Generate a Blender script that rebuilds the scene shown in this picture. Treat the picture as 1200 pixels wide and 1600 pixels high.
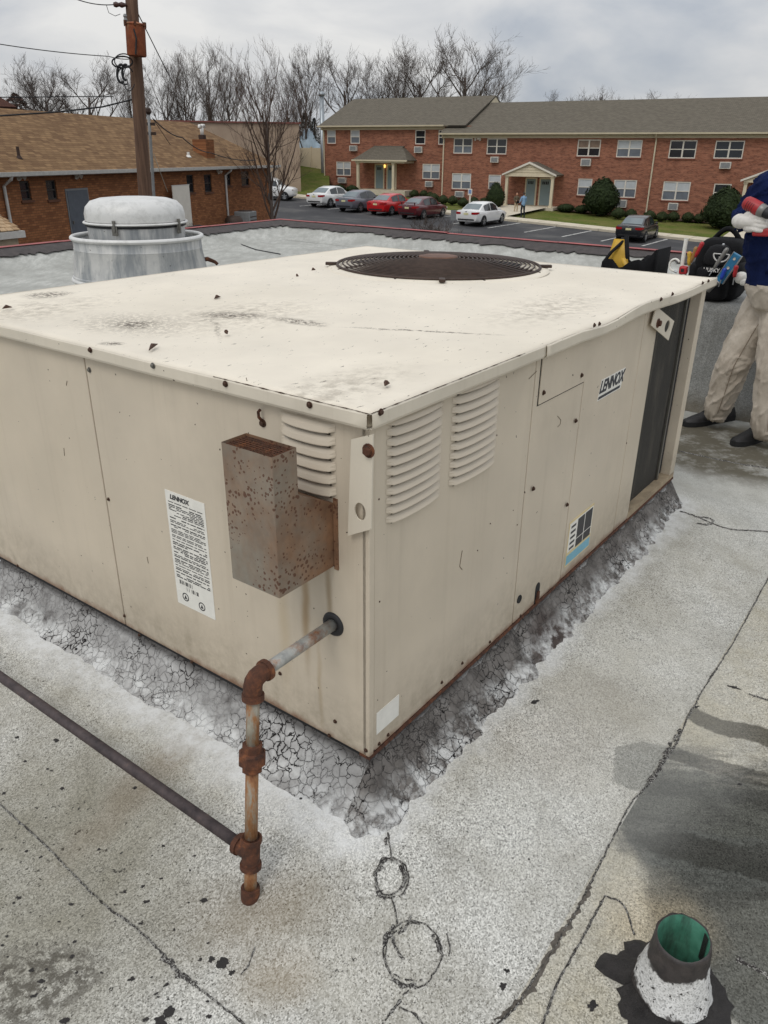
import bpy, bmesh, math, random
from mathutils import Vector, Matrix, noise as mnoise
random.seed(7)
R = math.radians
scene = bpy.context.scene
for o in list(bpy.data.objects): bpy.data.objects.remove(o)
COL = scene.collection

# ------------------------------------------------------------------ camera
CAM_H = 1.55
FPX, CX, CY = 1205.0, 600.0, 800.0          # focal length in photo pixels (1200 x 1600)
def _n(v): return v.normalized()
_VL = Vector((-1201-CX, 222-CY, FPX)); _VR = Vector((1589-CX, 249-CY, FPX))
_up = _n(_VL.cross(_VR))
if _up.y > 0: _up = -_up
_f = Vector((0, 0, 1)); _fh = _n(_f - _up*_f.dot(_up))
_rt = _fh.cross(_up)
if _rt.x < 0: _rt = -_rt
WM = Matrix((_rt, _fh, _up))                 # camera (x right, y down, z forward) -> world
cam_d = bpy.data.cameras.new('camera'); cam = bpy.data.objects.new('camera', cam_d); COL.objects.link(cam)
cam_d.sensor_fit = 'VERTICAL'; cam_d.sensor_height = 36.0; cam_d.lens = 36.0*FPX/1600.0
cam_d.clip_start = 0.02; cam_d.clip_end = 3000
_r = WM @ Vector((1, 0, 0)); _d = WM @ Vector((0, 1, 0)); _fw = WM @ Vector((0, 0, 1))
cam.matrix_world = Matrix(((_r.x, -_d.x, -_fw.x, 0), (_r.y, -_d.y, -_fw.y, 0), (_r.z, -_d.z, -_fw.z, CAM_H), (0, 0, 0, 1)))
scene.camera = cam
scene.render.resolution_x = 768; scene.render.resolution_y = 1024

# ------------------------------------------------------------------ world: overcast sky
SUN_EL, SUN_AZ = R(52), R(215)               # azimuth clockwise from +Y
world = bpy.data.worlds.new('World'); scene.world = world; world.use_nodes = True
wt = world.node_tree; wn, wl = wt.nodes, wt.links
for n in list(wn): wn.remove(n)
w_out = wn.new('ShaderNodeOutputWorld'); w_bg = wn.new('ShaderNodeBackground'); w_bg.inputs['Strength'].default_value = 0.1
w_sky = wn.new('ShaderNodeTexSky'); w_sky.sky_type = 'NISHITA'; w_sky.sun_disc = False
w_sky.sun_elevation = SUN_EL; w_sky.sun_rotation = SUN_AZ
w_tc = wn.new('ShaderNodeTexCoord'); w_map = wn.new('ShaderNodeMapping'); w_map.inputs['Scale'].default_value = (1.0, 1.0, 2.4)
w_map.inputs['Location'].default_value = (0.33, 0.1, 0.25)
w_no = wn.new('ShaderNodeTexNoise'); w_no.inputs['Scale'].default_value = 4.2; w_no.inputs['Detail'].default_value = 7; w_no.inputs['Roughness'].default_value = 0.5
w_no.inputs['Distortion'].default_value = 0.35
w_rp = wn.new('ShaderNodeValToRGB')
def s2l(r, g, b):
    f = lambda c: (c/255/12.92) if c/255 <= .04045 else ((c/255+.055)/1.055)**2.4
    return (f(r), f(g), f(b))
for i, (p, c) in enumerate([(0.34, s2l(172, 180, 192)), (0.45, s2l(197, 201, 207)), (0.54, s2l(215, 216, 218)), (0.68, s2l(236, 235, 233))]):
    e = w_rp.color_ramp.elements[i] if i < 2 else w_rp.color_ramp.elements.new(p)
    e.position = p; e.color = (*c, 1)
w_sep = wn.new('ShaderNodeSeparateXYZ')
w_mx0 = wn.new('ShaderNodeMath'); w_mx0.operation = 'MAXIMUM'; w_mx0.inputs[1].default_value = 0.0
w_gr = wn.new('ShaderNodeMath'); w_gr.operation = 'MULTIPLY_ADD'; w_gr.inputs[1].default_value = 9.0; w_gr.inputs[2].default_value = 8.6   # overcast: brighter overhead
w_mul = wn.new('ShaderNodeVectorMath'); w_mul.operation = 'SCALE'
w_mix = wn.new('ShaderNodeMix'); w_mix.data_type = 'RGBA'; w_mix.inputs['Factor'].default_value = 0.95
wl.new(w_tc.outputs['Generated'], w_map.inputs['Vector']); wl.new(w_map.outputs['Vector'], w_no.inputs['Vector'])
wl.new(w_no.outputs['Fac'], w_rp.inputs['Fac']); wl.new(w_tc.outputs['Generated'], w_sep.inputs[0])
wl.new(w_sep.outputs['Z'], w_mx0.inputs[0]); wl.new(w_mx0.outputs[0], w_gr.inputs[0])
wl.new(w_rp.outputs['Color'], w_mul.inputs[0]); wl.new(w_gr.outputs[0], w_mul.inputs['Scale'])
wl.new(w_sky.outputs['Color'], w_mix.inputs['A']); wl.new(w_mul.outputs[0], w_mix.inputs['B'])
wl.new(w_mix.outputs['Result'], w_bg.inputs['Color']); wl.new(w_bg.outputs[0], w_out.inputs[0])

sun_d = bpy.data.lights.new('sun', 'SUN'); sun_d.energy = 0.9; sun_d.angle = R(25); sun_d.color = (1.0, 0.96, 0.9)
sun = bpy.data.objects.new('sun', sun_d); COL.objects.link(sun)
_sd = Vector((math.sin(SUN_AZ)*math.cos(SUN_EL), math.cos(SUN_AZ)*math.cos(SUN_EL), math.sin(SUN_EL)))
sun.rotation_euler = _sd.to_track_quat('Z', 'Y').to_euler()
vs = scene.view_settings; vs.view_transform = 'Standard'; vs.look = 'None'; vs.exposure = 0.0; vs.gamma = 1.0; vs.use_curve_mapping = False

# ------------------------------------------------------------------ layout helpers: photo pixel -> point on a real plane of the place
CAM_P = Vector((0, 0, CAM_H))
def ray(x, y): return _n(WM @ Vector((x-CX, y-CY, FPX)))
def on_z(x, y, z=0.0):
    d = ray(x, y); return CAM_P + d*((z-CAM_H)/d.z)
def on_plane(x, y, p0, nrm):
    d = ray(x, y); return CAM_P + d*((Vector(p0)-CAM_P).dot(nrm)/d.dot(nrm))
def at_dist(x, y, r):
    d = ray(x, y); return CAM_P + d*(r/math.hypot(d.x, d.y))
GA, GB, GC = -0.0265, 0.0323, -4.43          # sloping ground of the neighbourhood
def gz(x, y): return GA*x + GB*y + GC
def on_ground(x, y):
    d = ray(x, y); return CAM_P + d*((GC-CAM_H)/(d.z-GA*d.x-GB*d.y))

# ------------------------------------------------------------------ materials
class NT:
    def __init__(self, m):
        m.use_nodes = True; self.m = m; self.t = m.node_tree; self.n = self.t.nodes; self.l = self.t.links
        self.b = self.n['Principled BSDF']; self.tc = self.n.new('ShaderNodeTexCoord')
    def put(self, sock, v):
        if isinstance(v, bpy.types.NodeSocket): self.l.new(v, sock)
        elif isinstance(v, (int, float)) and sock.type == 'RGBA': sock.default_value = (v, v, v, 1)
        elif isinstance(v, (tuple, list)) and sock.type == 'RGBA': sock.default_value = (*v[:3], 1)
        else: sock.default_value = v
    def vec(self, scale=(1, 1, 1), kind='Object', loc=(0, 0, 0), rot=(0, 0, 0)):
        mp = self.n.new('ShaderNodeMapping'); mp.inputs['Scale'].default_value = scale; mp.inputs['Location'].default_value = loc; mp.inputs['Rotation'].default_value = rot
        self.l.new(self.tc.outputs[kind], mp.inputs['Vector']); return mp.outputs['Vector']
    def noise(self, scale, detail=3, rough=.5, vec=None, dist=0, out='Fac'):
        x = self.n.new('ShaderNodeTexNoise'); x.inputs['Scale'].default_value = scale; x.inputs['Detail'].default_value = detail
        x.inputs['Roughness'].default_value = rough; x.inputs['Distortion'].default_value = dist
        self.l.new(vec or self.tc.outputs['Object'], x.inputs['Vector']); return x.outputs[out]
    def voro(self, scale, feature='F1', out='Distance', vec=None, rnd=1):
        x = self.n.new('ShaderNodeTexVoronoi'); x.feature = feature; x.inputs['Scale'].default_value = scale; x.inputs['Randomness'].default_value = rnd
        self.l.new(vec or self.tc.outputs['Object'], x.inputs['Vector']); return x.outputs[out]
    def ramp(self, fac, stops, interp='LINEAR'):
        x = self.n.new('ShaderNodeValToRGB'); x.color_ramp.interpolation = interp
        while len(x.color_ramp.elements) < len(stops): x.color_ramp.elements.new(.5)
        for e, (p, c) in zip(x.color_ramp.elements, stops):
            e.position = p; e.color = (c, c, c, 1) if isinstance(c, (int, float)) else (*c[:3], 1)
        self.put(x.inputs['Fac'], fac); return x.outputs['Color']
    def mix(self, fac, a, b, mode='MIX'):
        x = self.n.new('ShaderNodeMix'); x.data_type = 'RGBA'; x.blend_type = mode
        self.put(x.inputs['Factor'], fac); self.put(x.inputs['A'], a); self.put(x.inputs['B'], b); return x.outputs['Result']
    def math(self, op, a, b=0.0, c=None, clamp=False):
        x = self.n.new('ShaderNodeMath'); x.operation = op; x.use_clamp = clamp
        self.put(x.inputs[0], a); self.put(x.inputs[1], b)
        if c is not None: self.put(x.inputs[2], c)
        return x.outputs[0]
    def vadd(self, a, b, scale=1.0):
        s = self.n.new('ShaderNodeVectorMath'); s.operation = 'SCALE'; self.l.new(b, s.inputs[0]); s.inputs['Scale'].default_value = scale
        x = self.n.new('ShaderNodeVectorMath'); x.operation = 'ADD'; self.l.new(a, x.inputs[0]); self.l.new(s.outputs[0], x.inputs[1]); return x.outputs[0]
    def blob(self, c, rx, ry, ang=0.0, soft=.5, vec=None):
        """0..1 mask of a stain centred at c (object space x, y), radii rx, ry"""
        v = vec or self.tc.outputs['Object']
        mp = self.n.new('ShaderNodeMapping'); mp.vector_type = 'TEXTURE'
        mp.inputs['Location'].default_value = (c[0], c[1], c[2] if len(c) > 2 else 0); mp.inputs['Rotation'].default_value = (0, 0, ang)
        mp.inputs['Scale'].default_value = (rx, ry, 1000 if len(c) < 3 else rx)
        self.l.new(v, mp.inputs['Vector'])
        ln = self.n.new('ShaderNodeVectorMath'); ln.operation = 'LENGTH'; self.l.new(mp.outputs[0], ln.inputs[0])
        return self.ramp(ln.outputs['Value'], [(max(0, 1-soft), 1.0), (1.0, 0.0)], 'EASE')
    def bump(self, h, strength=.3, dist=.01):
        x = self.n.new('ShaderNodeBump'); x.inputs['Strength'].default_value = strength; x.inputs['Distance'].default_value = dist
        self.l.new(h, x.inputs['Height']); self.l.new(x.outputs[0], self.b.inputs['Normal'])
    def out(self, col=None, rough=.6, metal=0.0, spec=None):
        if col is not None: self.put(self.b.inputs['Base Color'], col)
        self.put(self.b.inputs['Roughness'], rough); self.put(self.b.inputs['Metallic'], metal)
        if spec is not None: self.b.inputs['Specular IOR Level'].default_value = spec
MATS = {}
def newmat(name): 
    m = bpy.data.materials.new(name); MATS[name] = m; return NT(m)
def plain(name, col, rough=.6, metal=0.0, var=.12, scale=6, bump=0.0, spec=None, detail=4):
    """plain paint with a little uneven tone"""
    if name in MATS: return MATS[name]
    t = newmat(name); n = t.noise(scale, detail, .6)
    lo = tuple(c*(1-var) for c in col); hi = tuple(min(1, c*(1+var)) for c in col)
    t.out(t.ramp(n, [(.3, lo), (.7, hi)]), rough, metal, spec)
    if bump: t.bump(t.noise(scale*12, 3, .6), bump, .004)
    return t.m

# ------------------------------------------------------------------ mesh helpers
class MB:
    def __init__(self): self.v = []; self.f = []; self.mi = []; self.cur = 0
    def add(self, vs, fs):
        o = len(self.v); self.v += [tuple(p) for p in vs]
        for f in fs: self.f.append(tuple(i+o for i in f)); self.mi.append(self.cur)
    def box(self, x0, x1, y0, y1, z0, z1, M=None):
        p = [Vector((x, y, z)) for z in (z0, z1) for y in (y0, y1) for x in (x0, x1)]
        if M is not None: p = [M @ q for q in p]
        self.add(p, [(0, 2, 3, 1), (4, 5, 7, 6), (0, 1, 5, 4), (2, 6, 7, 3), (0, 4, 6, 2), (1, 3, 7, 5)]); return self
    def prism(self, poly, a, b):
        """poly: list of points (3D); extruded along vector b-a applied"""
        n = len(poly); d = Vector(b)-Vector(a)
        p = [Vector(q) for q in poly]; p += [q+d for q in p[:n]]
        self.add(p, [tuple(range(n))[::-1], tuple(range(n, 2*n))] + [(i, (i+1) % n, n+(i+1) % n, n+i) for i in range(n)]); return self
    def tube(self, pts, rad, sides=8, caps=True, squash=None):
        pts = [Vector(p) for p in pts]; n = len(pts)
        rad = rad if isinstance(rad, (list, tuple)) else [rad]*n
        vs = []; T = (pts[1]-pts[0]).normalized()
        ref = Vector((0, 0, 1)) if abs(T.z) < .9 else Vector((1, 0, 0))
        A = T.cross(ref).normalized()
        for i in range(n):
            T = (pts[min(i+1, n-1)]-pts[max(i-1, 0)])
            T = T.normalized() if T.length > 1e-9 else Vector((0, 0, 1))
            A = (A - T*A.dot(T)); A = A.normalized() if A.length > 1e-6 else T.orthogonal().normalized()
            B = T.cross(A)
            for k in range(sides):
                t = 2*math.pi*k/sides; vs.append(pts[i] + (A*math.cos(t) + B*math.sin(t))*rad[i])
        fs = [(i*sides+k, i*sides+(k+1) % sides, (i+1)*sides+(k+1) % sides, (i+1)*sides+k) for i in range(n-1) for k in range(sides)]
        if caps: fs += [tuple(range(sides))[::-1], tuple(range((n-1)*sides, n*sides))]
        self.add(vs, fs); return self
    def lathe(self, prof, seg=32, c=(0, 0, 0), M=None, close=False):
        vs = []; n = len(prof)
        for k in range(seg):
            t = 2*math.pi*k/seg
            for r, z in prof:
                p = Vector((c[0]+r*math.cos(t), c[1]+r*math.sin(t), c[2]+z)); vs.append(M @ p if M is not None else p)
        m = n if close else n-1
        self.add(vs, [(k*n+i, ((k+1) % seg)*n+i, ((k+1) % seg)*n+(i+1) % n, k*n+(i+1) % n) for k in range(seg) for i in range(m)]); return self
    def grid(self, P):
        """P[i][j] points"""
        a, b = len(P), len(P[0]); self.add([q for row in P for q in row], [(i*b+j, i*b+j+1, (i+1)*b+j+1, (i+1)*b+j) for i in range(a-1) for j in range(b-1)]); return self
    def mesh(self, name, mats, smooth=False):
        me = bpy.data.meshes.new(name); me.from_pydata([tuple(q) for q in self.v], [], self.f)
        for m in (mats if isinstance(mats, (list, tuple)) else [mats]): me.materials.append(m)
        me.polygons.foreach_set('material_index', self.mi)
        bm = bmesh.new(); bm.from_mesh(me); bmesh.ops.recalc_face_normals(bm, faces=bm.faces); bm.to_mesh(me); bm.free()
        if smooth: me.shade_smooth()
        me.update(); return me
    def build(self, name, mats, parent=None, smooth=False, bevel=0, loc=None, auto=None):
        o = bpy.data.objects.new(name, self.mesh(name, mats, smooth or auto is not None)); COL.objects.link(o)
        if parent: o.parent = parent
        if loc is not None: o.location = loc
        if auto is not None: o.data.set_sharp_from_angle(angle=R(auto))
        if bevel:
            b = o.modifiers.new('bevel', 'BEVEL'); b.width = bevel; b.segments = 2; b.limit_method = 'ANGLE'
        return o
def empty(name, loc=(0, 0, 0), rz=0.0):
    o = bpy.data.objects.new(name, None); COL.objects.link(o); o.location = loc; o.rotation_euler = (0, 0, rz); o.empty_display_size = .1; return o
def tag(o, label, cat, group=None):
    o['label'] = label; o['category'] = cat
    if group: o['group'] = group
    return o
def struct(o): o['kind'] = 'structure'; return o
def link_copy(src, parent=None, loc=None, rot=None, scale=None, name=None):
    c = src.copy(); COL.objects.link(c); c.parent = parent
    for k in list(c.keys()):
        if k in ('label', 'category', 'group'): del c[k]
    if loc is not None: c.location = loc
    if rot is not None: c.rotation_euler = rot
    if scale is not None: c.scale = scale
    if name: c.name = name
    return c
def text_mesh(name, s, size, mat, parent, M, shear=0.0, extrude=.0006, bold=0.0, sx=1.0):
    cu = bpy.data.curves.new('t', 'FONT'); cu.body = s; cu.size = size; cu.shear = shear; cu.extrude = extrude; cu.offset = bold; cu.align_x = 'CENTER'; cu.align_y = 'CENTER'
    to = bpy.data.objects.new('t', cu); COL.objects.link(to); bpy.context.view_layer.update()
    me = bpy.data.meshes.new_from_object(to.evaluated_get(bpy.context.evaluated_depsgraph_get())); bpy.data.objects.remove(to)
    me.transform(M @ Matrix.Diagonal((sx, 1, 1, 1))); me.materials.clear(); me.materials.append(mat); me.name = name
    o = bpy.data.objects.new(name, me); COL.objects.link(o); o.parent = parent; return o
def fbm(p, o=4): return mnoise.fractal(Vector(p), 1.0, 2.0, o)

# ================================================================== THE FLAT ROOF WE STAND ON
HC = 0.205; MZ = 0.085                       # height of the unit's curb; the deck is built up around it
DR = Vector((.5949, .8038, 0)).normalized(); DL = Vector((-DR.y, DR.x, 0))
UP0 = on_z(575, 1185, HC); UP0.z = 0         # near corner of the unit, at roof level
_d = ray(567, 640); ZT = CAM_H + math.hypot(UP0.x, UP0.y)/math.hypot(_d.x, _d.y)*_d.z
def uloc(p): q = Vector(p)-UP0; return Vector((q.dot(DR), q.dot(DL), q.z))
def uw(u, v, z=0): return UP0 + DR*u + DL*v + Vector((0, 0, z))
def pL(x, y): q = uloc(on_plane(x, y, UP0, DR)); return q.y, q.z      # left face: (v, z)
def pR(x, y): q = uloc(on_plane(x, y, UP0, DL)); return q.x, q.z      # right face: (u, z)
def pT(x, y): q = uloc(on_z(x, y, ZT)); return q.x, q.y               # top: (u, v)

UW = 1.79; UL = pT(1100, 433)[0] - .02
def roof_z(p):
    q = uloc(p); dx = max(-q.x, 0, q.x-UL); dy = max(-q.y, 0, q.y-UW); d = math.hypot(dx, dy)
    k = min(1, max(0, (d-.09)/.40)); return MZ*(1-k*k*(3-2*k)) if d < .49 else 0.0
def on_roof(x, y):
    z = 0.0
    for _ in range(12): p = on_z(x, y, z); z = .5*z+.5*roof_z(p)
    return on_z(x, y, z)
# --- roof membrane material
t = newmat('roof_membrane')
pos = t.tc.outputs['Object']
wob = t.noise(2.3, 4, .6, out='Color'); wpos = t.vadd(t.vadd(pos, wob, .16), t.noise(9, 4, .7, out='Color'), .05)
wob2 = t.noise(14, 4, .7, out='Color'); wpos2 = t.vadd(wpos, wob2, .03)
gr = t.voro(330, out='Color'); gr = t.math('MULTIPLY', gr, 1.0)
gran = t.ramp(gr, [(.0, s2l(74, 72, 69)), (.2, s2l(152, 151, 145)), (.55, s2l(196, 195, 189)), (1.0, s2l(240, 239, 232))])
big = t.noise(1.7, 5, .62)
col = t.mix(t.ramp(big, [(.40, 0.0), (.66, .6)]), gran, s2l(166, 161, 146))
dirt = t.noise(5.5, 6, .75)
col = t.mix(t.ramp(dirt, [(.46, 0.0), (.70, .5)]), col, s2l(128, 124, 112))
# black specks where granules are lost
sp = t.noise(170, 4, .75); spm = t.ramp(t.noise(3.2, 4, .6), [(.35, .645), (.65, .575)])
speck = t.math('GREATER_THAN', sp, spm); col = t.mix(t.math('MULTIPLY', speck, .8), col, s2l(52, 50, 48))
sp2 = t.noise(52, 4, .7); near = None
def gb(px, py, rx, ry, ang=0, soft=.6, v=None):
    c = on_z(px, py, 0); return t.blob((c.x+.105, c.y+.105), rx, ry, ang, soft, v or wpos)
ydir = math.atan2(DR.y, DR.x)
m_left = gb(40, 1380, .60, .62, 0, .75)                       # the grimy, spotted left side
col = t.mix(t.math('MULTIPLY', m_left, t.ramp(t.noise(3.4, 5, .7), [(.3, .45), (.7, .85)])), col, t.mix(.75, s2l(136, 133, 120), t.mix(1.0, gran, s2l(166, 162, 146), 'MULTIPLY')))
sm = t.math('GREATER_THAN', t.math('ADD', sp2, t.math('MULTIPLY', m_left, .075)), .70)
col = t.mix(t.math('MULTIPLY', sm, .85), col, s2l(44, 42, 40))
mud = t.math('MULTIPLY', gb(70, 1520, .2, .1, .2, .5, wpos2), t.ramp(t.noise(40, 4, .7), [(.42, 0.0), (.55, 1.0)]))
col = t.mix(t.math('MULTIPLY', mud, .85), col, s2l(84, 80, 72))
brown = gb(410, 1435, .17, .26, R(85), 1.0)
col = t.mix(t.math('MULTIPLY', brown, .5), col, s2l(118, 102, 74))
brown2 = gb(425, 1545, .09, .14, R(90), .9)
col = t.mix(t.math('MULTIPLY', brown2, .4), col, s2l(136, 116, 82))
trail = gb(250, 1230, .10, .42, ydir+R(90), .9)
col = t.mix(t.math('MULTIPLY', trail, .4), col, s2l(120, 104, 82))
# the sheet right of the long seam is older: yellower, with sharp edged ponding stains
sA, sB = on_z(1200, 905), on_z(800, 1575); sdir = (sB-sA).normalized(); sang = math.atan2(sdir.y, sdir.x)
mp = t.n.new('ShaderNodeMapping'); mp.vector_type = 'TEXTURE'; mp.inputs['Location'].default_value = (sA.x, sA.y, 0); mp.inputs['Rotation'].default_value = (0, 0, sang); t.l.new(pos, mp.inputs['Vector'])
sepS = t.n.new('ShaderNodeSeparateXYZ'); t.l.new(mp.outputs[0], sepS.inputs[0])
right_sheet = t.math('GREATER_THAN', sepS.outputs['Y'], 0.0); lim = t.ramp(sepS.outputs['X'], [(0.0, 0.0), (.02, 1.0)])
col = t.mix(t.math('MULTIPLY', t.math('MULTIPLY', right_sheet, lim), t.ramp(t.noise(4, 5, .7), [(.35, .15), (.65, .7)])), col, t.mix(.7, s2l(186, 178, 156), t.mix(1.0, gran, s2l(214, 204, 178), 'MULTIPLY')))
for (px, py, rx, ry, a, amt, c, sf, rs_) in ((1035, 1195, .135, .11, .2, .62, (112, 113, 109), .12, 0), (1190, 1300, .36, .20, -.1, .9, (86, 88, 86), .14, 1), (1230, 1430, .32, .32, 0, .9, (90, 92, 90), .16, 1), (1120, 1245, .22, .13, 0, .8, (94, 95, 91), .14, 1),
                                    (1150, 1128, .36, .05, -.5, .85, (80, 76, 66), .25, 1), (1175, 1200, .34, .035, -.35, .7, (62, 59, 52), .25, 1), (1030, 1420, .17, .16, 0, .35, (200, 182, 150), .8, 1), (1135, 1335, .24, .05, -.4, .8, (58, 58, 55), .25, 1),
                                    (930, 1110, .3, .22, .3, .4, (152, 144, 130), .8, 0), (850, 1180, .28, .2, .3, .28, (156, 144, 128), .8, 0)):
    mk = t.math('MULTIPLY', gb(px, py, rx, ry, a, sf, wpos2), amt)
    if rs_: mk = t.math('MULTIPLY', mk, right_sheet)
    col = t.mix(mk, col, t.mix(.9, s2l(*c), t.mix(1.0, gran, s2l(*[min(255, q*1.22) for q in c]), 'MULTIPLY')))
strk = t.noise(1, 6, .75, t.vec((3.2, 13, 1), rot=(0, 0, .45)))
dk = t.math('MULTIPLY', gb(1180, 1290, .46, .42, 0, .6), t.ramp(strk, [(.44, 0.0), (.56, .85)]))
dk = t.math('MULTIPLY', dk, right_sheet)
col = t.mix(dk, col, t.mix(.85, s2l(50, 50, 48), t.mix(1.0, gran, s2l(92, 92, 89), 'MULTIPLY')))
white = t.blob((uw(.9, -.45).x, uw(.9, -.45).y), 1.1, .34, ydir, .5, wpos)
col = t.mix(t.math('MULTIPLY', white, .12), col, s2l(226, 227, 223))
# brushed white coating round the unit's flashing
mp = t.n.new('ShaderNodeMapping'); mp.vector_type = 'TEXTURE'; mp.inputs['Location'].default_value = tuple(UP0 + DR*(UL/2) + DL*(UW/2)); mp.inputs['Rotation'].default_value = (0, 0, ydir); t.l.new(t.vadd(pos, t.noise(16, 4, .7, out='Color'), .07), mp.inputs['Vector'])
sepU = t.n.new('ShaderNodeSeparateXYZ'); t.l.new(mp.outputs[0], sepU.inputs[0])
dx_ = t.math('MAXIMUM', t.math('SUBTRACT', t.math('ABSOLUTE', sepU.outputs['X']), UL/2), 0.0); dy_ = t.math('MAXIMUM', t.math('SUBTRACT', t.math('ABSOLUTE', sepU.outputs['Y']), UW/2), 0.0)
dist = t.math('SQRT', t.math('ADD', t.math('MULTIPLY', dx_, dx_), t.math('MULTIPLY', dy_, dy_)))
feather = t.ramp(t.math('ADD', dist, t.math('MULTIPLY', t.noise(7, 5, .7), .16)), [(.16, 1.0), (.25, 0.0)])
col = t.mix(t.math('MULTIPLY', feather, t.ramp(t.noise(30, 5, .7), [(.3, .35), (.6, .9)])), col, s2l(222, 223, 222))
far = t.blob((0, 0), 5.2, 5.2, 0, .5)
col = t.mix(t.math('SUBTRACT', 1.0, far), col, t.mix(t.ramp(t.noise(1.5, 7, .8), [(.38, 0.0), (.62, .85)]), t.mix(t.ramp(t.noise(1, 6, .8, t.vec((9, 2.5, 1), rot=(0, 0, .6))), [(.42, 0.0), (.6, .6)]), s2l(190, 190, 184), s2l(146, 146, 140)), s2l(152, 152, 146)))
damp = t.blob((on_z(1150, 690).x, on_z(1150, 690).y), .95, .62, -.55, .4, wpos2)
col = t.mix(t.math('MULTIPLY', damp, t.ramp(t.noise(6, 5, .75), [(.30, .25), (.52, .92)])), col, s2l(84, 78, 64))
t.out(col, .92, 0, .2)
t.bump(t.math('ADD', t.math('MULTIPLY', gr, .7), t.math('MULTIPLY', t.noise(9, 4, .6), 1.4)), .55, .0035)
M_ROOF = t.m
tt = newmat('tar_thin'); tn = tt.noise(230, 3, .7); tn2 = tt.noise(30, 4, .7); tt.out(tt.mix(tt.ramp(tt.math('ADD', tn, tt.math('MULTIPLY', tn2, .35)), [(.68, 0.0), (.74, .8)]), s2l(50, 47, 45), s2l(168, 166, 160)), .85); tt.bump(tn, .6, .003); M_TARTHIN = tt.m
M_TAR = plain('tar_black', s2l(44, 41, 40), .45, 0, .4, 40, 1.0)
M_TARBROWN = plain('tar_band', s2l(60, 53, 51), .7, 0, .35, 9, .8)
M_RED = plain('red_edge_metal', s2l(150, 72, 70), .6, 0, .25, 3)
M_DARK = plain('dark_interior', (.012, .012, .013), .8, 0, .2)

# --- roof edges: the far corner of the building with its low parapet
ZP = .25
PC = on_z(438, 344, ZP); PA = on_z(0, 389, ZP); PB = on_z(1060, 397, ZP)
dirA = (PA-PC).normalized(); dirB = (PB-PC).normalized()
A2 = PC + dirA*34; B2 = PC + dirB*26
# roof sheet: fine near the camera, one piece
def inside(p, q0, d, off):
    return q0 + off
nA = Vector((-dirA.y, dirA.x, 0)); nA = nA if nA.dot(dirB) > 0 else -nA     # inward normals
nB = Vector((-dirB.y, dirB.x, 0)); nB = nB if nB.dot(dirA) > 0 else -nB
mb = MB()
ring = [A2, PC, B2, B2 + nB*34, A2 + nA*34]
def flat(p, z=0): return Vector((p.x, p.y, z))
N = 60
P = [[None]*(N+1) for _ in range(N+1)]
for i in range(N+1):
    for j in range(N+1):
        a = (i/N); b = (j/N)
        q = PC + dirA*(a*34) + dirB*(b*26); dA = abs((q-PC).dot(nA)); dB = abs((q-PC).dot(nB))
        z = 0.006*fbm((q.x*.35, q.y*.35, 3), 3) if min(dA, dB) > .7 else 0
        if (q - UP0).length < 5: z = 0
        P[i][j] = flat(q, z)
mb.grid(P); roof = mb.build('roof_deck', M_ROOF, smooth=True); struct(roof)
mb = MB(); nx = ny = 0
ux = [-.52+.035*i for i in range(int((UL+1.04)/.035)+2)]; vx = [-.52+.035*i for i in range(int((UW+1.04)/.035)+2)]
P = []
for a in ux:
    row = []
    for b in vx: q = uw(a, b); row.append(flat(q, roof_z(q)+.0012))
    P.append(row)
mb.grid(P).build('tapered_build_up', M_ROOF, roof, smooth=True)
# building below the roof
t = newmat('own_building_wall'); t.out(t.ramp(t.noise(3, 4), [(.3, s2l(120, 84, 66)), (.7, s2l(142, 98, 76))]), .9)
mb = MB(); own = [flat(p + (PC-p).normalized()*0, -.02) for p in (A2, PC, B2, PC + dirA*34 + dirB*26)]
lo = [flat(p, -6.5) for p in own]
mb.add(own+lo, [(i, (i+1) % 4, 4+(i+1) % 4, 4+i) for i in range(4)])
wall_own = mb.build('outer_wall', t.m, roof)
# sloped granulated flashing up to the edge, tar band, red metal edge
def edge_run(p, d, nin, L, seed, n=90, L0=0.0):
    fl, band = [], []
    rnd = random.Random(seed)
    for i in range(n+1):
        s = L0 + (L-L0)*i/n; q = p + d*s
        j = .05*fbm((s*1.3, seed, 0), 4) + .055*fbm((s*9.5, seed, 4), 4)
        wav = .02*fbm((s*.9, 2, seed), 3)
        fl.append([flat(q + nin*(o + .1*wav), z + wav*(0 if k == 0 else .7)) for k, (o, z) in enumerate(((.95, .002), (.62, .045), (.36, .13), (.2, .19), (.04, .235)))])
        w = max(.08, .30 + 1.5*j)
        band.append([flat(q + nin*o, z) for o, z in ((w, .245 - .36*(w-.04)*.92 + .02 + wav*.7), (w*.5, .25 - .16*(w-.04) + .025 + wav*.7), (.03, .262))])
    a = MB().grid(fl).build('edge_flashing', M_ROOF, roof, smooth=True)
    b = MB().grid(band).build('tar_band', M_TARBROWN, roof, smooth=True)
    m = MB()
    for i in range(0, n, 18):
        s0 = L0 + (L-L0)*i/n; s1 = L0 + (L-L0)*min(n, i+18)/n - .006
        q0 = p + d*s0; q1 = p + d*s1; h = .004*((i//18) % 4)
        m.add([flat(q0 - nin*.06, .275+h), flat(q1 - nin*.06, .275+h), flat(q1 + nin*.04, .268+h), flat(q0 + nin*.04, .268+h), flat(q0 - nin*.06, .12), flat(q1 - nin*.06, .12)], [(0, 1, 2, 3), (0, 4, 5, 1)])
    m.build('edge_metal', M_RED, roof)
edge_run(PC, dirA, nA, 26, 3, n=420, L0=-.05); edge_run(PC, dirB, nB, 22, 8, n=360, L0=-.05)

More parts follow.
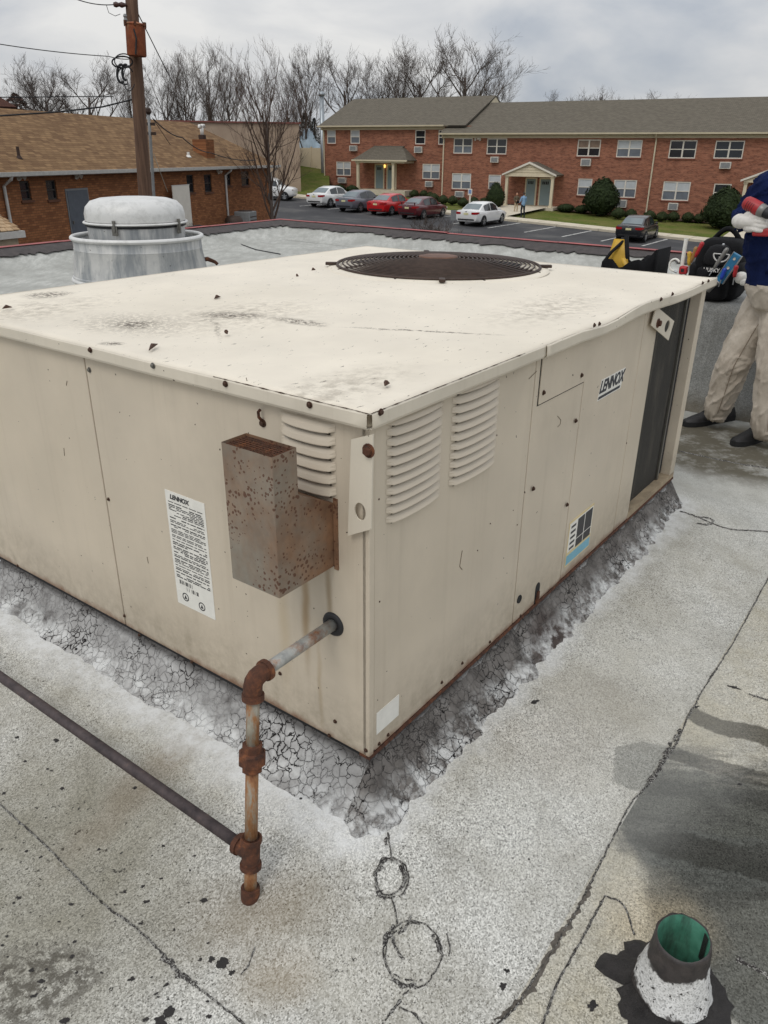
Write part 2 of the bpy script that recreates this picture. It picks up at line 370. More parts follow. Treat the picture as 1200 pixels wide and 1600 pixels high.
# --- laps, tar seams and tar marks on the deck
def ribbon(name, pts, w, mat, z=.004, jag=.5, seed=1, step=.012, closed=False, gaps=0.0):
    pts = [on_roof(*p) if len(p) == 2 else Vector(p) for p in pts]
    if closed: pts = pts + [pts[0]]
    dense = []; step = min(step, .005)
    for i in range(len(pts)-1):
        a, b = pts[i], pts[i+1]; p0 = pts[i-1] if i else (pts[-2] if closed else a*2-b); p3 = pts[i+2] if i+2 < len(pts) else (pts[1] if closed else b*2-a)
        n = max(1, int((b-a).length/step))
        for k in range(n):
            q = k/n; dense.append(((a*2) + (b-p0)*q + (p0*2-a*5+b*4-p3)*q*q + (a*3-p0-b*3+p3)*q**3)*.5)
    dense.append(pts[-1]); L, Rr, m = [], [], MB()
    for i, q in enumerate(dense):
        T = (dense[min(i+1, len(dense)-1)]-dense[max(0, i-1)]).normalized(); nn = Vector((-T.y, T.x, 0))
        k = i*step
        ww = w*(1 + jag*(.9*fbm((k*9, seed, 1), 3) + 1.2*fbm((k*70, seed, 2), 3))); ww = max(w*.10, ww)
        off = nn*(w*jag*(.8*fbm((k*7, seed, 7), 3) + .7*fbm((k*60, seed, 8), 3)))
        hz0 = roof_z(q) + (.0014 if roof_z(q) > 0 else 0); L.append(flat(q+nn*ww*.5+off, .0006+hz0)); Rr.append(flat(q-nn*ww*.5+off, .0006+hz0))
    C = [flat((a+b)*.5, z+a.z) for a, b in zip(L, Rr)]
    for i in range(len(dense)-1):
        if fbm((i*step*55, seed, 31), 3) > .62-gaps*2: continue
        m.add([L[i], C[i], Rr[i], L[i+1], C[i+1], Rr[i+1]], [(0, 1, 4, 3), (1, 2, 5, 4)])
    return m.build(name, mat, roof)
ribbon('lap_seam', [(-60, 1205), (0, 1258), (75, 1325), (150, 1402), (205, 1445), (255, 1492), (300, 1535), (370, 1592), (420, 1640)], .0042, M_TARTHIN, jag=.8, seed=2)
ribbon('lap_seam', [(255, 1492), (280, 1517), (305, 1538)], .013, M_TARTHIN, jag=.9, seed=5)
ribbon('lap_seam', [(1240, 850), (1200, 905), (1145, 1005), (1088, 1095), (1055, 1165), (1020, 1215), (985, 1258), (960, 1305), (925, 1375), (900, 1425), (860, 1490), (815, 1560), (770, 1610)], .005, M_TARTHIN, jag=.7, seed=9)
ribbon('lap_seam', [(1063, 1140), (1040, 1180), (1012, 1222)], .012, M_TARTHIN, jag=.8, seed=11)
ribbon('lap_seam', [(922, 1385), (905, 1418), (880, 1455), (850, 1510), (820, 1555), (760, 1612)], .011, plain('lap_bitumen', s2l(104, 98, 90), .9, 0, .4, 60, .8), jag=.9, seed=12)
ribbon('lap_seam', [(945, 1400), (905, 1475), (870, 1540), (848, 1600), (835, 1640)], .005, M_TARTHIN, jag=.8, seed=13)
ribbon('lap_seam', [(945, 1400), (975, 1415), (992, 1462)], .0035, M_TARTHIN, jag=.9, seed=14, gaps=.1)
ribbon('lap_seam', [(1062, 800), (1130, 825), (1200, 832), (1280, 842)], .007, M_TARTHIN, jag=.8, seed=15, gaps=.05)
ribbon('lap_seam', [(1060, 705), (1140, 722), (1220, 735)], .012, M_TARTHIN, jag=.8, seed=16, gaps=.1)
ribbon('lap_seam', [(1170, 1085), (1215, 1100)], .007, M_TARTHIN, jag=.9, seed=17)
ribbon('lap_seam', [(1150, 1500), (1190, 1520), (1230, 1560)], .010, M_TARTHIN, jag=1, seed=18)
def loop(name, c, rx, ry, w, seed, n=28, gaps=.1, tilt=0):
    pts = []
    for k in range(n):
        a = 2*math.pi*k/n; q = 1 + .12*fbm((math.cos(a)*1.5, math.sin(a)*1.5, seed), 3)
        pts.append((c[0]+rx*q*math.cos(a+tilt), c[1]+ry*q*math.sin(a+tilt)))
    return ribbon(name, pts, w, M_TARTHIN, jag=.85, seed=seed, closed=True, gaps=gaps, step=.006)
loop('tar_mark', (612, 1374), 26, 31, .0042, 21, gaps=.14); loop('tar_mark', (643, 1492), 46, 50, .0032, 22, gaps=.16); loop('tar_mark', (646, 1490), 43, 46, .0022, 43, gaps=.26)
for k, pts in enumerate((((590, 1362), (597, 1347), (607, 1342)), ((588, 1380), (592, 1398), (603, 1404)), ((600, 1478), (606, 1462), (618, 1450)), ((612, 1530), (630, 1541), (650, 1542)), ((676, 1462), (686, 1478), (689, 1496)), ((630, 1396), (640, 1400)), ((604, 1310), (606, 1322)))): ribbon('tar_mark', pts, .009, M_TARTHIN, jag=1.3, seed=50+k, gaps=.12)
loop('tar_mark', (607, 1371), 22, 29, .004, 24, gaps=.25)
ribbon('tar_mark', [(606, 1302), (610, 1330), (612, 1346)], .004, M_TARTHIN, seed=23, jag=.9)
ribbon('tar_mark', [(612, 1404), (618, 1425), (620, 1445)], .0035, M_TARTHIN, seed=25, jag=.9)
ribbon('tar_mark', [(628, 1352), (634, 1375), (626, 1392)], .008, M_TARTHIN, seed=26, jag=1)
ribbon('tar_mark', [(642, 1432), (632, 1452), (615, 1470), (625, 1492), (632, 1500)], .0045, M_TARTHIN, seed=27, jag=1, gaps=.25)
ribbon('tar_mark', [(698, 1460), (703, 1482), (700, 1500)], .003, M_TARTHIN, seed=28, jag=1, gaps=.2)
ribbon('tar_mark', [(642, 1542), (620, 1570), (600, 1600), (585, 1640)], .0045, M_TARTHIN, seed=29, jag=1, gaps=.15)
ribbon('tar_mark', [(624, 1575), (650, 1585), (664, 1605)], .004, M_TARTHIN, seed=30, jag=1)
def splat(px, py, r, seed, name='tar_spot', el=1.0, ang=0, m=None):
    c = on_roof(px, py); mb = MB(); n = 18; vs = [flat(c, .0025+c.z)]
    for k in range(n):
        a = 2*math.pi*k/n; q = r*(1 + .75*fbm((math.cos(a)*1.6, math.sin(a)*1.6, seed*1.7), 4)); q = max(q, r*.25)
        x, y = q*math.cos(a)*el, q*math.sin(a)
        vs.append(flat(c + Vector((x*math.cos(ang)-y*math.sin(ang), x*math.sin(ang)+y*math.cos(ang), 0)), .0016+c.z))
    mb.add(vs, [(0, k+1, (k+1) % n+1) for k in range(n)]); return mb.build(name, m or M_TAR, roof, smooth=True)
for k, (px, py, r, el, an) in enumerate(((347, 1505, .022, 1.3, .2), (330, 1500, .012, 1, 0), (362, 1520, .01, 1, 0), (90, 1157, .012, 1.6, .5), (212, 1231, .009, 1.7, .4), (263, 1582, .016, 1.2, 1), (250, 1597, .02, 1.1, .3),
        (834, 1097, .013, 2.2, .3), (786, 1541, .011, 1.2, 1), (792, 1518, .008, 1.2, 1), (730, 1300, .004, 1, 0), (826, 1343, .005, 1, 0), (1088, 1105, .008, 2, .4), (1156, 1226, .007, 1.4, .2), (926, 1572, .012, 1.9, .2), (1146, 1074, .012, 2.4, -.4),
        (470, 1248, .007, 1, 0), (320, 1406, .012, 1.4, .4), (256, 1322, .007, 1, 0), (98, 1232, .01, 1.2, .4), (6, 1240, .009, 1, 0), (155, 1328, .008, 1, 0), (75, 1202, .007, 1.4, 0), (28, 1152, .009, 1.4, .6), (40, 1190, .008, 1.5, .3), (102, 1595, .01, 1.6, .2))):
    splat(px, py, r*.58, k+2, 'tar_spot', el, an)
rs = random.Random(5)
for k in range(46):
    px = rs.uniform(0, 330); py = rs.uniform(1330, 1600)
    splat(px, py, rs.uniform(.0015, .0042), 90+k, 'tar_spot', rs.uniform(1, 2), rs.uniform(-.5, .8))
ribbon('tar_mark', [(398, 1482), (388, 1510), (376, 1524)], .004, M_TARTHIN, seed=33, jag=1)
ribbon('tar_mark', [(1085, 808), (1112, 812), (1110, 820), (1088, 818)], .012, M_TARTHIN, seed=34, jag=.9, gaps=.1)

# ================================================================== ROOFTOP UNIT
u_rz = math.atan2(DR.y, DR.x)
unit = empty('rooftop_unit', UP0, u_rz)
tag(unit, 'large beige rooftop air conditioning unit with louvred panels and round fan guard', 'air conditioner')
PAINT = s2l(204, 192, 173)
def paint_mat(name, base, top=False, rust=True):
    t = newmat(name); n1 = t.noise(3.0, 5, .6); n2 = t.noise(1.1, 3, .5)
    lo = tuple(c*.9 for c in base); hi = tuple(min(1, c*1.06) for c in base)
    col = t.ramp(n1, [(.3, lo), (.7, hi)])
    col = t.mix(t.ramp(n2, [(.45, 0.0), (.7, .25)]), col, tuple(c*f for c, f in zip(base, (.86, .84, .78))))
    if not top and not rust: pass
    elif not top:
        st = t.noise(1.0, 6, .7, t.vec((26, 26, .7)))          # faint run marks
        col = t.mix(t.ramp(st, [(.54, 0.0), (.76, .17)]), col, s2l(146, 132, 110))
        # runs of rust and soot below the flue hood and the pipe hole
        for (c, rx, rz, cc, amt) in (((0, .20, .58), .022, .24, (150, 122, 84), .8), ((0, .125, .64), .014, .16, (138, 116, 84), .75), ((0, .16, .36), .012, .22, (164, 142, 108), .5), ((0, .275, .50), .03, .3, (182, 164, 132), .5)):
            mp = t.n.new('ShaderNodeMapping'); mp.vector_type = 'TEXTURE'; mp.inputs['Location'].default_value = c; mp.inputs['Scale'].default_value = (.1, rx, rz)
            t.l.new(t.vadd(t.tc.outputs['Object'], t.noise(9, 4, .6, out='Color'), .02), mp.inputs['Vector'])
            ln = t.n.new('ShaderNodeVectorMath'); ln.operation = 'LENGTH'; t.l.new(mp.outputs[0], ln.inputs[0])
            col = t.mix(t.math('MULTIPLY', t.ramp(ln.outputs['Value'], [(0, 1.0), (1.2, 0.0)], 'EASE'), amt), col, s2l(*cc))
        dsep = t.n.new('ShaderNodeSeparateXYZ'); t.l.new(t.tc.outputs['Object'], dsep.inputs[0]); splash = t.ramp(t.math('ADD', dsep.outputs['Z'], t.math('MULTIPLY', t.noise(5, 6, .75), -.22)), [(HC-.08, 1.0), (HC+.10, 0.0)])
        col = t.mix(t.math('MULTIPLY', splash, t.ramp(t.noise(22, 5, .75), [(.35, .15), (.65, .6)])), col, s2l(140, 128, 108))
        smud = t.ramp(t.noise(1.0, 5, .7, t.vec((1.6, 1.6, 1.1), loc=(3, 3, 3))), [(.52, 0.0), (.70, .28)]); col = t.mix(smud, col, s2l(160, 150, 134))
        # rust creeping up from the bottom edge
        sep = t.n.new('ShaderNodeSeparateXYZ'); t.l.new(t.tc.outputs['Object'], sep.inputs[0])
        low = t.ramp(t.math('ADD', sep.outputs['Z'], t.math('MULTIPLY', t.noise(7, 5, .7), -.075)), [(HC-.035, 1.0), (HC-.012, 0.0)])
        col = t.mix(t.math('MULTIPLY', low, .8), col, s2l(112, 72, 44))
        sp = t.math('GREATER_THAN', t.noise(60, 2, .5), .745); col = t.mix(sp, col, s2l(64, 52, 42))
    else:
        # worn, dirty top sheet: flecks, and grime caught along the crease
        n3 = t.noise(1, 5, .7, t.vec((26, 70, 1), rot=(0, 0, .35))); fl = t.math('GREATER_THAN', n3, .655)
        col = t.mix(t.math('MULTIPLY', fl, .75), col, s2l(92, 84, 72))
        warp = t.vadd(t.tc.outputs['Object'], t.noise(8, 4, .6, out='Color'), .05)
        for (a, b, w, amt) in (((300, 488), (430, 503), .085, 1.0), ((420, 500), (515, 513), .05, .95), ((520, 514), (805, 524), .014, .9), ((180, 502), (245, 510), .07, .95), ((30, 464), (120, 456), .09, .9), ((150, 536), (195, 538), .03, .9), ((100, 495), (330, 515), .2, .4), ((330, 485), (345, 535), .012, .55)):
            a = pT(*a); b = pT(*b); c = ((a[0]+b[0])/2+.025, (a[1]+b[1])/2+.025); L = math.hypot(a[0]-b[0], a[1]-b[1])/2
            m = t.blob(c, L*1.15, w, math.atan2(b[1]-a[1], b[0]-a[0]), .8, warp)
            m = t.math('MULTIPLY', m, t.ramp(t.noise(75, 4, .75), [(.43, 0.0), (.53, 1.0)]))
            col = t.mix(t.math('MULTIPLY', m, amt), col, s2l(88, 78, 66))
        for (p, rx, ry) in (((60, 480), .4, .25), ((380, 490), .4, .3), ((520, 600), .4, .15), ((850, 480), .5, .2)):
            c = pT(*p); col = t.mix(t.math('MULTIPLY', t.blob(c, rx, ry, 0, .9, warp), t.math('MULTIPLY', t.ramp(t.noise(30, 5, .7), [(.42, 0.0), (.68, 1.0)]), .75)), col, s2l(150, 140, 124))
    t.out(col, t.ramp(n1, [(.3, .36), (.7, .55)]) if not top else .6, 0, .45); t.bump(t.math('ADD', t.noise(2.6, 3, .5), t.math('MULTIPLY', t.noise(40, 3, .6), .05)), .30, .02); return t.m
M_PAINT = paint_mat('unit_paint', PAINT); M_TOP = paint_mat('unit_top_paint', s2l(225, 216, 199), True)
M_LOUV = paint_mat('unit_louver_paint', PAINT, rust=False); M_LIP = paint_mat('unit_lip_paint', s2l(212, 203, 186))
t = newmat('rust'); rn = t.noise(38, 5, .7)
t.out(t.ramp(rn, [(.3, s2l(46, 30, 24)), (.55, s2l(92, 56, 38)), (.75, s2l(140, 86, 50))]), .9); t.bump(rn, .6, .003); M_RUST = t.m
t = newmat('galvanized_rusty'); g1 = t.noise(30, 4, .6); g2 = t.noise(7, 6, .75)
t.out(t.mix(t.ramp(g2, [(.47, 0.0), (.62, 1.0)]), t.ramp(g1, [(.3, s2l(132, 134, 132)), (.7, s2l(182, 182, 176))]), t.ramp(g1, [(.3, s2l(112, 64, 34)), (.7, s2l(166, 112, 66))])), .6, .25); M_GALV = t.m
t = newmat('flue_metal'); g1 = t.noise(6, 5, .7); g3 = t.noise(3.2, 5, .7, t.vec((1, 1, .6))); dn = t.noise(9, 4, .7); sep = t.n.new('ShaderNodeSeparateXYZ'); t.l.new(t.tc.outputs['Object'], sep.inputs[0])
dots = t.math('MAXIMUM', t.math('LESS_THAN', t.voro(95, vec=t.vadd(t.tc.outputs['Object'], t.noise(60, 2, .5, out='Color'), .008)), t.ramp(dn, [(.32, .0), (.60, .40)])), t.math('LESS_THAN', t.voro(48), t.ramp(dn, [(.40, .0), (.66, .32)])))
c1 = t.ramp(g1, [(.3, s2l(128, 124, 114)), (.7, s2l(160, 155, 142))])
warm = t.math('ADD', t.math('MULTIPLY', sep.outputs['X'], 2.6), t.ramp(g3, [(.3, .55), (.7, 1.3)]))
c1 = t.mix(t.ramp(warm, [(.25, 0.0), (.75, .85)]), c1, t.ramp(t.noise(14, 4, .7), [(.3, s2l(104, 70, 46)), (.7, s2l(150, 108, 74))])); c1 = t.mix(t.math('MULTIPLY', dots, .85), c1, s2l(92, 58, 42))
t.out(c1, .65, .25); t.bump(t.noise(7, 3, .5), .25, .01); M_FLUE = t.m
M_BOLT = plain('bolt_rust', s2l(78, 56, 44), .7, .4, .4, 200); M_BOLTG = plain('bolt_grey', s2l(120, 118, 112), .5, .7, .2, 200)
M_LABEL = plain('label_white', s2l(228, 226, 218), .5, 0, .06, 30); M_INK = plain('label_ink', s2l(58, 58, 60), .6)
M_LOGO = plain('logo_ink', s2l(52, 54, 60), .5)

def fbox(mb, face, s0, s1, z0, z1, o0, o1):
    if face == 'L': mb.box(-o1, -o0, s0, s1, z0, z1)
    else: mb.box(s0, s1, -o1, -o0, z0, z1)
    return mb
Z0, Z1 = HC, ZT-.012
sL = (pL(133, 553)[0]+pL(195, 985)[0])/2
s1 = (pR(836, 549)[0]+pR(805, 966)[0])/2; s2 = (pR(915.5, 516)[0]+pR(880.5, 908)[0])/2
s3 = (pR(1005.5, 483)[0]+pR(963, 827)[0])/2; s4 = (pR(1030, 471.5)[0]+pR(985, 795.5)[0])/2
sc = UL-.058-.085; sp_ = UL-.055
# inner casing seen in the gaps
mb = MB(); mb.box(.022, s4+.002, .022, UW-.022, Z0+.004, Z1-.02); mb.box(s4, UL-.03, .30, UW-.022, Z0+.004, Z1-.02); mb.build('casing', plain('casing_dark', s2l(88, 78, 66), .8), unit)
g = .0022
left_panels = []
for (a, b) in ((.004, sL-g), (sL+g, UW)):
    left_panels.append(fbox(MB(), 'L', a, b, Z0+.004, Z1, -.018, 0).build('side_panel', M_PAINT, unit, bevel=.0025))
front_panels = []
for (a, b) in ((.022, s1-g), (s1+g, s2-g), (s2+g, s3-g), (s3+g, s4)):
    front_panels.append(fbox(MB(), 'R', a, b, Z0+.004, Z1, -.018, 0).build('front_panel', M_PAINT, unit, bevel=.0025))
fbox(MB(), 'R', .0, .0185, Z0+.004, Z1, -.016, .0035).build('corner_post', M_PAINT, unit, bevel=.002)
MB().box(UL-.058, UL, .0, .045, Z0+.02, Z1).build('corner_post', M_PAINT, unit, bevel=.003)
MB().box(UL-.02, UL, .046, UW, Z0+.004, Z1).build('end_panel', M_PAINT, unit, bevel=.003)
MB().box(.02, UL-.02, UW-.02, UW-.001, Z0+.004, Z1).build('rear_panel', M_PAINT, unit, bevel=.003)
# condenser coil in its recess
t = newmat('coil_fins'); w = t.n.new('ShaderNodeTexWave'); w.inputs['Scale'].default_value = 120; w.bands_direction = 'X'; t.l.new(t.vec(), w.inputs['Vector'])
cd = t.noise(1, 5, .7, t.vec((22, 22, 3.5))); t.out(t.mix(t.ramp(cd, [(.5, 0.0), (.75, .6)]), t.ramp(w.outputs['Fac'], [(.2, s2l(34, 33, 31)), (.8, s2l(70, 67, 62))]), s2l(104, 98, 88)), .7, .3); t.bump(w.outputs['Fac'], .5, .002)
coil = MB().box(s4+.001, sc, .035, .29, Z0+.03, Z1-.01).build('condenser_coil', t.m, unit)
MB().box(sc-.016, sc+.002, .026, .034, Z0+.03, Z1-.01).build('coil_edge', plain('coil_edge', s2l(120, 118, 112), .4, .8), unit)
MB().box(sc+.004, UL-.061, .045, .06, Z0+.03, Z1-.01).build('gap_dark_sheet', plain('gap_navy', s2l(34, 40, 54), .6), unit)  # navy sheet added to darken the gap between coil and post
MB().box(s4+.001, UL, .0, .3, Z0-.001, Z0+.028).build('bottom_rail', plain('rail_rusty', s2l(150, 134, 110), .7, 0, .35, 12), unit)
mb = MB(); mb.box(.004, UL, -.002, .03, Z0-.009, Z0+.002); mb.build('base_rail_and_shade', M_RUST, unit)
mb = MB(); mb.box(.006, .03, .031, UW, Z0-.016, Z0+.002); mb.box(UL-.03, UL+.001, .031, UW, Z0-.022, Z0+.002); mb.box(.031, UL-.031, UW-.03, UW, Z0-.022, Z0+.002)
mb.build('base_rail_and_shade', M_DARK, unit)  # near-black strips paint the shadow in the gap under these panels
# access hatch
h = [pR(847, 543), pR(915.5, 516), pR(906.5, 601), pR(841, 629)]
ha, hb, hz = s1+.03, s2-.004, (h[2][1]+h[3][1])/2
fbox(MB(), 'R', ha-.004, hb+.001, hz-.004, Z1-.03, -.001, .0006).build('hatch_gap', M_DARK, front_panels[1])
fbox(MB(), 'R', ha, hb, hz, Z1-.031, 0, .004).build('access_hatch', M_PAINT, front_panels[1], bevel=.0015)
# pressed louvres
def louver_mesh(w, hgt, d, face):
    m = MB(); n = 12; prof = ((0, 1.0), (.3, .88), (.72, .58), (1.0, .22), (.98, .15)); P = []; Q = []
    for i in range(n+1):
        s = i/n; e = min(1, math.sin(math.pi*min(max(s, .0), 1))**.35*1.02) if 0 < s < 1 else 0
        row = []
        for o, z in prof:
            out = o*d*e; zz = z*hgt if z > .5 else z*hgt + (1-e)*.25*hgt
            row.append((-out, s*w, zz) if face == 'L' else (s*w, -out, zz))
        P.append(row)
        zz = .15*hgt + (1-e)*.25*hgt; Q.append([row[-1], (-.05*d, s*w, .17*hgt+(1-e)*.25*hgt) if face == 'L' else (s*w, -.05*d, .17*hgt+(1-e)*.25*hgt), (-.0009, s*w, 0) if face == 'L' else (s*w, -.0009, 0)])
    m.grid(P); m.cur = 1; m.grid(Q[1:-1]); return m.mesh('louver', [M_LOUV, plain('louver_lip_shade', s2l(72, 62, 50), .9)], False)  # dark underside colour paints the shadow beneath each louvre lip
def louvers(face, sa, sb, ztop, pitch, n, parent, out=.015):
    me = louver_mesh(sb-sa, pitch*.97, out, face)
    for k in range(n):
        o = bpy.data.objects.new('louver', me); COL.objects.link(o); o.parent = parent
        z = ztop - (k+1)*pitch; o.location = (-.0006, sa, z) if face == 'L' else (sa, -.0006, z)
def span(f, a, b): return sorted((f(*a)[0], f(*b)[0]))
la, lb = span(pL, (440, 690), (525, 712)); louvers('L', la, lb, pL(440, 640)[1], .0285, 6, left_panels[0])
ca, cb = span(pR, (603, 740), (690, 700)); zt_ = pR(603, 655)[1]; zb_ = pR(603, 822)[1]; louvers('R', ca, cb, zt_, (zt_-zb_)/11, 11, front_panels[0])
da, db = span(pR, (703, 700), (776, 670)); zt_ = pR(703, 608)[1]; zb_ = pR(703, 762)[1]; louvers('R', da, db, zt_, (zt_-zb_)/11, 11, front_panels[0])
# top cover: two sheets meeting over seam s1, with bent-down lips
def lip_wave(u):
    w = 0
    if u > s1: w = .010*math.exp(-((u-1.45)/.22)**2) - .006*math.exp(-((u-1.15)/.15)**2) + .004*math.sin(u*9)*min(1, (u-s1)*3)
    return w
OV = .022
def sheet(u0, u1, dz, name):
    nu, nv = 70, 54; P = []
    for i in range(nu+1):
        u = u0+(u1-u0)*i/nu; row = []
        for j in range(nv+1):
            v = -OV + (UW+2*OV)*j/nv
            e = min(1, min(u+OV, UL+OV-u, v+OV, UW+OV-v)/.12)
            z = ZT + dz + e*(.006*fbm((u*2.2, v*2.2, 1), 3) + .008*math.sin(math.pi*min(1, max(0, v/UW)))*math.sin(math.pi*min(1, max(0, u/UL))) - .007*math.exp(-(((u-.12)*.9+(v-1.25)*.25)/.10)**2))
            if j == 0: z += lip_wave(u)
            row.append((u, v, z))
        P.append(row)
    o = MB().grid(P).build(name, M_TOP, unit, smooth=True); so = o.modifiers.new('s', 'SOLIDIFY'); so.thickness = .0015; so.offset = -1; return o
top1 = sheet(-OV, UL+OV, 0, 'top_sheet')
def lip(run, name, hgt=.033):
    P = []
    for (x, y, nx, ny, w) in run:
        P.append([(x, y, ZT+.001+w), (x+nx*.003, y+ny*.003, ZT-.003+w), (x+nx*.004, y+ny*.004, ZT-hgt+.006+w*.6), (x+nx*.001, y+ny*.001, ZT-hgt+w*.6), (x-nx*.012, y-ny*.012, ZT-hgt+.001+w*.6)])
    o = MB().grid(P).build(name, M_LIP, unit, auto=25); so = o.modifiers.new('s', 'SOLIDIFY'); so.thickness = .0012; return o
U = lambda n, a, b: [a+(b-a)*i/n for i in range(n+1)]
lip([(-OV, v, -1, 0, .0015*fbm((v*4, 1, 1), 2)) for v in U(40, -OV+.006, UW+OV)], 'top_lip')
lip([(u, -OV, 0, -1, .001*fbm((u*6, 1, 5), 2)) for u in U(24, -OV+.004, s1+.015)], 'top_lip')
lip([(u, -OV-.004, 0, -1, lip_wave(u) + .0015*fbm((u*12, 1, 9), 2)) for u in U(60, s1-.004, UL+OV)], 'top_lip')
lip([(UL+OV, v, 1, 0, 0) for v in U(8, -OV, UW+OV)], 'top_lip'); lip([(u, UW+OV, 0, 1, 0) for u in U(8, -OV, UL+OV)], 'top_lip')
# rust line on the worn corner edges
mb = MB(); mb.tube([(-OV-.001, v, ZT+.0012+.0012*fbm((v*9, 2, 2), 2)) for v in U(60, -OV, .42)], [max(.0003, .0013*fbm((v*40, 5, 2), 3)+.0006) for v in U(60, -OV, .42)], 5)
mb.tube([(u, -OV-.001, ZT+.0012) for u in U(60, -OV, .62)], [max(.0003, .0013*fbm((u*40, 7, 2), 3)+.0006) for u in U(60, -OV, .62)], 5); mb.build('worn_edge', M_BOLT, unit)
# bolts
def bolt_mesh(r=.0050, mat=None):
    m = MB(); m.lathe([(0, 0), (r*1.5, 0), (r*1.5, r*.25), (r, r*.3)], 14); m.lathe([(r, r*.3), (r, r*1.0), (r*.8, r*1.15), (0, r*1.15)], 6); return m.mesh('bolt', mat or M_BOLT)
BM, BG = bolt_mesh(), bolt_mesh(mat=M_BOLTG)
def bolt(face, px, py, me=None, out=.0, sc=1.0, parent=None):
    o = bpy.data.objects.new('bolt', me or BM); COL.objects.link(o); o.parent = parent or unit; o.scale = (sc,)*3
    if face == 'L': v, z = pL(px, py); o.location = (-out, v, z); o.rotation_euler = (0, R(-90), 0)
    else: u, z = pR(px, py); o.location = (u, -out, z); o.rotation_euler = (R(90), 0, 0)
    return o
for p in ((155, 544), (366, 596), (497, 628), (-20, 482)): bolt('L', *p, out=OV+.004)
bolt('L', 253, 568, BG, OV+.004)
bolt('R', 578, 640, out=OV+.004); bolt('R', 913, 506, out=OV+.008, sc=.9); bolt('R', 921, 504, out=OV+.008, sc=.9); bolt('R', 1019, 466, out=OV+.008); bolt('R', 1037, 458, out=OV+.008); bolt('R', 1086, 441, out=OV+.006); bolt('R', 1095, 438, out=OV+.006)
bolt('L', 140, 578, BG); 
for p in ((28, 884), (195, 962), (218, 992), (300, 1034), (524, 1127), (438, 1052), (170, 780), (116, 945), (572, 1172), (515, 1149)): bolt('L', *p, out=.0005, sc=.75)
for p in ((906.5, 586), (847, 613), (897.5, 657), (831, 763), (884, 788)): bolt('R', *p, out=.004)
for p in ((690, 1066), (813, 962), (722, 1036), (765, 1003), (606, 1148), (592, 1162)): bolt('R', *p, sc=.7)
for p in ((602, 647), (592, 780), (593, 940), (770, 577), (776, 680), (746, 860), (808, 820), (766, 818)): bolt('R', *p, sc=.3)
o = bolt('L', 411, 661, sc=1.3); v, z = pL(411, 658)
MB().tube([(-.002, v, z), (-.012, v, z+.012), (-.013, v, z+.024), (-.006, v, z+.028)], .0035, 6).build('hook', M_RUST, unit)
# round knockout, cable arch
u, z = pR(811, 936); m = MB(); m.lathe([(0, .0012), (.011, .0012), (.0135, .003), (.0145, 0)], 20, M=Matrix.Translation((u, 0, z)) @ Matrix.Rotation(R(90), 4, 'X')); m.build('knockout_plug', M_DARK, unit, smooth=True)
u, z = pR(839, 926); pts = [(-.016, -.035)] + [(.016*math.cos(a)*-1, .02+.018*math.sin(a)) for a in U(10, 0, math.pi)] + [(.016, -.035)]
MB().prism([(u+a, -.0012, z+b) for a, b in pts], (0, 0, 0), (0, .01, 0)).build('cable_opening', M_DARK, unit)
MB().tube([(u-.004, -.003, z-.035), (u-.003, -.006, z-.01), (u+.004, -.002, z+.006)], .006, 6).build('cable', M_RUST, unit)
# spec label on the left panel
c = [pL(258.5, 763), pL(321.5, 789), pL(335.5, 967), pL(278, 941)]
va, vb = (c[1][0]+c[2][0])/2, (c[0][0]+c[3][0])/2; za, zb = (c[2][1]+c[3][1])/2, (c[0][1]+c[1][1])/2
lab = fbox(MB(), 'L', va, vb, za, zb, 0, .0012).build('specification_label', M_LABEL, left_panels[0])
lab['label'] = 'tall white specification label with small print'
ink = MB(); rl = random.Random(3); zz = zb-.030; W = vb-va
while zz > za+.085:
    hh = rl.choice((.0022, .0022, .003)); x = va+W*.06
    while x < vb-W*.08:
        L = rl.uniform(.008, .03); L = min(L, vb-W*.06-x)
        if rl.random() < .86: fbox(ink, 'L', vb+va-x-L, vb+va-x, zz-hh, zz, .0012, .0016)
        x += L+.004
    zz -= hh+rl.choice((.0024, .0024, .0024, .006))
for k in range(26):
    if rl.random() < .6: fbox(ink, 'L', vb-W*.12-k*.0022-.0013, vb-W*.12-k*.0022, za+.068, za+.080, .0012, .0016)
    if rl.random() < .6: fbox(ink, 'L', vb-W*.30-k*.0022-.0013, vb-W*.30-k*.0022, za+.052, za+.064, .0012, .0016)
for (cv, cz) in ((vb-W*.24, za+.030), (va+W*.33, za+.024)):
    M = Matrix.Translation((-.0014, cv, cz)) @ Matrix.Rotation(R(-90), 4, 'Y')
    ink.lathe([(.010, 0), (.010, .0003), (.0132, .0003), (.0132, 0)], 24, M=M)
    ink.add([(-.0018, cv-.006, cz-.006), (-.0018, cv+.006, cz-.006), (-.0018, cv, cz+.007)], [(0, 1, 2)])
ink.build('small_print', M_INK, lab)
ML = Matrix(((0, 0, -1, -.0016), (-1, 0, 0, vb-W*.36), (0, 1, 0, zb-.016), (0, 0, 0, 1)))
text_mesh('lettering', 'LENNOX', .018, M_INK, lab, ML, shear=.2, bold=.0006)
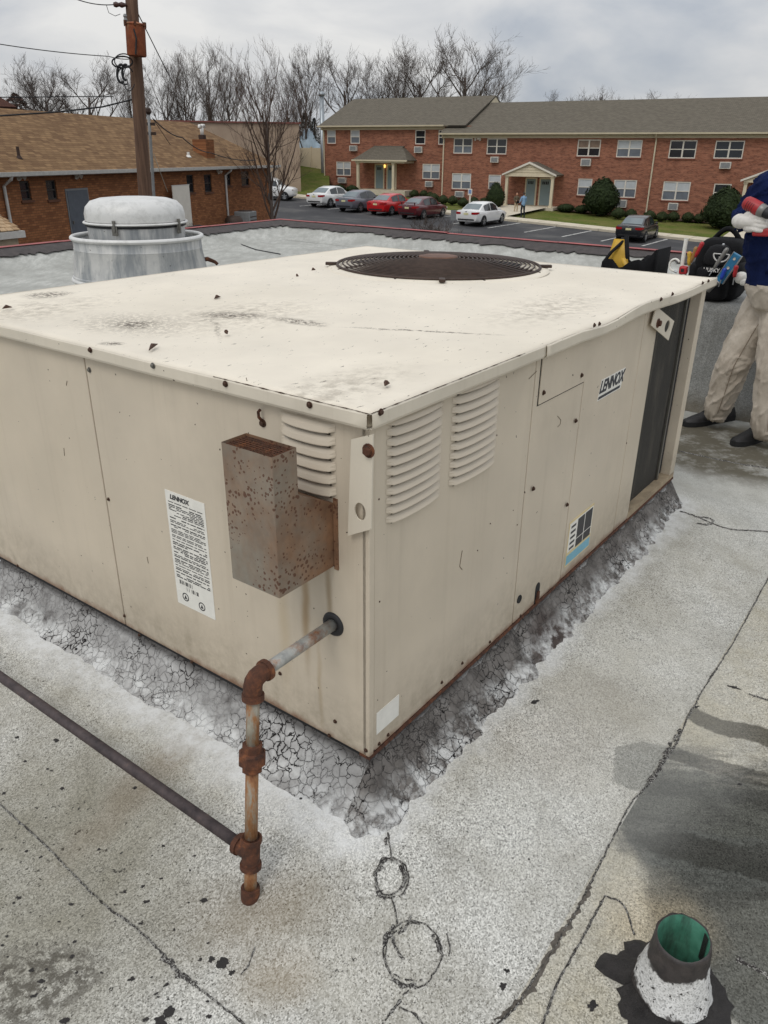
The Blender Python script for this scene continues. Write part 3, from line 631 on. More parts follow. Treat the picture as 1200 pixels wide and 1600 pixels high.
# logo sticker on the right side
c = [pR(936, 595), pR(976, 577), pR(972, 604), pR(932.6, 628)]
ua, ub = c[3][0], c[2][0]+.002; za, zb = (c[3][1]+c[2][1])/2, (c[0][1]+c[1][1])/2
stk = MB().prism([(ua, -.001, za), (ub-.02, -.001, za), (ub+.004, -.001, zb+.002), (ua+.016, -.001, zb+.002)], (0, 0, 0), (0, .001, 0)).build('logo_sticker', M_LABEL, front_panels[2]); stk['label'] = 'white sticker with slanted dark LENNOX lettering'
MR = Matrix(((1, 0, 0, (ua+ub)/2-.002), (0, 0, -1, -.0016), (0, 1, 0, (za+zb)/2+.008), (0, 0, 0, 1)))
text_mesh('lettering', 'LENNOX', .056, M_LOGO, stk, MR, shear=.35, bold=.0016, sx=(ub-ua)*.84/.205)
MB().prism([(ua+.004, -.0016, za+.004), (ub-.03, -.0016, za+.004), (ub-.026, -.0016, za+.013), (ua+.007, -.0016, za+.013)], (0, 0, 0), (0, .0005, 0)).build('underline', M_LOGO, stk)
# wiring notice and blank label
c = [pR(891, 816), pR(927, 784), pR(922, 845), pR(883, 890)]
ua, ub, za, zb = c[3][0]-.01, c[2][0]-.01, c[3][1]+.012, c[0][1]
nt = fbox(MB(), 'R', ua, ub, za, zb, 0, .0012).build('notice_label', plain('notice_cream', s2l(214, 196, 150), .5), front_panels[2])
m = MB(); fbox(m, 'R', ua+.004, ub-.004, za+.055, zb-.008, .0012, .0016); m.build('notice_panel', M_LABEL, nt)
m = MB()
for (a, b, e, f) in ((.34, .62, .50, .93), (.65, .95, .50, .93), (.34, .62, .30, .48), (.65, .95, .30, .48)): fbox(m, 'R', ua+(ub-ua)*a, ua+(ub-ua)*b, za+(zb-za)*e, za+(zb-za)*f, .0016, .002)
for k in range(5): fbox(m, 'R', ua+(ub-ua)*.08, ua+(ub-ua)*.27, za+(zb-za)*(.35+.12*k), za+(zb-za)*(.40+.12*k), .0016, .002)
m.build('print_block', M_INK, nt)
m = MB(); fbox(m, 'R', ua+.004, ub-.004, za+.006, za+.042, .0012, .0018); m.build('blue_band', plain('notice_blue', s2l(120, 176, 196), .5), nt)
c = [pR(588, 1115), pR(623, 1085), pR(621, 1118), pR(589, 1147)]
fbox(MB(), 'R', c[0][0], c[1][0], c[3][1], c[0][1], 0, .0012).build('blank_label', M_LABEL, front_panels[0])
# lifting brackets: flat plates with a big hole
def plate_with_hole(outline, hole, hr, thick, place, name, mat):
    m = MB(); n = 28; O = []
    cx, cz = hole
    for k in range(n):
        a = 2*math.pi*k/n; d = (math.cos(a), math.sin(a)); best = 9
        for (x1, z1), (x2, z2) in zip(outline, outline[1:]+outline[:1]):
            ex, ez = x2-x1, z2-z1; den = d[0]*ez-d[1]*ex
            if abs(den) < 1e-9: continue
            tt = ((x1-cx)*ez-(z1-cz)*ex)/den; ss = ((x1-cx)*d[1]-(z1-cz)*d[0])/den
            if tt > 0 and -1e-6 <= ss <= 1+1e-6: best = min(best, tt)
        O.append((cx+d[0]*best, cz+d[1]*best))
    extra = {}
    for (x, z) in outline:      # snap nearest ray end to each corner so corners stay sharp
        k = min(range(n), key=lambda k: (O[k][0]-x)**2+(O[k][1]-z)**2); O[k] = (x, z)
    I = [(cx+hr[0]*math.cos(2*math.pi*k/n), cz+hr[1]*math.sin(2*math.pi*k/n)) for k in range(n)]
    vs = [place(a, b, 0) for a, b in O]+[place(a, b, 0) for a, b in I]+[place(a, b, thick) for a, b in O]+[place(a, b, thick) for a, b in I]
    fs = []
    for k in range(n):
        j = (k+1) % n; fs += [(k, j, n+j, n+k), (2*n+k, 2*n+j, 3*n+j, 3*n+k), (k, j, 2*n+j, 2*n+k), (n+k, n+j, 3*n+j, 3*n+k)]
    m.add(vs, fs); return m.build(name, mat, unit)
t_br = paint_mat('bracket_paint', s2l(216, 207, 190))
vq = [pL(556, 684), pL(591, 676), pL(587.5, 824), pL(550, 834)]
br = plate_with_hole([(v*.97+.002, z) for v, z in vq], pL(569, 796), (.015, .02), .004, lambda a, b, c: (-.010-c, a, b), 'lifting_bracket', t_br)
o = bolt('L', 583, 701, out=.014, sc=2.0); o.name = 'bracket_bolt'; o.data = bolt_mesh(mat=M_RUST)
uq = [pR(1019, 478), pR(1047, 501), pR(1038, 531), pR(1011, 507.5)]
br = plate_with_hole(uq, pR(1036, 509), (.028, .022), .004, lambda a, b, c: (a, -.012-c, b), 'lifting_bracket', t_br)
o = bolt('R', 1021, 504, out=.016, sc=2.2); o.name = 'bracket_bolt'; o.data = bolt_mesh(mat=M_RUST)
# scratches and scuffs
M_SCR = plain('scratch', s2l(104, 92, 76), .8)
for face, pts in (('R', ((871, 650), (876, 656), (875, 663), (871, 667))), ('R', ((722, 860), (720, 872), (718, 885), (722, 890))), ('R', ((870, 912), (856, 922))), ('R', ((866, 918), (850, 930))), ('L', ((385, 590), (387, 598))), ('L', ((105, 595), (104, 602))), ('R', ((838, 580), (826, 592))), ('L', ((100, 700), (101, 712))), ('L', ((230, 870), (232, 880)))):
    P = [((-.0006, *pL(*p)) if face == 'L' else (pR(*p)[0], -.0006, pR(*p)[1])) for p in pts]; MB().tube(P, .0009, 5).build('scratch', M_SCR, unit)
# condenser fan and guard on top
fc = pT(690, 418); f_rad = .437
fc = ((pT(522, 417)[0]+pT(842, 424)[0])/2+.02, (pT(522, 417)[1]+pT(842, 424)[1])/2)
zf = ZT+.006
M_GUARD = plain('guard_wire', s2l(66, 52, 44), .6, .4, .3, 40)
m = MB(); m.lathe([(f_rad+.045, .0), (f_rad+.04, .006), (f_rad+.01, .010), (f_rad-.01, .008), (f_rad-.012, -.02)], 64, (fc[0], fc[1], ZT+.004)); m.build('fan_shroud_ring', M_TOP, unit, smooth=True)
m = MB(); m.lathe([(f_rad-.013, -.004), (.0, -.004)], 64, (fc[0], fc[1], zf)); m.build('fan_well', M_DARK, unit)
guard = MB().lathe([(f_rad+.004+.006*math.cos(a), .012+.006*math.sin(a)) for a in U(8, 0, 2*math.pi)], 64, (fc[0], fc[1], zf)).build('fan_guard', M_GUARD, unit, smooth=True)
nr = 19
for k in range(nr):
    r = f_rad - (k+1)*(f_rad-.075)/nr; zz = .014+.03*(1-(r/f_rad)**2)
    m = MB(); m.lathe([(r+.0035*math.cos(a), zz+.0035*math.sin(a)) for a in U(5, 0, 2*math.pi)], 48, (fc[0], fc[1], zf)); m.build('guard_ring', M_GUARD, guard, smooth=True)
for k in range(8):
    a = k*math.pi/4+.2; MB().tube([(fc[0]+r*math.cos(a), fc[1]+r*math.sin(a), zf+.009+.03*(1-(r/f_rad)**2)) for r in U(6, .06, f_rad+.02)], .004, 6).build('guard_spoke', M_GUARD, guard)
m = MB(); m.lathe([(.085, .03), (.085, .047), (.07, .05), (0, .051)], 32, (fc[0], fc[1], zf)); m.build('guard_hub', plain('hub_brown', s2l(104, 74, 58), .6, .3, .3, 30), guard, smooth=True)
blade = MB()
for k in range(4):
    a = k*math.pi/2; P = []
    for i in range(6):
        r = .08+.33*i/5; P.append([(fc[0]+r*math.cos(a+da), fc[1]+r*math.sin(a+da), zf-.002+dz*.001) for da, dz in ((-.3, 0), (0, 2.5), (.35, 5))])
    blade.grid(P)
blade.build('fan_blade', M_GUARD, unit)
for k, a in enumerate((R(128), R(-58), R(40), R(215))):
    c = (fc[0]+(f_rad+.03)*math.cos(a), fc[1]+(f_rad+.03)*math.sin(a))
    MB().box(-.025, .025, -.012, .012, 0, .012, Matrix.Translation((c[0], c[1], ZT+.013)) @ Matrix.Rotation(a, 4, 'Z')).build('guard_clip', M_GUARD, guard, bevel=.002)
# debris stuck to the top
for k, (px, py, L, a) in enumerate(((240, 546, .035, .6), (605, 605, .012, .2), (12, 484, .016, 0), (490, 424, .012, 0), (465, 434, .006, 0), (355, 524, .01, .9), (340, 468, .02, .3))):
    u, v = pT(px, py); MB().tube([(u-L*math.cos(a), v-L*math.sin(a), ZT+.006), (u, v+.003, ZT+.010), (u+L*math.cos(a), v+L*math.sin(a), ZT+.006)], [.001, .006, .001], 6).build('debris', M_BOLT, unit)

# flue hood on the left face: upright duct with a mesh top, boxed back to the panel
q = pL(517.5, 882); v1 = q[0]; zb0 = q[1]
zstep = pL(519, 785)[1]; D = .178; DB = .108
def fl_solve(px, py, depth):
    p = on_plane(px, py, UP0 - DR*depth, DR); w = uloc(p); return w.y, w.z
vL1, zt1 = fl_solve(347, 692, D); _, zb1 = fl_solve(361, 899, D); vR1, ztr = fl_solve(427, 715, D)
ztop_f = (zt1+ztr)/2; v0f, v1f = (fl_solve(434, 928, D)[0]+vR1)/2, (fl_solve(361, 899, D)[0]+vL1)/2
zb_f = zb0
flue = empty('flue_hood', (0, 0, 0)); flue.parent = unit
fl = MB()
pr = [(-D, zb_f), (-D, ztop_f), (-DB, ztop_f), (-DB, zstep+.055), (0.0, zstep), (0.0, zb_f)]
def side(v):
    return [(x, v, z) for x, z in pr]
n = len(pr); vs = side(v0f)+side(v1f)
fl.add(vs, [tuple(range(n)), tuple(range(n, 2*n))] + [(i, (i+1) % n, n+(i+1) % n, n+i) for i in range(n) if i not in (1,)])
bpy.data.objects.remove(flue)
flue = fl.build('flue_hood', M_FLUE, unit, bevel=.002); flue['label'] = 'rusty grey metal flue hood with a wire mesh top'
m = MB(); m.box(-D+.004, -DB-.004, v0f+.004, v1f-.004, zb_f+.01, ztop_f-.05); m.build('flue_liner', M_DARK, flue)
m = MB()
for k in range(15): v = v0f+.004+(v1f-v0f-.008)*k/14; m.tube([(-D+.002, v, ztop_f-.006), (-DB-.002, v, ztop_f-.006)], .0009, 4)
for k in range(8): x = -D+.004+(D-DB-.008)*k/7; m.tube([(x, v0f+.002, ztop_f-.005), (x, v1f-.002, ztop_f-.005)], .0009, 4)
m.build('wire_mesh', M_RUST, flue)
fbox(MB(), 'L', v0f-.012, v0f-.001, zb_f-.006, zstep+.012, 0, .004).build('mounting_flange', M_FLUE, flue)
fbox(MB(), 'L', v1f+.001, v1f+.012, zb_f-.006, zstep+.012, 0, .004).build('mounting_flange', M_FLUE, flue)
o = bolt('L', 517, 812, BG, .004, .9)

# ------------------------------------------------------------------ cracked mastic flashing round the curb
t = newmat('cracked_mastic'); wv = t.vadd(t.vadd(t.tc.outputs['Object'], t.noise(11, 3, .6, out='Color'), .06), t.noise(55, 3, .6, out='Color'), .016)
e1 = t.voro(40, 'DISTANCE_TO_EDGE', vec=wv); e2 = t.voro(84, 'DISTANCE_TO_EDGE', vec=wv)
wid = t.ramp(t.noise(5.5, 4, .6), [(.38, 0.0), (.66, .058)]); wid2 = t.ramp(t.noise(7.5, 3, .6, t.vec(loc=(4, 2, 1))), [(.52, 0.0), (.72, .045)])
cr = t.math('MAXIMUM', t.ramp(t.math('SUBTRACT', wid, e1), [(0.0, 0.0), (.012, 1.0)]), t.ramp(t.math('SUBTRACT', wid2, e2), [(0.0, 0.0), (.012, 1.0)])); cr = t.math('MULTIPLY', cr, t.ramp(t.noise(4.2, 4, .7, t.vec(loc=(3, 1, 9))), [(.30, .1), (.45, 1.0)]))
cn = t.noise(10, 5, .65); sep = t.n.new('ShaderNodeSeparateXYZ'); t.l.new(t.tc.outputs['Object'], sep.inputs[0])
rightside = t.ramp(t.math('SUBTRACT', sep.outputs['Y'], t.math('MULTIPLY', sep.outputs['X'], .0)), [(-.03+.5, 1.0), (.5, 0.0)])
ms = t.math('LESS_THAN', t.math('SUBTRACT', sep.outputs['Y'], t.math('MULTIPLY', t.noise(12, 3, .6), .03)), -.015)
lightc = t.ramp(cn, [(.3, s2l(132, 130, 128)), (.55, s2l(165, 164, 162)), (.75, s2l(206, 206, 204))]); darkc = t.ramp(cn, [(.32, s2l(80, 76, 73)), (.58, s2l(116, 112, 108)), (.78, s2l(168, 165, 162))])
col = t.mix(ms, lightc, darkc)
col = t.mix(t.ramp(t.noise(3.3, 5, .7, t.vec(loc=(2, 7, 1))), [(.58, 0.0), (.70, .75)]), col, s2l(58, 52, 50))
wet = t.blob((.93, -.10), .16, .16, 0, .35, wv); col = t.mix(t.math('MULTIPLY', wet, .8), col, s2l(72, 62, 58))
edge_in = t.ramp(sep.outputs['Z'], [(MZ+.012, 1.0), (MZ+.06, 0.0)]); col = t.mix(t.math('MULTIPLY', edge_in, t.ramp(t.noise(16, 5, .7), [(.42, 0.0), (.6, .9)])), col, s2l(214, 215, 213))
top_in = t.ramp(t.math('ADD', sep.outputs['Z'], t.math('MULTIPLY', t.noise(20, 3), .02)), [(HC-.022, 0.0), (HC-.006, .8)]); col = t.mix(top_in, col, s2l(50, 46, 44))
col = t.mix(cr, col, s2l(30, 28, 27)); t.out(col, .85, 0, .3)
t.bump(t.math('ADD', t.math('MULTIPLY', t.math('MINIMUM', e1, .12), 5.0), t.math('MULTIPLY', cn, .5)), .7, .006)
M_MASTIC = t.m
per = []; FW = 1.70
def toeL(v): return .115 + .022*fbm((v*3, 1, 0), 3) + .012*fbm((v*16, 4, 0), 3)
def toeR(u): return .115 + .03*fbm((u*2.6, 7, 0), 3) + .024*fbm((u*15, 9, 0), 3) - .03*max(0, (u-1.2)/1.2)
for v in U(170, FW, .02): per.append((Vector((.012, v, 0)), Vector((-1, 0, 0)), toeL(v)))
for k in range(1, 16):
    a = math.pi + (math.pi/2)*k/16; w = k/16; per.append((Vector((.012, .012, 0)), Vector((math.cos(a), math.sin(a), 0)), (toeL(.02)*(1-w)+toeR(.02)*w)*(1.0+.22*math.sin(w*math.pi)) + .02*fbm((w*5, 3, 3), 3)))
for u in U(230, .02, UL): per.append((Vector((u, .012, 0)), Vector((0, -1, 0)), toeR(u)))
for v in U(30, .02, FW): per.append((Vector((UL-.012, v, 0)), Vector((1, 0, 0)), .1))
for u in U(30, UL, .02): per.append((Vector((u, FW-.012, 0)), Vector((0, 1, 0)), .1))
for side_i, (p0, d0, t0) in enumerate([]): pass
G = []
for p, d, toe in per:
    row = []
    for k in range(9):
        s = k/8;  z = MZ + (HC-MZ-.004)*(1-s)**1.55 + .0025 if k < 8 else roof_z(UP0 + DR*(p+d*toe).x + DL*(p+d*toe).y) + .0005
        q = p + d*(toe*s + .012*(1-s)*0) 
        bmp = (.009*fbm((q.x*14, q.y*14, s*3), 3) + .006*abs(fbm((q.x*34, q.y*34, s*.6), 2)))*math.sin(math.pi*min(1, s*1.1))
        row.append((q.x, q.y, z+max(bmp, -.002)))
    G.append(row)
G.append(G[0])
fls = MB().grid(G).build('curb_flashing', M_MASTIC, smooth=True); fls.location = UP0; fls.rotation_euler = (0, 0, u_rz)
tag(fls, 'cracked grey mastic flashing sloping out from under the beige rooftop unit', 'flashing')

# ------------------------------------------------------------------ gas pipe (its riser leans a little away from the unit)
gv, gzh = pL(521, 975); GX = .262
gas = empty('gas_pipe', uw(-GX, gv, 0), u_rz)
tag(gas, 'rusty gas pipe with elbow, union and tee beside the beige unit', 'pipe')
t = newmat('black_iron'); bn = t.noise(24, 5, .7); t.out(t.ramp(bn, [(.3, s2l(52, 46, 48)), (.6, s2l(84, 74, 74)), (.8, s2l(112, 90, 80))]), .7, .2); t.bump(bn, .4, .002); M_IRON = t.m
t = newmat('pipe_streaked'); a1 = t.noise(1, 5, .7, t.vec((26, 26, 7))); t.out(t.ramp(a1, [(.35, s2l(110, 62, 34)), (.48, s2l(150, 108, 70)), (.58, s2l(150, 144, 130)), (.72, s2l(182, 176, 160))]), .7, .15); t.bump(a1, .4, .002); M_STREAK = t.m
gtop = Vector((0, 0, gzh-.03)); gbot = uloc(on_z(391, 1408, .012)) - Vector((-GX, gv, 0)); gbot.z = .012
gax = (gbot-gtop).normalized(); GLEN = (gbot-gtop).length
def gpt(s): return gtop + gax*s
def gs(py):          # distance down the riser that shows at photo row py
    lo, hi = 0.0, GLEN
    for _ in range(40):
        mid = (lo+hi)/2; w = gas_w @ gpt(mid); c = WM.transposed() @ (w-CAM_P)
        if c.y/c.z*FPX+CY < py: lo = mid
        else: hi = mid
    return lo
gas_w = Matrix.Translation(uw(-GX, gv, 0)) @ Matrix.Rotation(u_rz, 4, 'Z')
GM = Matrix.Translation(gtop) @ gax.to_track_quat('Z', 'Y').to_matrix().to_4x4()     # z runs down the riser
pr_ = .0142
MB().tube([(GX+.004, 0, gzh), (.03, 0, gzh)], pr_, 16).build('nipple', M_GALV, gas, smooth=True)
m = MB(); m.tube([(.045, 0, gzh), (.022, 0, gzh), (.012, 0, gzh-.002), (.004, 0, gzh-.008), (0, 0, gzh-.018), gpt(.02)], [.0205, .020, .0205, .0205, .0205, .020], 16)
m.tube([(.045, 0, gzh), (.034, 0, gzh)], .024, 16); m.tube([gpt(.006), gpt(.02)], .024, 16); m.build('elbow', M_RUST, gas, auto=40)
u0, u1, t0, t1, c0 = gs(1162), gs(1204), gs(1308), gs(1355), gs(1386)
for a, b in ((.01, u0+.003), (u1-.003, t0+.003), (t1-.003, c0+.003)): MB().tube([gpt(a), gpt(b)], pr_, 16).build('riser', M_STREAK, gas, smooth=True)
m = MB(); h = u1-u0
m.lathe([(pr_, u0), (.023, u0+.001), (.023, u0+h*.25), (.026, u0+h*.28)], 8, M=GM); m.lathe([(.026, u0+h*.26), (.0305, u0+h*.32), (.0305, u0+h*.70), (.026, u0+h*.76)], 8, M=GM); m.lathe([(.025, u0+h*.74), (.0225, u0+h*.78), (.0225, u0+h*.98), (pr_, u1)], 8, M=GM); m.build('union', M_RUST, gas)
tm = gpt((t0+t1)/2); m = MB(); m.tube([gpt(t0), gpt(t1)], .0205, 16); m.tube([tm, tm+Vector((0, .042, 0))], .0205, 16)
for a, b in ((gpt(t0), gpt(t0+.011)), (gpt(t1-.011), gpt(t1)), (tm+Vector((0, .031, 0)), tm+Vector((0, .043, 0)))): m.tube([a, b], .0245, 16)
m.build('tee', M_RUST, gas, auto=40)
m = MB(); m.lathe([(pr_, c0), (.0215, c0), (.0215, GLEN-.010)], 16, M=GM); m.lathe([(.0215, GLEN-.010), (.020, GLEN-.004), (.015, GLEN), (0, GLEN)], 16, M=GM); m.build('cap', M_RUST, gas, auto=40)
MB().tube([tm+Vector((0, .03, 0)), tm+Vector((0, 1.0, .0)), tm+Vector((0, 3.6, .01))], .0138, 16).build('supply_run', M_IRON, gas, smooth=True)
MB().box(tm.x-.06, tm.x+.06, 3.0, 3.12, .0, tm.z-.017).build('pipe_block', plain('pipe_block', s2l(110, 92, 70), .9), gas)
m = MB(); m.lathe([(pr_+.001, .004), (.023, .0065), (.029, .004), (.031, 0)], 28, M=Matrix.Translation((GX-.0004, 0, gzh)) @ Matrix.Rotation(R(-90), 4, 'Y')); m.build('grommet', plain('rubber_black', s2l(34, 34, 36), .6), gas, smooth=True)

# ------------------------------------------------------------------ tarred vent pipe in the foreground
vtop = on_z(1068, 1466, .17); vent = empty('vent_pipe', (vtop.x, vtop.y, 0))
tag(vent, 'short tarred vent pipe with green inside sticking up through the roof', 'vent pipe')
VR = .052
def rimz(a): return .17 + .006*math.sin(a+1) + .004*fbm((math.cos(a)*2, math.sin(a)*2, 3), 3)
P = []
for k in range(49):
    a = 2*math.pi*k/48; row = []
    for s in U(12, 0, 1):
        z = .03 + (rimz(a)-.03)*s; lump = .004*fbm((math.cos(a)*2.5, math.sin(a)*2.5, z*22), 3); r = VR*(1.06-.06*s) + .022*(1-s)**2 + lump
        row.append((r*math.cos(a), r*math.sin(a), z))
    row.append(((VR-.004)*math.cos(a), (VR-.004)*math.sin(a), rimz(a)+.001)); P.append(row)
t = newmat('vent_coating'); sep = t.n.new('ShaderNodeSeparateXYZ'); t.l.new(t.tc.outputs['Object'], sep.inputs[0])
zz = t.math('ADD', sep.outputs['Z'], t.math('MULTIPLY', t.math('SUBTRACT', t.noise(16, 4, .6), .5), .11))
tarc = t.ramp(t.noise(40, 4, .6), [(.3, s2l(38, 35, 35)), (.7, s2l(66, 60, 58))]); wc = t.ramp(t.voro(330, out='Color'), [(0, s2l(140, 140, 138)), (.5, s2l(206, 206, 204)), (1, s2l(226, 226, 224))])
wc = t.mix(t.math('GREATER_THAN', t.noise(70, 3, .7), .63), wc, s2l(50, 48, 46))
col = t.mix(t.ramp(zz, [(.108, 0.0), (.114, 1.0)]), t.mix(t.ramp(zz, [(.030, 0.0), (.036, 1.0)]), tarc, wc), tarc); t.out(col, .6); t.bump(t.noise(45, 4, .6), .5, .005)
MB().grid(P).build('coated_sleeve', t.m, vent, smooth=True)
m = MB(); P = [[((VR-.004)*math.cos(2*math.pi*k/40), (VR-.004)*math.sin(2*math.pi*k/40), z) for z in (rimz(2*math.pi*k/40)+.001, .09, .0)] for k in range(41)]; m.grid(P)
t = newmat('pipe_green'); gn = t.noise(1, 5, .7, t.vec((30, 30, 7))); t.out(t.mix(t.ramp(gn, [(.48, 0.0), (.66, .7)]), t.ramp(t.noise(20, 4, .6), [(.3, s2l(66, 126, 104)), (.7, s2l(104, 166, 142))]), s2l(60, 70, 62)), .5)
o = m.build('pipe_bore', t.m, vent, smooth=True)
m = MB(); m.lathe([(VR-.005, .02), (0, .02)], 32); m.build('bore_bottom', M_DARK, vent)
m = MB(); P = [[((VR-.0055)*math.cos(a), (VR-.0055)*math.sin(a), z) for z in (.172, .14, .10)] for a in U(5, R(-5), R(14))]; m.grid(P); m.build('bore_shade_strip', M_TAR, vent, smooth=True)  # dark strip paints the upright shadow on the right of the bore
P = []
for k in range(65):
    a = 2*math.pi*k/64; ro = .118*(1+.22*fbm((math.cos(a)*1.4, math.sin(a)*1.4, 5), 4)+.10*fbm((math.cos(a)*6, math.sin(a)*6, 2), 3)) + (.03 if abs(a-R(150)) < .25 else 0)
    P.append([((VR+.008+(ro-VR-.008)*s)*math.cos(a), (VR+.008+(ro-VR-.008)*s)*math.sin(a), max(.001, .034*(1-s)**1.6 + .004*(s < .95) + .007*fbm((math.cos(a)*4, math.sin(a)*4, s*3), 4)*math.sin(math.pi*s))) for s in U(8, 0, 1)])
P[-1] = P[0]
MB().grid(P).build('tar_collar', M_TAR, vent, smooth=True)

# ================================================================== THE NEIGHBOURHOOD: ground, lot, kerb, lawn
def gzc(x, y): return max(-6.0, min(-1.25, gz(x, y)))
t = newmat('lawn'); n1 = t.noise(.5, 5, .65); n2 = t.noise(7, 5, .75)
col = t.ramp(n2, [(.3, s2l(62, 76, 30)), (.55, s2l(92, 104, 44)), (.75, s2l(122, 122, 66))]); col = t.mix(t.ramp(n1, [(.42, 0.0), (.62, .7)]), col, s2l(116, 108, 66)); col = t.mix(t.ramp(t.noise(1.7, 5, .75), [(.5, 0.0), (.7, .5)]), col, s2l(56, 62, 30)); t.out(col, .95, 0, .1); t.bump(n2, .6, .05); M_LAWN = t.m
t = newmat('asphalt'); n1 = t.noise(.35, 5, .65); n2 = t.noise(24, 3, .6)
t.out(t.mix(.3, t.ramp(n1, [(.32, s2l(50, 50, 53)), (.52, s2l(70, 70, 72)), (.7, s2l(104, 102, 100))]), t.ramp(n2, [(.3, s2l(46, 46, 48)), (.7, s2l(96, 96, 96))])), t.ramp(n1, [(.3, .75), (.7, .95)]), 0, .15); M_ASPH = t.m
M_CONC = plain('concrete', s2l(196, 186, 166), .9, 0, .14, 1.5, .3); t = newmat('line_paint'); t.out(t.mix(t.ramp(t.noise(3.5, 5, .8), [(.46, 0.0), (.62, .85)]), s2l(198, 197, 192), s2l(92, 92, 92)), .9); M_LINE = t.m
M_MULCH = plain('mulch', s2l(64, 50, 40), .95, 0, .3, 3, .6)
xs = [-1500, -600, -250, -120] + [-80+10*i for i in range(20)] + [160, 300, 700, 1500]; ys = [-60, -20] + [10*i for i in range(15)] + [170, 230, 400, 800, 1600, 2600]
ground = struct(MB().grid([[(x, y, gzc(x, y)-.04) for y in ys] for x in xs]).build('ground', M_LAWN, smooth=True))
KD = Vector((.81, -.585, 0)).normalized(); KN = Vector((.585, .81, 0)).normalized()
K0 = on_ground(870, 354); K0.z = 0
def kp(s, o, dz=0): q = K0 + KD*s + KN*o; q.z = gz(q.x, q.y)+dz; return q      # s along the kerb, o towards the houses
def strip(name, s0, s1, o0, o1, dz, mat, parent=None, n=1):
    P = [[kp(s0+(s1-s0)*i/n, o0, dz), kp(s0+(s1-s0)*i/n, o1, dz)] for i in range(n+1)]
    return MB().grid(P).build(name, mat, parent)
lot = struct(strip('parking_lot', -75, 60, -62, 0, 0, M_ASPH))
m = MB(); 
for i in range(45):
    a, b = -75+3*i, -75+3*i+2.98
    m.add([kp(a, 0), kp(b, 0), kp(a, 0, .14), kp(b, 0, .14), kp(a, .16, .15), kp(b, .16, .15)], [(0, 1, 3, 2), (2, 3, 5, 4)])
kerb = struct(m.build('kerb', M_CONC))
m = MB()
for i in range(90):
    a = -75+1.5*i; m.add([kp(a, .17, .15), kp(a+1.47, .17, .15), kp(a+1.47, 1.55, .155), kp(a, 1.55, .155)], [(0, 1, 2, 3)])
struct(m.build('sidewalk', M_CONC))
def kloc(px, py): q = on_ground(px, py); q.z = 0; q -= K0; return q.dot(KD), q.dot(KN)
lines = []
for (a, b) in (((806, 366), (853, 356.5)), ((866, 372.5), (912, 363)), ((929, 380), (960, 371.5)), ((995, 387), (1033, 376)), ((745, 360), (797, 350))):
    s_, o_ = kloc(*a); s2_, o2_ = kloc(*b); sm = (s_+s2_)/2
    lines.append(strip('parking_line', sm-.07, sm+.07, -4.9, -.25, .006, M_LINE, lot))
for k in range(1, 7): strip('parking_line', lines and kloc(771, 355)[0]-2.75*k-.07, kloc(771, 355)[0]-2.75*k+.07, -4.9, -.25, .006, M_LINE, lot)
# grassy bank rising at the left toward the fence
P = []
for px in U(12, 380, 515):
    row = []
    for k in U(8, 0, 1): r = 71+18.5*k; q = at_dist(px, 300, r); z0_ = gz(q.x, q.y)-.03; zt_ = at_dist(470, 257.5, 89).z; row.append((q.x, q.y, z0_*(1-k**1.1)+zt_*k**1.1))
    P.append(row+[(row[-1][0], row[-1][1]+30, row[-1][2])])
struct(MB().grid(P).build('lawn_bank', M_LAWN, smooth=True))

# ================================================================== APARTMENT BUILDING
t = newmat('apartment_brick'); br = t.n.new('ShaderNodeTexBrick'); t.l.new(t.vec((1, 1, 1), rot=(R(90), 0, 0)), br.inputs['Vector'])
br.inputs['Scale'].default_value = 1.0; br.inputs['Brick Width'].default_value = .22; br.inputs['Row Height'].default_value = .075; br.inputs['Mortar Size'].default_value = .007
br.inputs['Color1'].default_value = (*s2l(154, 98, 75), 1); br.inputs['Color2'].default_value = (*s2l(122, 74, 58), 1); br.inputs['Mortar'].default_value = (*s2l(156, 126, 108), 1)
bn = t.noise(1, 5, .75, t.vec((.8, .8, 3.6))); bn2 = t.noise(1, 5, .75, t.vec((2.0, 2.0, 8)))
col = t.mix(t.ramp(bn, [(.45, 0.0), (.62, .65)]), br.outputs['Color'], s2l(174, 121, 97)); col = t.mix(t.ramp(bn2, [(.48, 0.0), (.64, .75)]), col, s2l(96, 62, 52)); t.out(col, .9, 0, .2); M_BRICK = t.m
def shingles(name, c1, c2, c3, rw=.28, rh=.14):
    t = newmat(name); b = t.n.new('ShaderNodeTexBrick'); t.l.new(t.tc.outputs['UV'], b.inputs['Vector'])
    b.inputs['Brick Width'].default_value = rw; b.inputs['Row Height'].default_value = rh; b.inputs['Mortar Size'].default_value = .012; b.inputs['Scale'].default_value = 1.0; b.inputs['Bias'].default_value = .1
    b.inputs['Color1'].default_value = (*c1, 1); b.inputs['Color2'].default_value = (*c2, 1); b.inputs['Mortar'].default_value = (*c3, 1)
    n = t.noise(.9, 5, .7); n2 = t.noise(5, 4, .7)
    col = t.mix(t.ramp(n, [(.4, 0.0), (.75, .4)]), b.outputs['Color'], tuple(x*.72 for x in c1)); col = t.mix(t.ramp(n2, [(.4, 0.0), (.7, .45)]), col, tuple(min(1, x*1.25) for x in c2))
    t.out(col, .95, 0, .15); t.bump(b.outputs['Fac'], .3, .02); return t.m
M_SHG = shingles('grey_shingles', s2l(116, 110, 98), s2l(98, 92, 82), s2l(70, 66, 60)); M_SHT = shingles('tan_shingles', s2l(146, 118, 86), s2l(104, 80, 58), s2l(80, 60, 44), .34, .17)
M_TRIM = plain('cream_trim', s2l(206, 194, 168), .6, 0, .08, 2); M_WHITE = plain('white_trim', s2l(214, 208, 196), .5, 0, .06, 3)
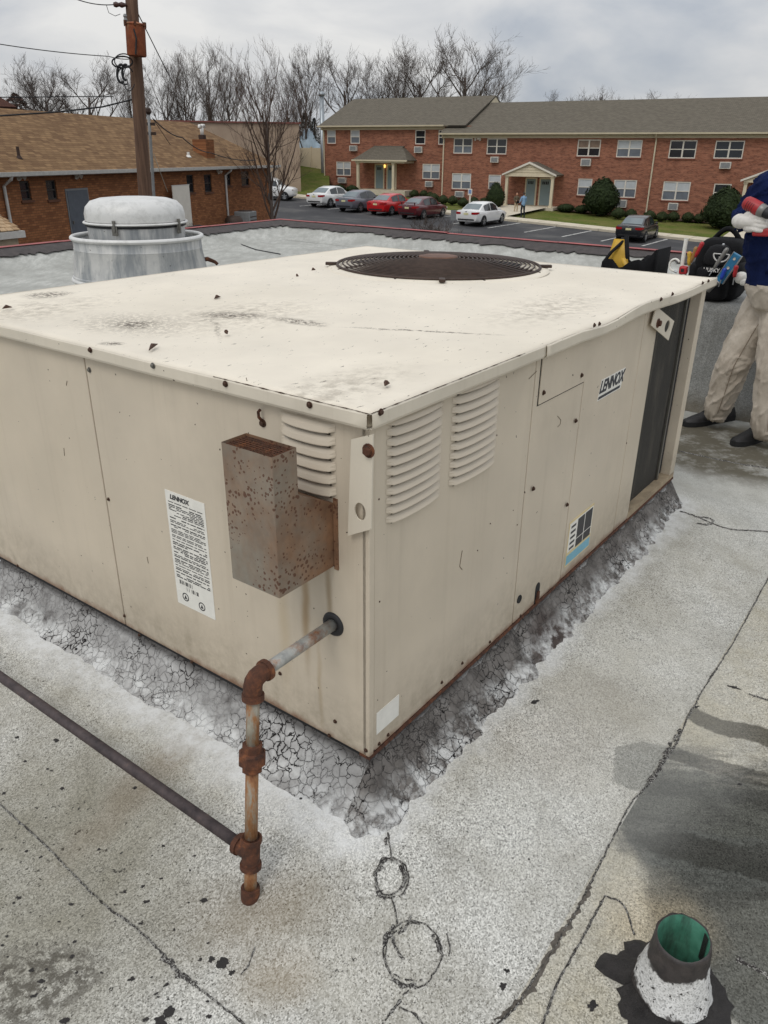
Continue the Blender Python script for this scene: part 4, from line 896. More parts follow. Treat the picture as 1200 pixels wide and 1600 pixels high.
M_PDARK = plain('pane_dark', s2l(34, 38, 44), .08, 0, .3, .6, 0, .6); M_PBLIND = plain('pane_blind', s2l(186, 190, 192), .25, 0, .08, 2); M_PSCREEN = plain('pane_screen', s2l(104, 110, 118), .3, 0, .15, 2)
M_PCURT = plain('pane_curtain', s2l(132, 112, 96), .25, 0, .2, 3); M_ACG = plain('ac_grille', s2l(128, 130, 130), .6, 0, .15, 8); M_DOORB = plain('door_blue_grey', s2l(124, 140, 142), .5, 0, .1, 1)
def uvplane(m, mesh, pts):      # planar uv in metres for a quad set laid out (u, v)
    pass
def roof_mesh(quads, thick, name, mat, parent):
    """quads: list of 4 (or 3) point faces, each eave-left, eave-right, top-right, top-left; uv in metres along the slope"""
    m = MB(); uvs = []
    for q in quads:
        q = [Vector(p) for p in q]; m.add(q, [tuple(range(len(q)))])
    me = bpy.data.meshes.new(name); me.from_pydata([tuple(v) for v in m.v], [], m.f); me.materials.append(mat); uv = me.uv_layers.new()
    for p in me.polygons:
        v0 = me.vertices[p.vertices[0]].co; v1 = me.vertices[p.vertices[1]].co; e = (v1-v0).normalized(); nn = p.normal; w = nn.cross(e)
        for li in p.loop_indices:
            d = me.vertices[me.loops[li].vertex_index].co-v0; uv.data[li].uv = (d.dot(e)+v0.x*.7, d.dot(w))
    o = bpy.data.objects.new(name, me); COL.objects.link(o); o.parent = parent
    s = o.modifiers.new('s', 'SOLIDIFY'); s.thickness = thick; s.offset = -1 if me.polygons[0].normal.z > 0 else 1; return o
def wall_holes(mb, s0, s1, z0, z1, o, holes, depth=.12):
    S = sorted({s0, s1, *[h[0] for h in holes], *[h[1] for h in holes]}); Z = sorted({z0, z1, *[h[2] for h in holes], *[h[3] for h in holes]})
    for a, b in zip(S, S[1:]):
        for c, d in zip(Z, Z[1:]):
            x, y = (a+b)/2, (c+d)/2
            if any(h[0] < x < h[1] and h[2] < y < h[3] for h in holes): continue
            mb.add([(a, o, c), (b, o, c), (b, o, d), (a, o, d)], [(0, 1, 2, 3)])
    for a, b, c, d in holes:
        for q in (((a, c), (b, c)), ((b, c), (b, d)), ((b, d), (a, d)), ((a, d), (a, c))):
            (xa, za), (xb, zb) = q; mb.add([(xa, o, za), (xb, o, zb), (xb, o+depth, zb), (xa, o+depth, za)], [(0, 1, 2, 3)])
def window(parent, r, o, double, mats, sill=True):
    """sash window in an opening r=(s0,s1,z0,z1) of the wall plane y=o"""
    a, b, c, d = r; m = MB(); f = .075; y0, y1 = o+.02, o+.09
    m.box(a, b, y0, y1, d-f, d); m.box(a, b, y0, y1, c, c+f); m.box(a, a+f, y0, y1, c+f, d-f); m.box(b-f, b, y0, y1, c+f, d-f)
    cols = [(a+f, b-f)]
    if double: mid = (a+b)/2; m.box(mid-.055, mid+.055, y0, y1, c+f, d-f); cols = [(a+f, mid-.055), (mid+.055, b-f)]
    zm = c+(d-c)*.5
    for ca, cb in cols: m.box(ca, cb, y0+.012, y1, zm-.03, zm+.03)
    w = m.build('window', M_WHITE, parent); k = 0
    for ca, cb in cols:
        for (za, zb) in ((zm+.03, d-f), (c+f, zm-.03)):
            MB().add([(ca, o+.03, za), (cb, o+.03, za), (cb, o+.03, zb), (ca, o+.03, zb)], [(0, 1, 2, 3)]) if False else None
            mm = MB(); mm.box(ca, cb, o+.062, o+.074, za, zb); mm.build('pane', mats[k % len(mats)], w); k += 1
    if sill: mm = MB(); mm.box(a-.06, b+.06, o-.07, o-.004, c-.09, c-.002); mm.build('sill', plain('brick_sill', s2l(120, 70, 54), .9), w)
    return w
def ac_unit(parent, r, o):
    a, b, c, d = r; bx = MB().box(a, b, o-.28, o-.002, c, d).build('window_air_conditioner', M_WHITE, parent, bevel=.015)
    m = MB(); m.box(a+.07, b-.05, o-.288, o-.2805, c+.05, d-.05); g = m.build('grille', M_ACG, bx)
AJ = Vector((5.0, 74.9, 0)); AD = Vector((.875, -.485, 0)).normalized(); AN = Vector((-AD.y, AD.x, 0)); A_RZ = math.atan2(AD.y, AD.x)
apt = empty('apartment_building', AJ, A_RZ); tag(apt, 'long two storey red brick apartment building with grey shingled roof', 'building')
def pA(px, py, o=0.0):
    q = on_plane(px, py, AJ+AN*o, AN) - AJ; return q.dot(AD), q.z
def rectA(x0, y0, x1, y1, o=0.0):
    a = pA(x0, (y0+y1)/2, o)[0]; b = pA(x1, (y0+y1)/2, o)[0]; xm = (x0+x1)/2; return (a, b, pA(xm, y1, o)[1], pA(xm, y0, o)[1])
EZ = (pA(692, 207)[1]+pA(1026, 212)[1])/2; S_END = 62.0; ZB = -6.0
REC = 1.0; EZL = pA(600, 197.5, REC)[1]; SL0 = pA(506, 240, REC)[0]
B4 = [M_PBLIND, M_PSCREEN]; D4 = [M_PDARK, M_PDARK]; DS_ = [M_PDARK, M_PSCREEN]
winR = [((708.7, 215.7, 738, 240), 1, [M_PDARK, M_PSCREEN]), ((760.7, 216.2, 791.7, 241.2), 1, D4), ((902, 218, 938, 244.5), 1, [M_PCURT, M_PDARK]), ((963.8, 218.6, 1002.8, 246), 1, B4), ((1045.7, 219, 1088, 247.5), 1, D4), ((1116.6, 219.7, 1162, 248), 1, D4),
        ((706, 270.7, 735.7, 295.7), 1, B4), ((763, 273, 782.5, 296), 0, B4), ((902.5, 279, 924.5, 305.5), 0, B4), ((958.4, 281, 994, 309), 1, B4), ((1035, 283.6, 1077.6, 313.5), 1, B4), ((1114, 287, 1141, 315), 0, D4)]
doorsR = [(821, 278, 837, 320), (844, 278, 860, 321)]
hr = [rectA(*w[0]) for w in winR]
for k in range(6):           # the same bays go on beyond the frame
    s0 = pA(1162, 230)[0] + 3.2 + 4.1*k
    for z in ((hr[5][2], hr[5][3]), (hr[10][2], hr[10][3])): hr.append((s0, s0+1.9, *z)); winR.append((None, 1, [B4, D4, DS_][k % 3]))
m = MB(); wall_holes(m, 0, S_END, ZB, EZ, 0, hr)
m.add([(0, 0, ZB), (0, 12.5, ZB), (0, 12.5, EZ), (0, 0, EZ), (S_END, 0, ZB), (S_END, 12.5, ZB), (S_END, 12.5, EZ), (S_END, 0, EZ)], [(0, 1, 2, 3), (4, 5, 6, 7), (1, 5, 6, 2)])
m.build('wall', M_BRICK, apt)
for h, w in zip(hr, winR): window(apt, h, 0, w[1], w[2])
winL = [((511, 203, 524.5, 224.5), 0, B4), ((547.5, 203, 562, 224.5), 0, B4), ((648.7, 203, 664.5, 225.5), 0, D4), ((685, 203, 691, 226), 0, D4), ((525.5, 252.5, 548, 274.5), 1, B4), ((660, 256, 687, 280), 1, B4)]
hl = [rectA(*w[0], REC) for w in winL]; hl[3] = (hl[3][0], hl[3][0]+.75, hl[3][2], hl[3][3])
SLE = 2.0
m = MB(); wall_holes(m, SL0, SLE, ZB, EZL, REC, hl)
m.add([(SL0, REC, ZB), (SL0, 12.5, ZB), (SL0, 12.5, EZL), (SL0, REC, EZL), (SLE, REC, ZB), (SLE, 12.5, ZB), (SLE, 12.5, EZL), (SLE, REC, EZL)], [(0, 1, 2, 3), (4, 5, 6, 7), (1, 5, 6, 2)]); m.build('wall', M_BRICK, apt)
for h, w in zip(hl, winL): window(apt, h, REC, w[1], w[2])
for r in ((768, 245, 780, 254), (712.5, 298.7, 726, 308), (908.7, 248, 924, 259.5), (962.5, 312, 980, 324), (1044.6, 317, 1060, 328), (1125, 253, 1142.6, 263.7)): ac_unit(apt, rectA(*r), 0)
for r in ((548, 227.5, 559, 236), (649, 229, 661, 239), (530, 277.5, 542, 286), (666, 283, 677.5, 292)): ac_unit(apt, rectA(*r, REC), REC)
# roofs with eaves, fascia, gutters
def gable_roof(s0, s1, o0, ez, dpt, rz, ov, name='roof'):
    of, om, ob = o0-ov, o0+dpt, o0+2*dpt+ov; k = (rz-ez)/dpt; ze = ez-k*ov+.22
    return roof_mesh([((s0, of, ze), (s1, of, ze), (s1, om, rz+.22), (s0, om, rz+.22)), ((s1, ob, ze), (s0, ob, ze), (s0, om, rz+.22), (s1, om, rz+.22))], .12, name, M_SHG, apt)
dpt = 6.2
def ridge_z(px, py, o): 
    return pA(px, py, o)[1]
RZR = ridge_z(1100, 153, dpt); RZL = ridge_z(640, 152.5, REC+dpt)
gable_roof(-.35, S_END+.4, 0, EZ, dpt, RZR-.22, .45); SRL = pA(775, 155, REC+dpt)[0]
gable_roof(SL0-.35, SRL, REC, EZL, dpt, RZL-.22, .45)
m = MB(); m.add([(SRL-.02, REC+dpt-2.6, RZL-.25-2.6*(RZL-EZL)/dpt), (SRL-.02, REC+dpt+2.6, RZL-.25-2.6*(RZL-EZL)/dpt), (SRL-.02, REC+dpt, RZL-.1)], [(0, 1, 2)]); m.build('gable_siding', M_TRIM, apt)
m = MB(); m.box(-.3, S_END+.3, -.02, 0.0-.003, EZ-.30, EZ-.02); m.build('frieze_board', M_TRIM, apt)
m = MB(); m.box(SL0-.3, pA(690, 200, REC)[0]+.3, REC-.02, REC-.003, EZL-.28, EZL-.02); m.build('frieze_board', M_TRIM, apt)
def gutter(s0, s1, o, z, nm='gutter'):
    m = MB(); m.prism([(s0, o-.14, z), (s0, o-.12, z-.12), (s0, o, z-.13), (s0, o, z)], (s0, 0, 0), (s1, 0, 0)); return m.build(nm, M_TRIM, apt)
gutter(-.35, S_END, -.46, EZ+.08); gutter(SL0-.35, pA(690, 200, REC)[0]+.4, REC-.46, EZL+.08)
m = MB(); m.box(-.35, S_END, -.458, -.02, EZ-.02, EZ+.0); m.box(SL0-.3, 0, REC-.458, REC-.02, EZL-.02, EZL+.0); m.build('soffit', M_TRIM, apt)
for (px, o, ez, ys_) in ((1020, 0, EZ, 336), (691, 0, EZ, 312), (506, REC, EZL, 294)):
    s = pA(px, 260, o)[0] + (.10 if px == 691 else .12 if px == 506 else 0); zb_ = gzc(*(AJ+AD*s+AN*o).xy)
    m = MB(); m.tube([(s, o-.45, ez-.05), (s, o-.4, ez-.15), (s, o-.08, ez-.42), (s, o-.08, zb_+.1)], .06, 8); m.build('downspout', M_TRIM, apt)
s = pA(748, 216)[0]; m = MB(); m.box(s-.1, s+.1, -.1, -.004, EZ-.42, EZ-.3); m.lathe([(.0, 0), (.07, .04), (.1, .16), (.085, .16)], 10, M=Matrix.Translation((s-.22, -.1, EZ-.36)) @ Matrix.Rotation(R(110), 4, 'X')); m.lathe([(.0, 0), (.07, .04), (.1, .16), (.085, .16)], 10, M=Matrix.Translation((s+.22, -.1, EZ-.36)) @ Matrix.Rotation(R(110), 4, 'X')); m.build('floodlight', M_WHITE, apt)
# porches
def porch(sa, sb, zt, o0, zfl, kind, cols, doors, dep=1.9):
    mid = (sa+sb)/2; p0 = o0-dep
    MB().box(sa-.15, sb+.2, p0-.15, o0-.004, zfl-2.0, zfl).build('porch_slab', M_CONC, apt)
    for c in cols:
        m = MB(); m.box(c-.11, c+.11, p0+.1, p0+.32, zfl, zt); m.box(c-.15, c+.15, p0+.06, p0+.36, zfl, zfl+.14); m.box(c-.15, c+.15, p0+.06, p0+.36, zt-.1, zt); m.build('porch_column', M_TRIM, apt)
    m = MB(); m.box(sa, sb, p0, p0+.34, zt, zt+.24); m.box(sa, sa+.3, p0+.341, o0-.004, zt, zt+.24); m.box(sb-.3, sb, p0+.341, o0-.004, zt, zt+.24); m.box(sa+.301, sb-.301, p0+.341, o0-.004, zt+.16, zt+.2); m.build('porch_beam', M_TRIM, apt)
    if kind == 'gable':
        h = (sb-sa)*.19; e = .22; y0 = p0-.12
        rf = roof_mesh([((sa-e, y0, zt+.24-e*.35), (sa-e, o0-.004, zt+.24-e*.35), (mid, o0-.004, zt+.3+h), (mid, y0, zt+.3+h))[::-1], ((sb+e, y0, zt+.24-e*.35), (mid, y0, zt+.3+h), (mid, o0-.004, zt+.3+h), (sb+e, o0-.004, zt+.24-e*.35))[::-1]], .07, 'porch_roof', M_SHG, apt)
        m = MB(); m.prism([(sa+.05, p0+.02, zt+.242), (sb-.05, p0+.02, zt+.242), (mid, p0+.02, zt+.21+h)], (0, 0, 0), (0, .06, 0)); ped = m.build('pediment', M_TRIM, apt)
        m = MB()
        for sg in (-1, 1):
            x0 = mid+sg*((sb-sa)/2+e); m.add([(x0, y0-.02, zt+.12-e*.35), (x0, y0-.02, zt+.25-e*.35), (mid, y0-.02, zt+.32+h), (mid, y0-.02, zt+.16+h), (x0, y0+.03, zt+.12-e*.35), (x0, y0+.03, zt+.25-e*.35), (mid, y0+.03, zt+.32+h), (mid, y0+.03, zt+.16+h)], [(0, 1, 2, 3), (4, 7, 6, 5), (0, 3, 7, 4), (1, 5, 6, 2)])
        m.build('rake_board', M_WHITE, apt)
        for k in range(3):
            zz = zt+.30+k*h*.24; w = (sb-sa)/2*(1-(zz-zt-.24)/h)-.12; MB().box(mid-w, mid+w, p0+.005, p0+.018, zz, zz+.02).build('siding_shade_line', plain('siding_shadow', s2l(150, 138, 112), .8), ped)  # darker strips laid on the face paint the shadow lines between siding boards
    else:
        P = []                                   # swept hip roof hanging on the wall
        for k in range(6):
            q = k/5; ins = (1-(1-q)**1.0)*.95*(.55+.45*q); zz = zt+.24+1.05*(q**1.5*.55+.45*q); y = p0-.12+(dep-.35)*q
            P.append((sa-.3+ins*1.35, sb+.3-ins*1.35, y, zz))
        rf = []
        for (a, b, y, z), (a2, b2, y2, z2) in zip(P, P[1:]):
            rf += [((a, y, z), (b, y, z), (b2, y2, z2), (a2, y2, z2)), ((b, y, z), (b, o0-.004, z), (b2, o0-.004, z2), (b2, y2, z2)), ((a, o0-.004, z), (a, y, z), (a2, y2, z2), (a2, o0-.004, z2))]
        a, b, y, z = P[-1]; rf.append(((a, y, z), (b, y, z), (b, o0-.004, z+.15), (a, o0-.004, z+.15)))
        roof_mesh(rf, .05, 'porch_roof', M_SHG, apt); MB().box(sa-.32, sb+.32, p0-.14, p0-.08, zt+.14, zt+.26).build('fascia', M_TRIM, apt)
    for (da, db) in doors:
        m = MB(); m.box(da-.12, db+.12, o0-.05, o0-.004, zfl+.02, zt-.1); fr = m.build('door_frame', M_TRIM, apt)
        d = MB().box(da, db, o0-.065, o0-.051, zfl+.05, zt-.22).build('door', M_DOORB, apt)
        m = MB()
        for k in range(4): w = (db-da-.3)/4; m.box(da+.15+k*w, da+.15+k*w+w-.04, o0-.069, o0-.0655, zt-.62, zt-.38)
        m.build('door_light', M_PDARK, d)
        MB().box(db-.14, db-.09, o0-.11, o0-.066, zfl+1.05, zfl+1.13).build('handle', M_ACG, d)
p_a, p_b = pA(791, 300, -1.7)[0], pA(862, 300, -1.7)[0]; zc_ = (pA(791, 275, -1.7)[1]+pA(862, 277, -1.7)[1])/2; zf_ = (pA(791, 321, -1.7)[1]+pA(862, 325, -1.7)[1])/2
dd = [pA(822, 300)[0], pA(836, 300)[0], pA(844, 300)[0], pA(860, 300)[0]]
porch(p_a-.15, p_b+.15, zc_, 0, zf_, 'gable', (p_a, p_b), ((dd[0], dd[1]), (dd[2], dd[3])))
p3a = pA(1163, 300, -1.7)[0]; porch(p3a-.15, p3a+3.9, zc_-.05, 0, zf_-.2, 'gable', (p3a, p3a+3.75), ((p3a+1.0, p3a+1.9), (p3a+2.3, p3a+3.2)))
q_a, q_b = pA(559.5, 280, REC-1.7)[0], pA(614.5, 280, REC-1.7)[0]; zq = (pA(559.5, 253, REC-1.7)[1]+pA(614.5, 256, REC-1.7)[1])/2; zqf = (pA(559.5, 296, REC-1.7)[1]+pA(614.5, 297, REC-1.7)[1])/2
ee = [pA(587.5, 275, REC)[0], pA(599, 275, REC)[0], pA(606, 275, REC)[0], pA(618, 275, REC)[0]]
porch(q_a-.2, q_b+1.2, zq, REC, zqf, 'hip', (q_a, q_b), ((ee[0], ee[1]), (ee[2], ee[3])))
s = (ee[1]+ee[2])/2; m = MB(); m.lathe([(0, -.14), (.07, -.12), (.1, .1), (.04, .16), (0, .17)], 10, (s, REC-.18, zq-.3))
t = newmat('porch_lamp_glow'); t.out(s2l(255, 214, 120), .4); t.b.inputs['Emission Color'].default_value = (*s2l(255, 206, 110), 1); t.b.inputs['Emission Strength'].default_value = 1.6; m.build('porch_lamp', t.m, apt)
# metal flue on the left gable end
s, z0f = SL0-.9, pA(503, 200, REC)[1]; m = MB(); m.tube([(s, REC+1.2, ZB), (s, REC+1.2, pA(503, 148, REC+1.2)[1])], .22, 12); m.lathe([(.22, 0), (.32, .05), (.3, .25), (.05, .42)], 12, (s, REC+1.2, pA(503, 150, REC+1.2)[1])); m.build('metal_flue', plain('flue_steel', s2l(150, 156, 160), .35, .7), apt, smooth=True)
# paths from the porches to the sidewalk (follow the sloping ground)
def aw(s, o, dz): q = AJ + AD*s + AN*o; q.z = gz(q.x, q.y)+dz; return q
def path(sa, sb, o1, n=6):
    P = [[aw(sa, -1.9-(o1+1.9)*-1*i/n if False else -2.0+(o1+2.0)*i/n, .165), aw(sb, -2.0+(o1+2.0)*i/n, .165)] for i in range(n+1)]
    struct(MB().grid(P).build('footpath', M_CONC))
path(p_a+.5, p_b-.3, -13.5); path(p3a+.2, p3a+4.6, -13.0)
struct(MB().grid([[aw(s, -1.7, .03), aw(s, .02, .06)] for s in U(10, -.5, S_END)]).build('planting_bed', M_MULCH))
struct(MB().grid([[aw(s, REC-1.7, .03), aw(s, REC+.02, .06)] for s in U(6, SL0, -.6)]).build('planting_bed', M_MULCH))

# ================================================================== BRICK BUILDING NEXT DOOR (left)
t = newmat('orange_brick'); br = t.n.new('ShaderNodeTexBrick'); t.l.new(t.vec((1, 1, 1), rot=(R(90), 0, 0)), br.inputs['Vector'])
br.inputs['Scale'].default_value = 1.0; br.inputs['Brick Width'].default_value = .22; br.inputs['Row Height'].default_value = .078; br.inputs['Mortar Size'].default_value = .008
br.inputs['Color1'].default_value = (*s2l(158, 106, 70), 1); br.inputs['Color2'].default_value = (*s2l(122, 78, 52), 1); br.inputs['Mortar'].default_value = (*s2l(104, 76, 56), 1)
bn = t.noise(1.3, 4, .7, t.vec((1, 1, 2))); t.out(t.mix(t.ramp(bn, [(.45, 0.0), (.75, .5)]), br.outputs['Color'], s2l(104, 68, 46)), .9, 0, .2); M_OBR = t.m
NZ = .9; N0 = on_z(0, 270, NZ); N1 = on_z(433, 258, NZ); ND = (N1-N0).normalized(); NN = Vector((-ND.y, ND.x, 0)); NL = (N1-N0).length
nb_org = Vector((N0.x, N0.y, 0)) + NN*.4
nb = empty('brick_building', nb_org, math.atan2(ND.y, ND.x)); tag(nb, 'low orange brick building with tan shingled roof on the left', 'building')
def pN(px, py, o=0.0):
    q = on_plane(px, py, nb_org+NN*o, NN)-nb_org; return q.dot(ND), q.z
def rectN(x0, y0, x1, y1, o=0): ym = (y0+y1)/2; xm = (x0+x1)/2; return (pN(x0, ym, o)[0], pN(x1, ym, o)[0], pN(xm, y1, o)[1], pN(xm, y0, o)[1])
NE = NL-.1; NB = -6.0; NP, ND_ = .48, 4.3
winN = [(32, 283, 48, 313), (73, 281.5, 89, 312), (292, 273, 303, 301), (319.5, 272.5, 331, 300), (352.5, 270, 361, 290), (377, 268, 389, 290)]
hn = [rectN(*w) for w in winN]
m = MB(); wall_holes(m, -12, NE, NB, NZ-.02, 0, hn, .15); m.add([(NE, 0, NB), (NE, 9, NB), (NE, 9, NZ-.02), (NE, 0, NZ-.02)], [(0, 1, 2, 3)]); m.add([(-12, 9, NB), (NE, 9, NB), (NE, 9, NZ-.02), (-12, 9, NZ-.02)], [(0, 1, 2, 3)]); m.build('wall', M_OBR, nb)
M_FRD = plain('dark_window_frame', s2l(48, 42, 38), .6)
for h in hn:
    a, b, c, d = h; f = .05; mm = MB(); y0, y1 = .05, .12
    mm.box(a, b, y0, y1, d-f, d); mm.box(a, b, y0, y1, c, c+f); mm.box(a, a+f, y0, y1, c+f, d-f); mm.box(b-f, b, y0, y1, c+f, d-f); mm.box(a+f, b-f, y0, y1, (c+d)/2-.025, (c+d)/2+.025); w = mm.build('window', M_FRD, nb)
    for za, zb in ((c+f, (c+d)/2-.025), ((c+d)/2+.025, d-f)): MB().box(a+f, b-f, .09, .1, za, zb).build('pane', M_PDARK, w)
    MB().box(a-.06, b+.06, -.05, -.003, c-.08, c).build('sill', plain('dark_sill', s2l(96, 62, 44), .9), w)
zr = NZ+NP*ND_; e = .4
roof_mesh([((-12, -e, NZ), (NE+e, -e, NZ), (NE-1.5, ND_-e, zr), (-12, ND_-e, zr)), ((NE+e, -e, NZ), (NE+e, 2*ND_-e, NZ), (NE-1.5, ND_-e, zr)), ((NE+e, 2*ND_-e, NZ), (-12, 2*ND_-e, NZ), (-12, ND_-e, zr), (NE-1.5, ND_-e, zr))], .1, 'roof', M_SHT, nb)
M_GUT = plain('gutter_white', s2l(196, 194, 188), .5)
m = MB(); m.prism([(-12, -e-.02, NZ+.01), (-12, -e-.11, NZ+.01), (-12, -e-.09, NZ-.11), (-12, -e-.02, NZ-.12)], (-12, 0, 0), (NE+e, 0, 0)); m.build('gutter', M_GUT, nb); MB().box(-12, NE+e, -e-.015, -.003, NZ-.13, NZ-.11).build('soffit', M_GUT, nb)
for px, off in ((5, 0), (352, 0), (434, 0)):
    s = pN(px, 300)[0]; s = min(s, NE-.02); m = MB(); m.tube([(s-.0, -e-.04, NZ-.08), (s, -e+.02, NZ-.2), (s, -.07, NZ-.4), (s, -.07, NB)], .05, 8); m.build('downspout', M_GUT, nb)
a, b, c, d = rectN(105, 297, 137, 330); dz = d; m = MB(); m.box(a-.06, b+.06, -.03, -.003, d-2.1, d+.06); fr = m.build('door_frame', plain('door_frame_grey', s2l(120, 122, 124), .5), nb); dr_ = MB().box(a, b, -.045, -.031, d-2.1, d).build('door', plain('steel_door_grey', s2l(84, 90, 98), .5), nb); MB().box(a+.06, a+.11, -.09, -.046, d-1.1, d-1.0).build('handle', M_BOLTG, dr_)
for px, py in ((27, 275), (117, 273.5), (339, 267)):
    s, z = pN(px, py); m = MB(); m.box(s-.05, s+.05, -.08, -.003, z-.03, z+.05)
    for k in (-1, 1): m.lathe([(0, 0), (.045, .02), (.075, .14), (.065, .14)], 10, M=Matrix.Translation((s+k*.1, -.08, z)) @ Matrix.Rotation(R(125), 4, 'X') @ Matrix.Rotation(k*.4, 4, 'Y'))
    m.build('floodlight', M_WHITE, nb)
# chimney with white vent, vents on the roof slope
def on_slope(px, py):
    p0 = N0; nrm = (Vector((0, 0, 1)) - NN*NP).normalized(); q = on_plane(px, py, p0, nrm)-nb_org; return q.dot(ND), q.dot(NN), q.z
s, o, z = on_slope(322, 243); w = .42
ch = MB().box(s-w, s+w, o-.25, o+.45, z-.5, pN(322, 218, o)[1]).build('chimney', M_OBR, nb); zt_ = pN(322, 218, o)[1]
m = MB(); m.box(s-.14, s+.14, o, o+.25, zt_+.001, zt_+.2); m.build('chimney_collar', plain('soot', s2l(60, 46, 40), .9), ch)
m = MB(); zz = pN(322, 196, o)[1]; m.tube([(s, o+.12, zt_+.18), (s, o+.12, zz-.1)], .085, 12); m.tube([(s, o+.12, zz-.12), (s-.08, o+.12, zz-.02), (s-.2, o+.12, zz-.02), (s-.24, o+.12, zz-.14)], .07, 10); m.tube([(s, o+.12, zz-.12), (s+.08, o+.12, zz), (s+.22, o+.12, zz), (s+.26, o+.12, zz-.1)], .07, 10); m.build('vent_cap', plain('pvc_white', s2l(226, 224, 218), .4), ch, smooth=True)
for px, py, r, h, mm in ((30, 247, .07, .35, 'soot'), (294.5, 245, .09, .2, 'pvc_white')):
    s, o, z = on_slope(px, py); m = MB(); m.tube([(s, o, z-.1), (s, o, z+h)], r*.7, 10); m.lathe([(r*1.6, -.02), (r*.8, .08)], 10, (s, o, z)); m.build('roof_vent', MATS[mm], nb)
# entry canopy at the far left with its own shingles
E_a, E_b = at_dist(-110, 368, 20.0), at_dist(36, 363, 21.5); R_a, R_b = at_dist(-110, 322, 21.6), at_dist(-4, 333, 23.2); zE = (E_a.z+E_b.z)/2
pc = empty('entry_canopy', (E_a.x, E_a.y, 0), math.atan2((E_b-E_a).y, (E_b-E_a).x)); tag(pc, 'small shingled entry canopy with white fascia at the far left edge', 'canopy')
pci = (Matrix.Translation((E_a.x, E_a.y, 0)) @ Matrix.Rotation(pc.rotation_euler.z, 4, 'Z')).inverted(); ea, eb, ra_, rb_ = [pci @ Vector(q) for q in (E_a, E_b, R_a, R_b)]
ea.z = eb.z = zE
shc = [plain('shingle_%s' % n, s2l(*c), .95, 0, .2, 6) for n, c in (('a', (150, 122, 90)), ('b', (122, 94, 68)), ('c', (168, 142, 110)))]
NR = 6
for r_ in range(NR):
    f0, f1 = r_/NR, (r_+1.25)/NR; l0, l1, h0, h1 = ea.lerp(ra_, f0), eb.lerp(rb_, f0), ea.lerp(ra_, f1), eb.lerp(rb_, f1); nk = 13
    for k in range(nk):
        a0 = min(1, max(0, (k+(r_ % 2)*.5-.25)/nk)); a1 = min(1, (k+1+(r_ % 2)*.5-.25)/nk-.006)
        if a1-a0 < .01: continue
        lift = Vector((0, 0, .016)); q = [l0.lerp(l1, a0)+lift, l0.lerp(l1, a1)+lift, h0.lerp(h1, a1), h0.lerp(h1, a0)]; dn_ = Vector((0, 0, -.018))
        MB().add(q, []) ; m = MB(); m.add(q+[p+dn_ for p in q], [(0, 1, 2, 3), (0, 4, 5, 1), (1, 5, 6, 2), (3, 2, 6, 7), (0, 3, 7, 4)]); m.build('shingle', shc[(r_*3+k*5+(k*k) % 4) % 3], pc)
xr = eb.x; m = MB(); m.box(ea.x, xr+.02, ea.y-.05, ea.y-.002, zE-.17, zE-.02); m.box(xr-.03, xr+.02, ea.y, ea.y+1.0, zE-.17, zE-.021); m.build('fascia', M_GUT, pc)
MB().box(ea.x, xr-.08, ea.y+.12, ea.y+1.2, -6, zE-.171).build('support_wall', plain('canopy_wall', s2l(172, 160, 138), .9, 0, .15, 5), pc)
# things leaning / standing by that wall
a, b, c, d = rectN(258, 290, 285, 312); bd = empty('white_board', nb_org + ND*((a+b)/2) - NN*.35, math.atan2(ND.y, ND.x)); tag(bd, 'white sheet panel leaning on the orange brick wall', 'panel')
MB().box(-(b-a)/2, (b-a)/2, -.015, .015, gzc(*bd.location.xy), d, Matrix.Translation((0, 0, 0))).build('sheet', M_WHITE, bd); MB().box(-(b-a)/2-.02, (b-a)/2+.02, -.02, .02, d+.002, d+.04).build('top_edge', M_GUT, bd)
for (x0, y0, x1, y1, nm, lb, mt) in ((372, 330, 395, 347, 'outdoor_condenser', 'silver outdoor condenser box at the foot of the brick wall', 'ac_grille'),):
    a, b, c, d = rectN(x0, y0, x1, y1, -1); g_ = gzc(*(nb_org+ND*a).xy); u_ = empty(nm, nb_org+ND*((a+b)/2)-NN*1.0+Vector((0, 0, g_)), math.atan2(ND.y, ND.x)); tag(u_, lb, 'condenser')
    w = .42; MB().box(-w, w, -w, w, .1, d-g_).build('cabinet', MATS[mt], u_, bevel=.03); MB().lathe([(w*.8, 0), (w*.8, .04), (.1, .06), (0, .06)], 20, (0, 0, d-g_)).build('top_grille', M_GUARD, u_); MB().box(-w-.1, w+.1, -w-.1, w+.1, 0, .099).build('pad', M_CONC, u_)
    m = MB()
    for k in range(9): m.box(-w+.05, w-.05, -w-.012, -w-.002, .2+k*(d-g_-.3)/9, .24+k*(d-g_-.3)/9)
    m.build('side_louvers', M_GUARD, u_)
q = nb_org+ND*pN(362, 338, -1)[0]-NN*1.1; gq = gzc(q.x, q.y); dq = empty('dome_lid_bin', (q.x, q.y, gq)); tag(dq, 'grey round domed bin beside the silver condenser', 'bin'); hz_ = at_dist(362, 336, math.hypot(q.x, q.y)).z-gq
MB().lathe([(.38, 0), (.42, hz_-.35), (.44, hz_-.3)], 20).build('barrel', M_ACG, dq, smooth=True); MB().lathe([(.45, hz_-.3), (.42, hz_-.18), (.3, hz_-.05), (0, hz_)], 20).build('lid', M_GUARD, dq, smooth=True)
a, b, c, d = rectN(428, 301, 434, 314, -.1); MB().box(NE-.45, NE-.1, -.16, -.004, c, d).build('meter_box', M_ACG, nb, bevel=.02)

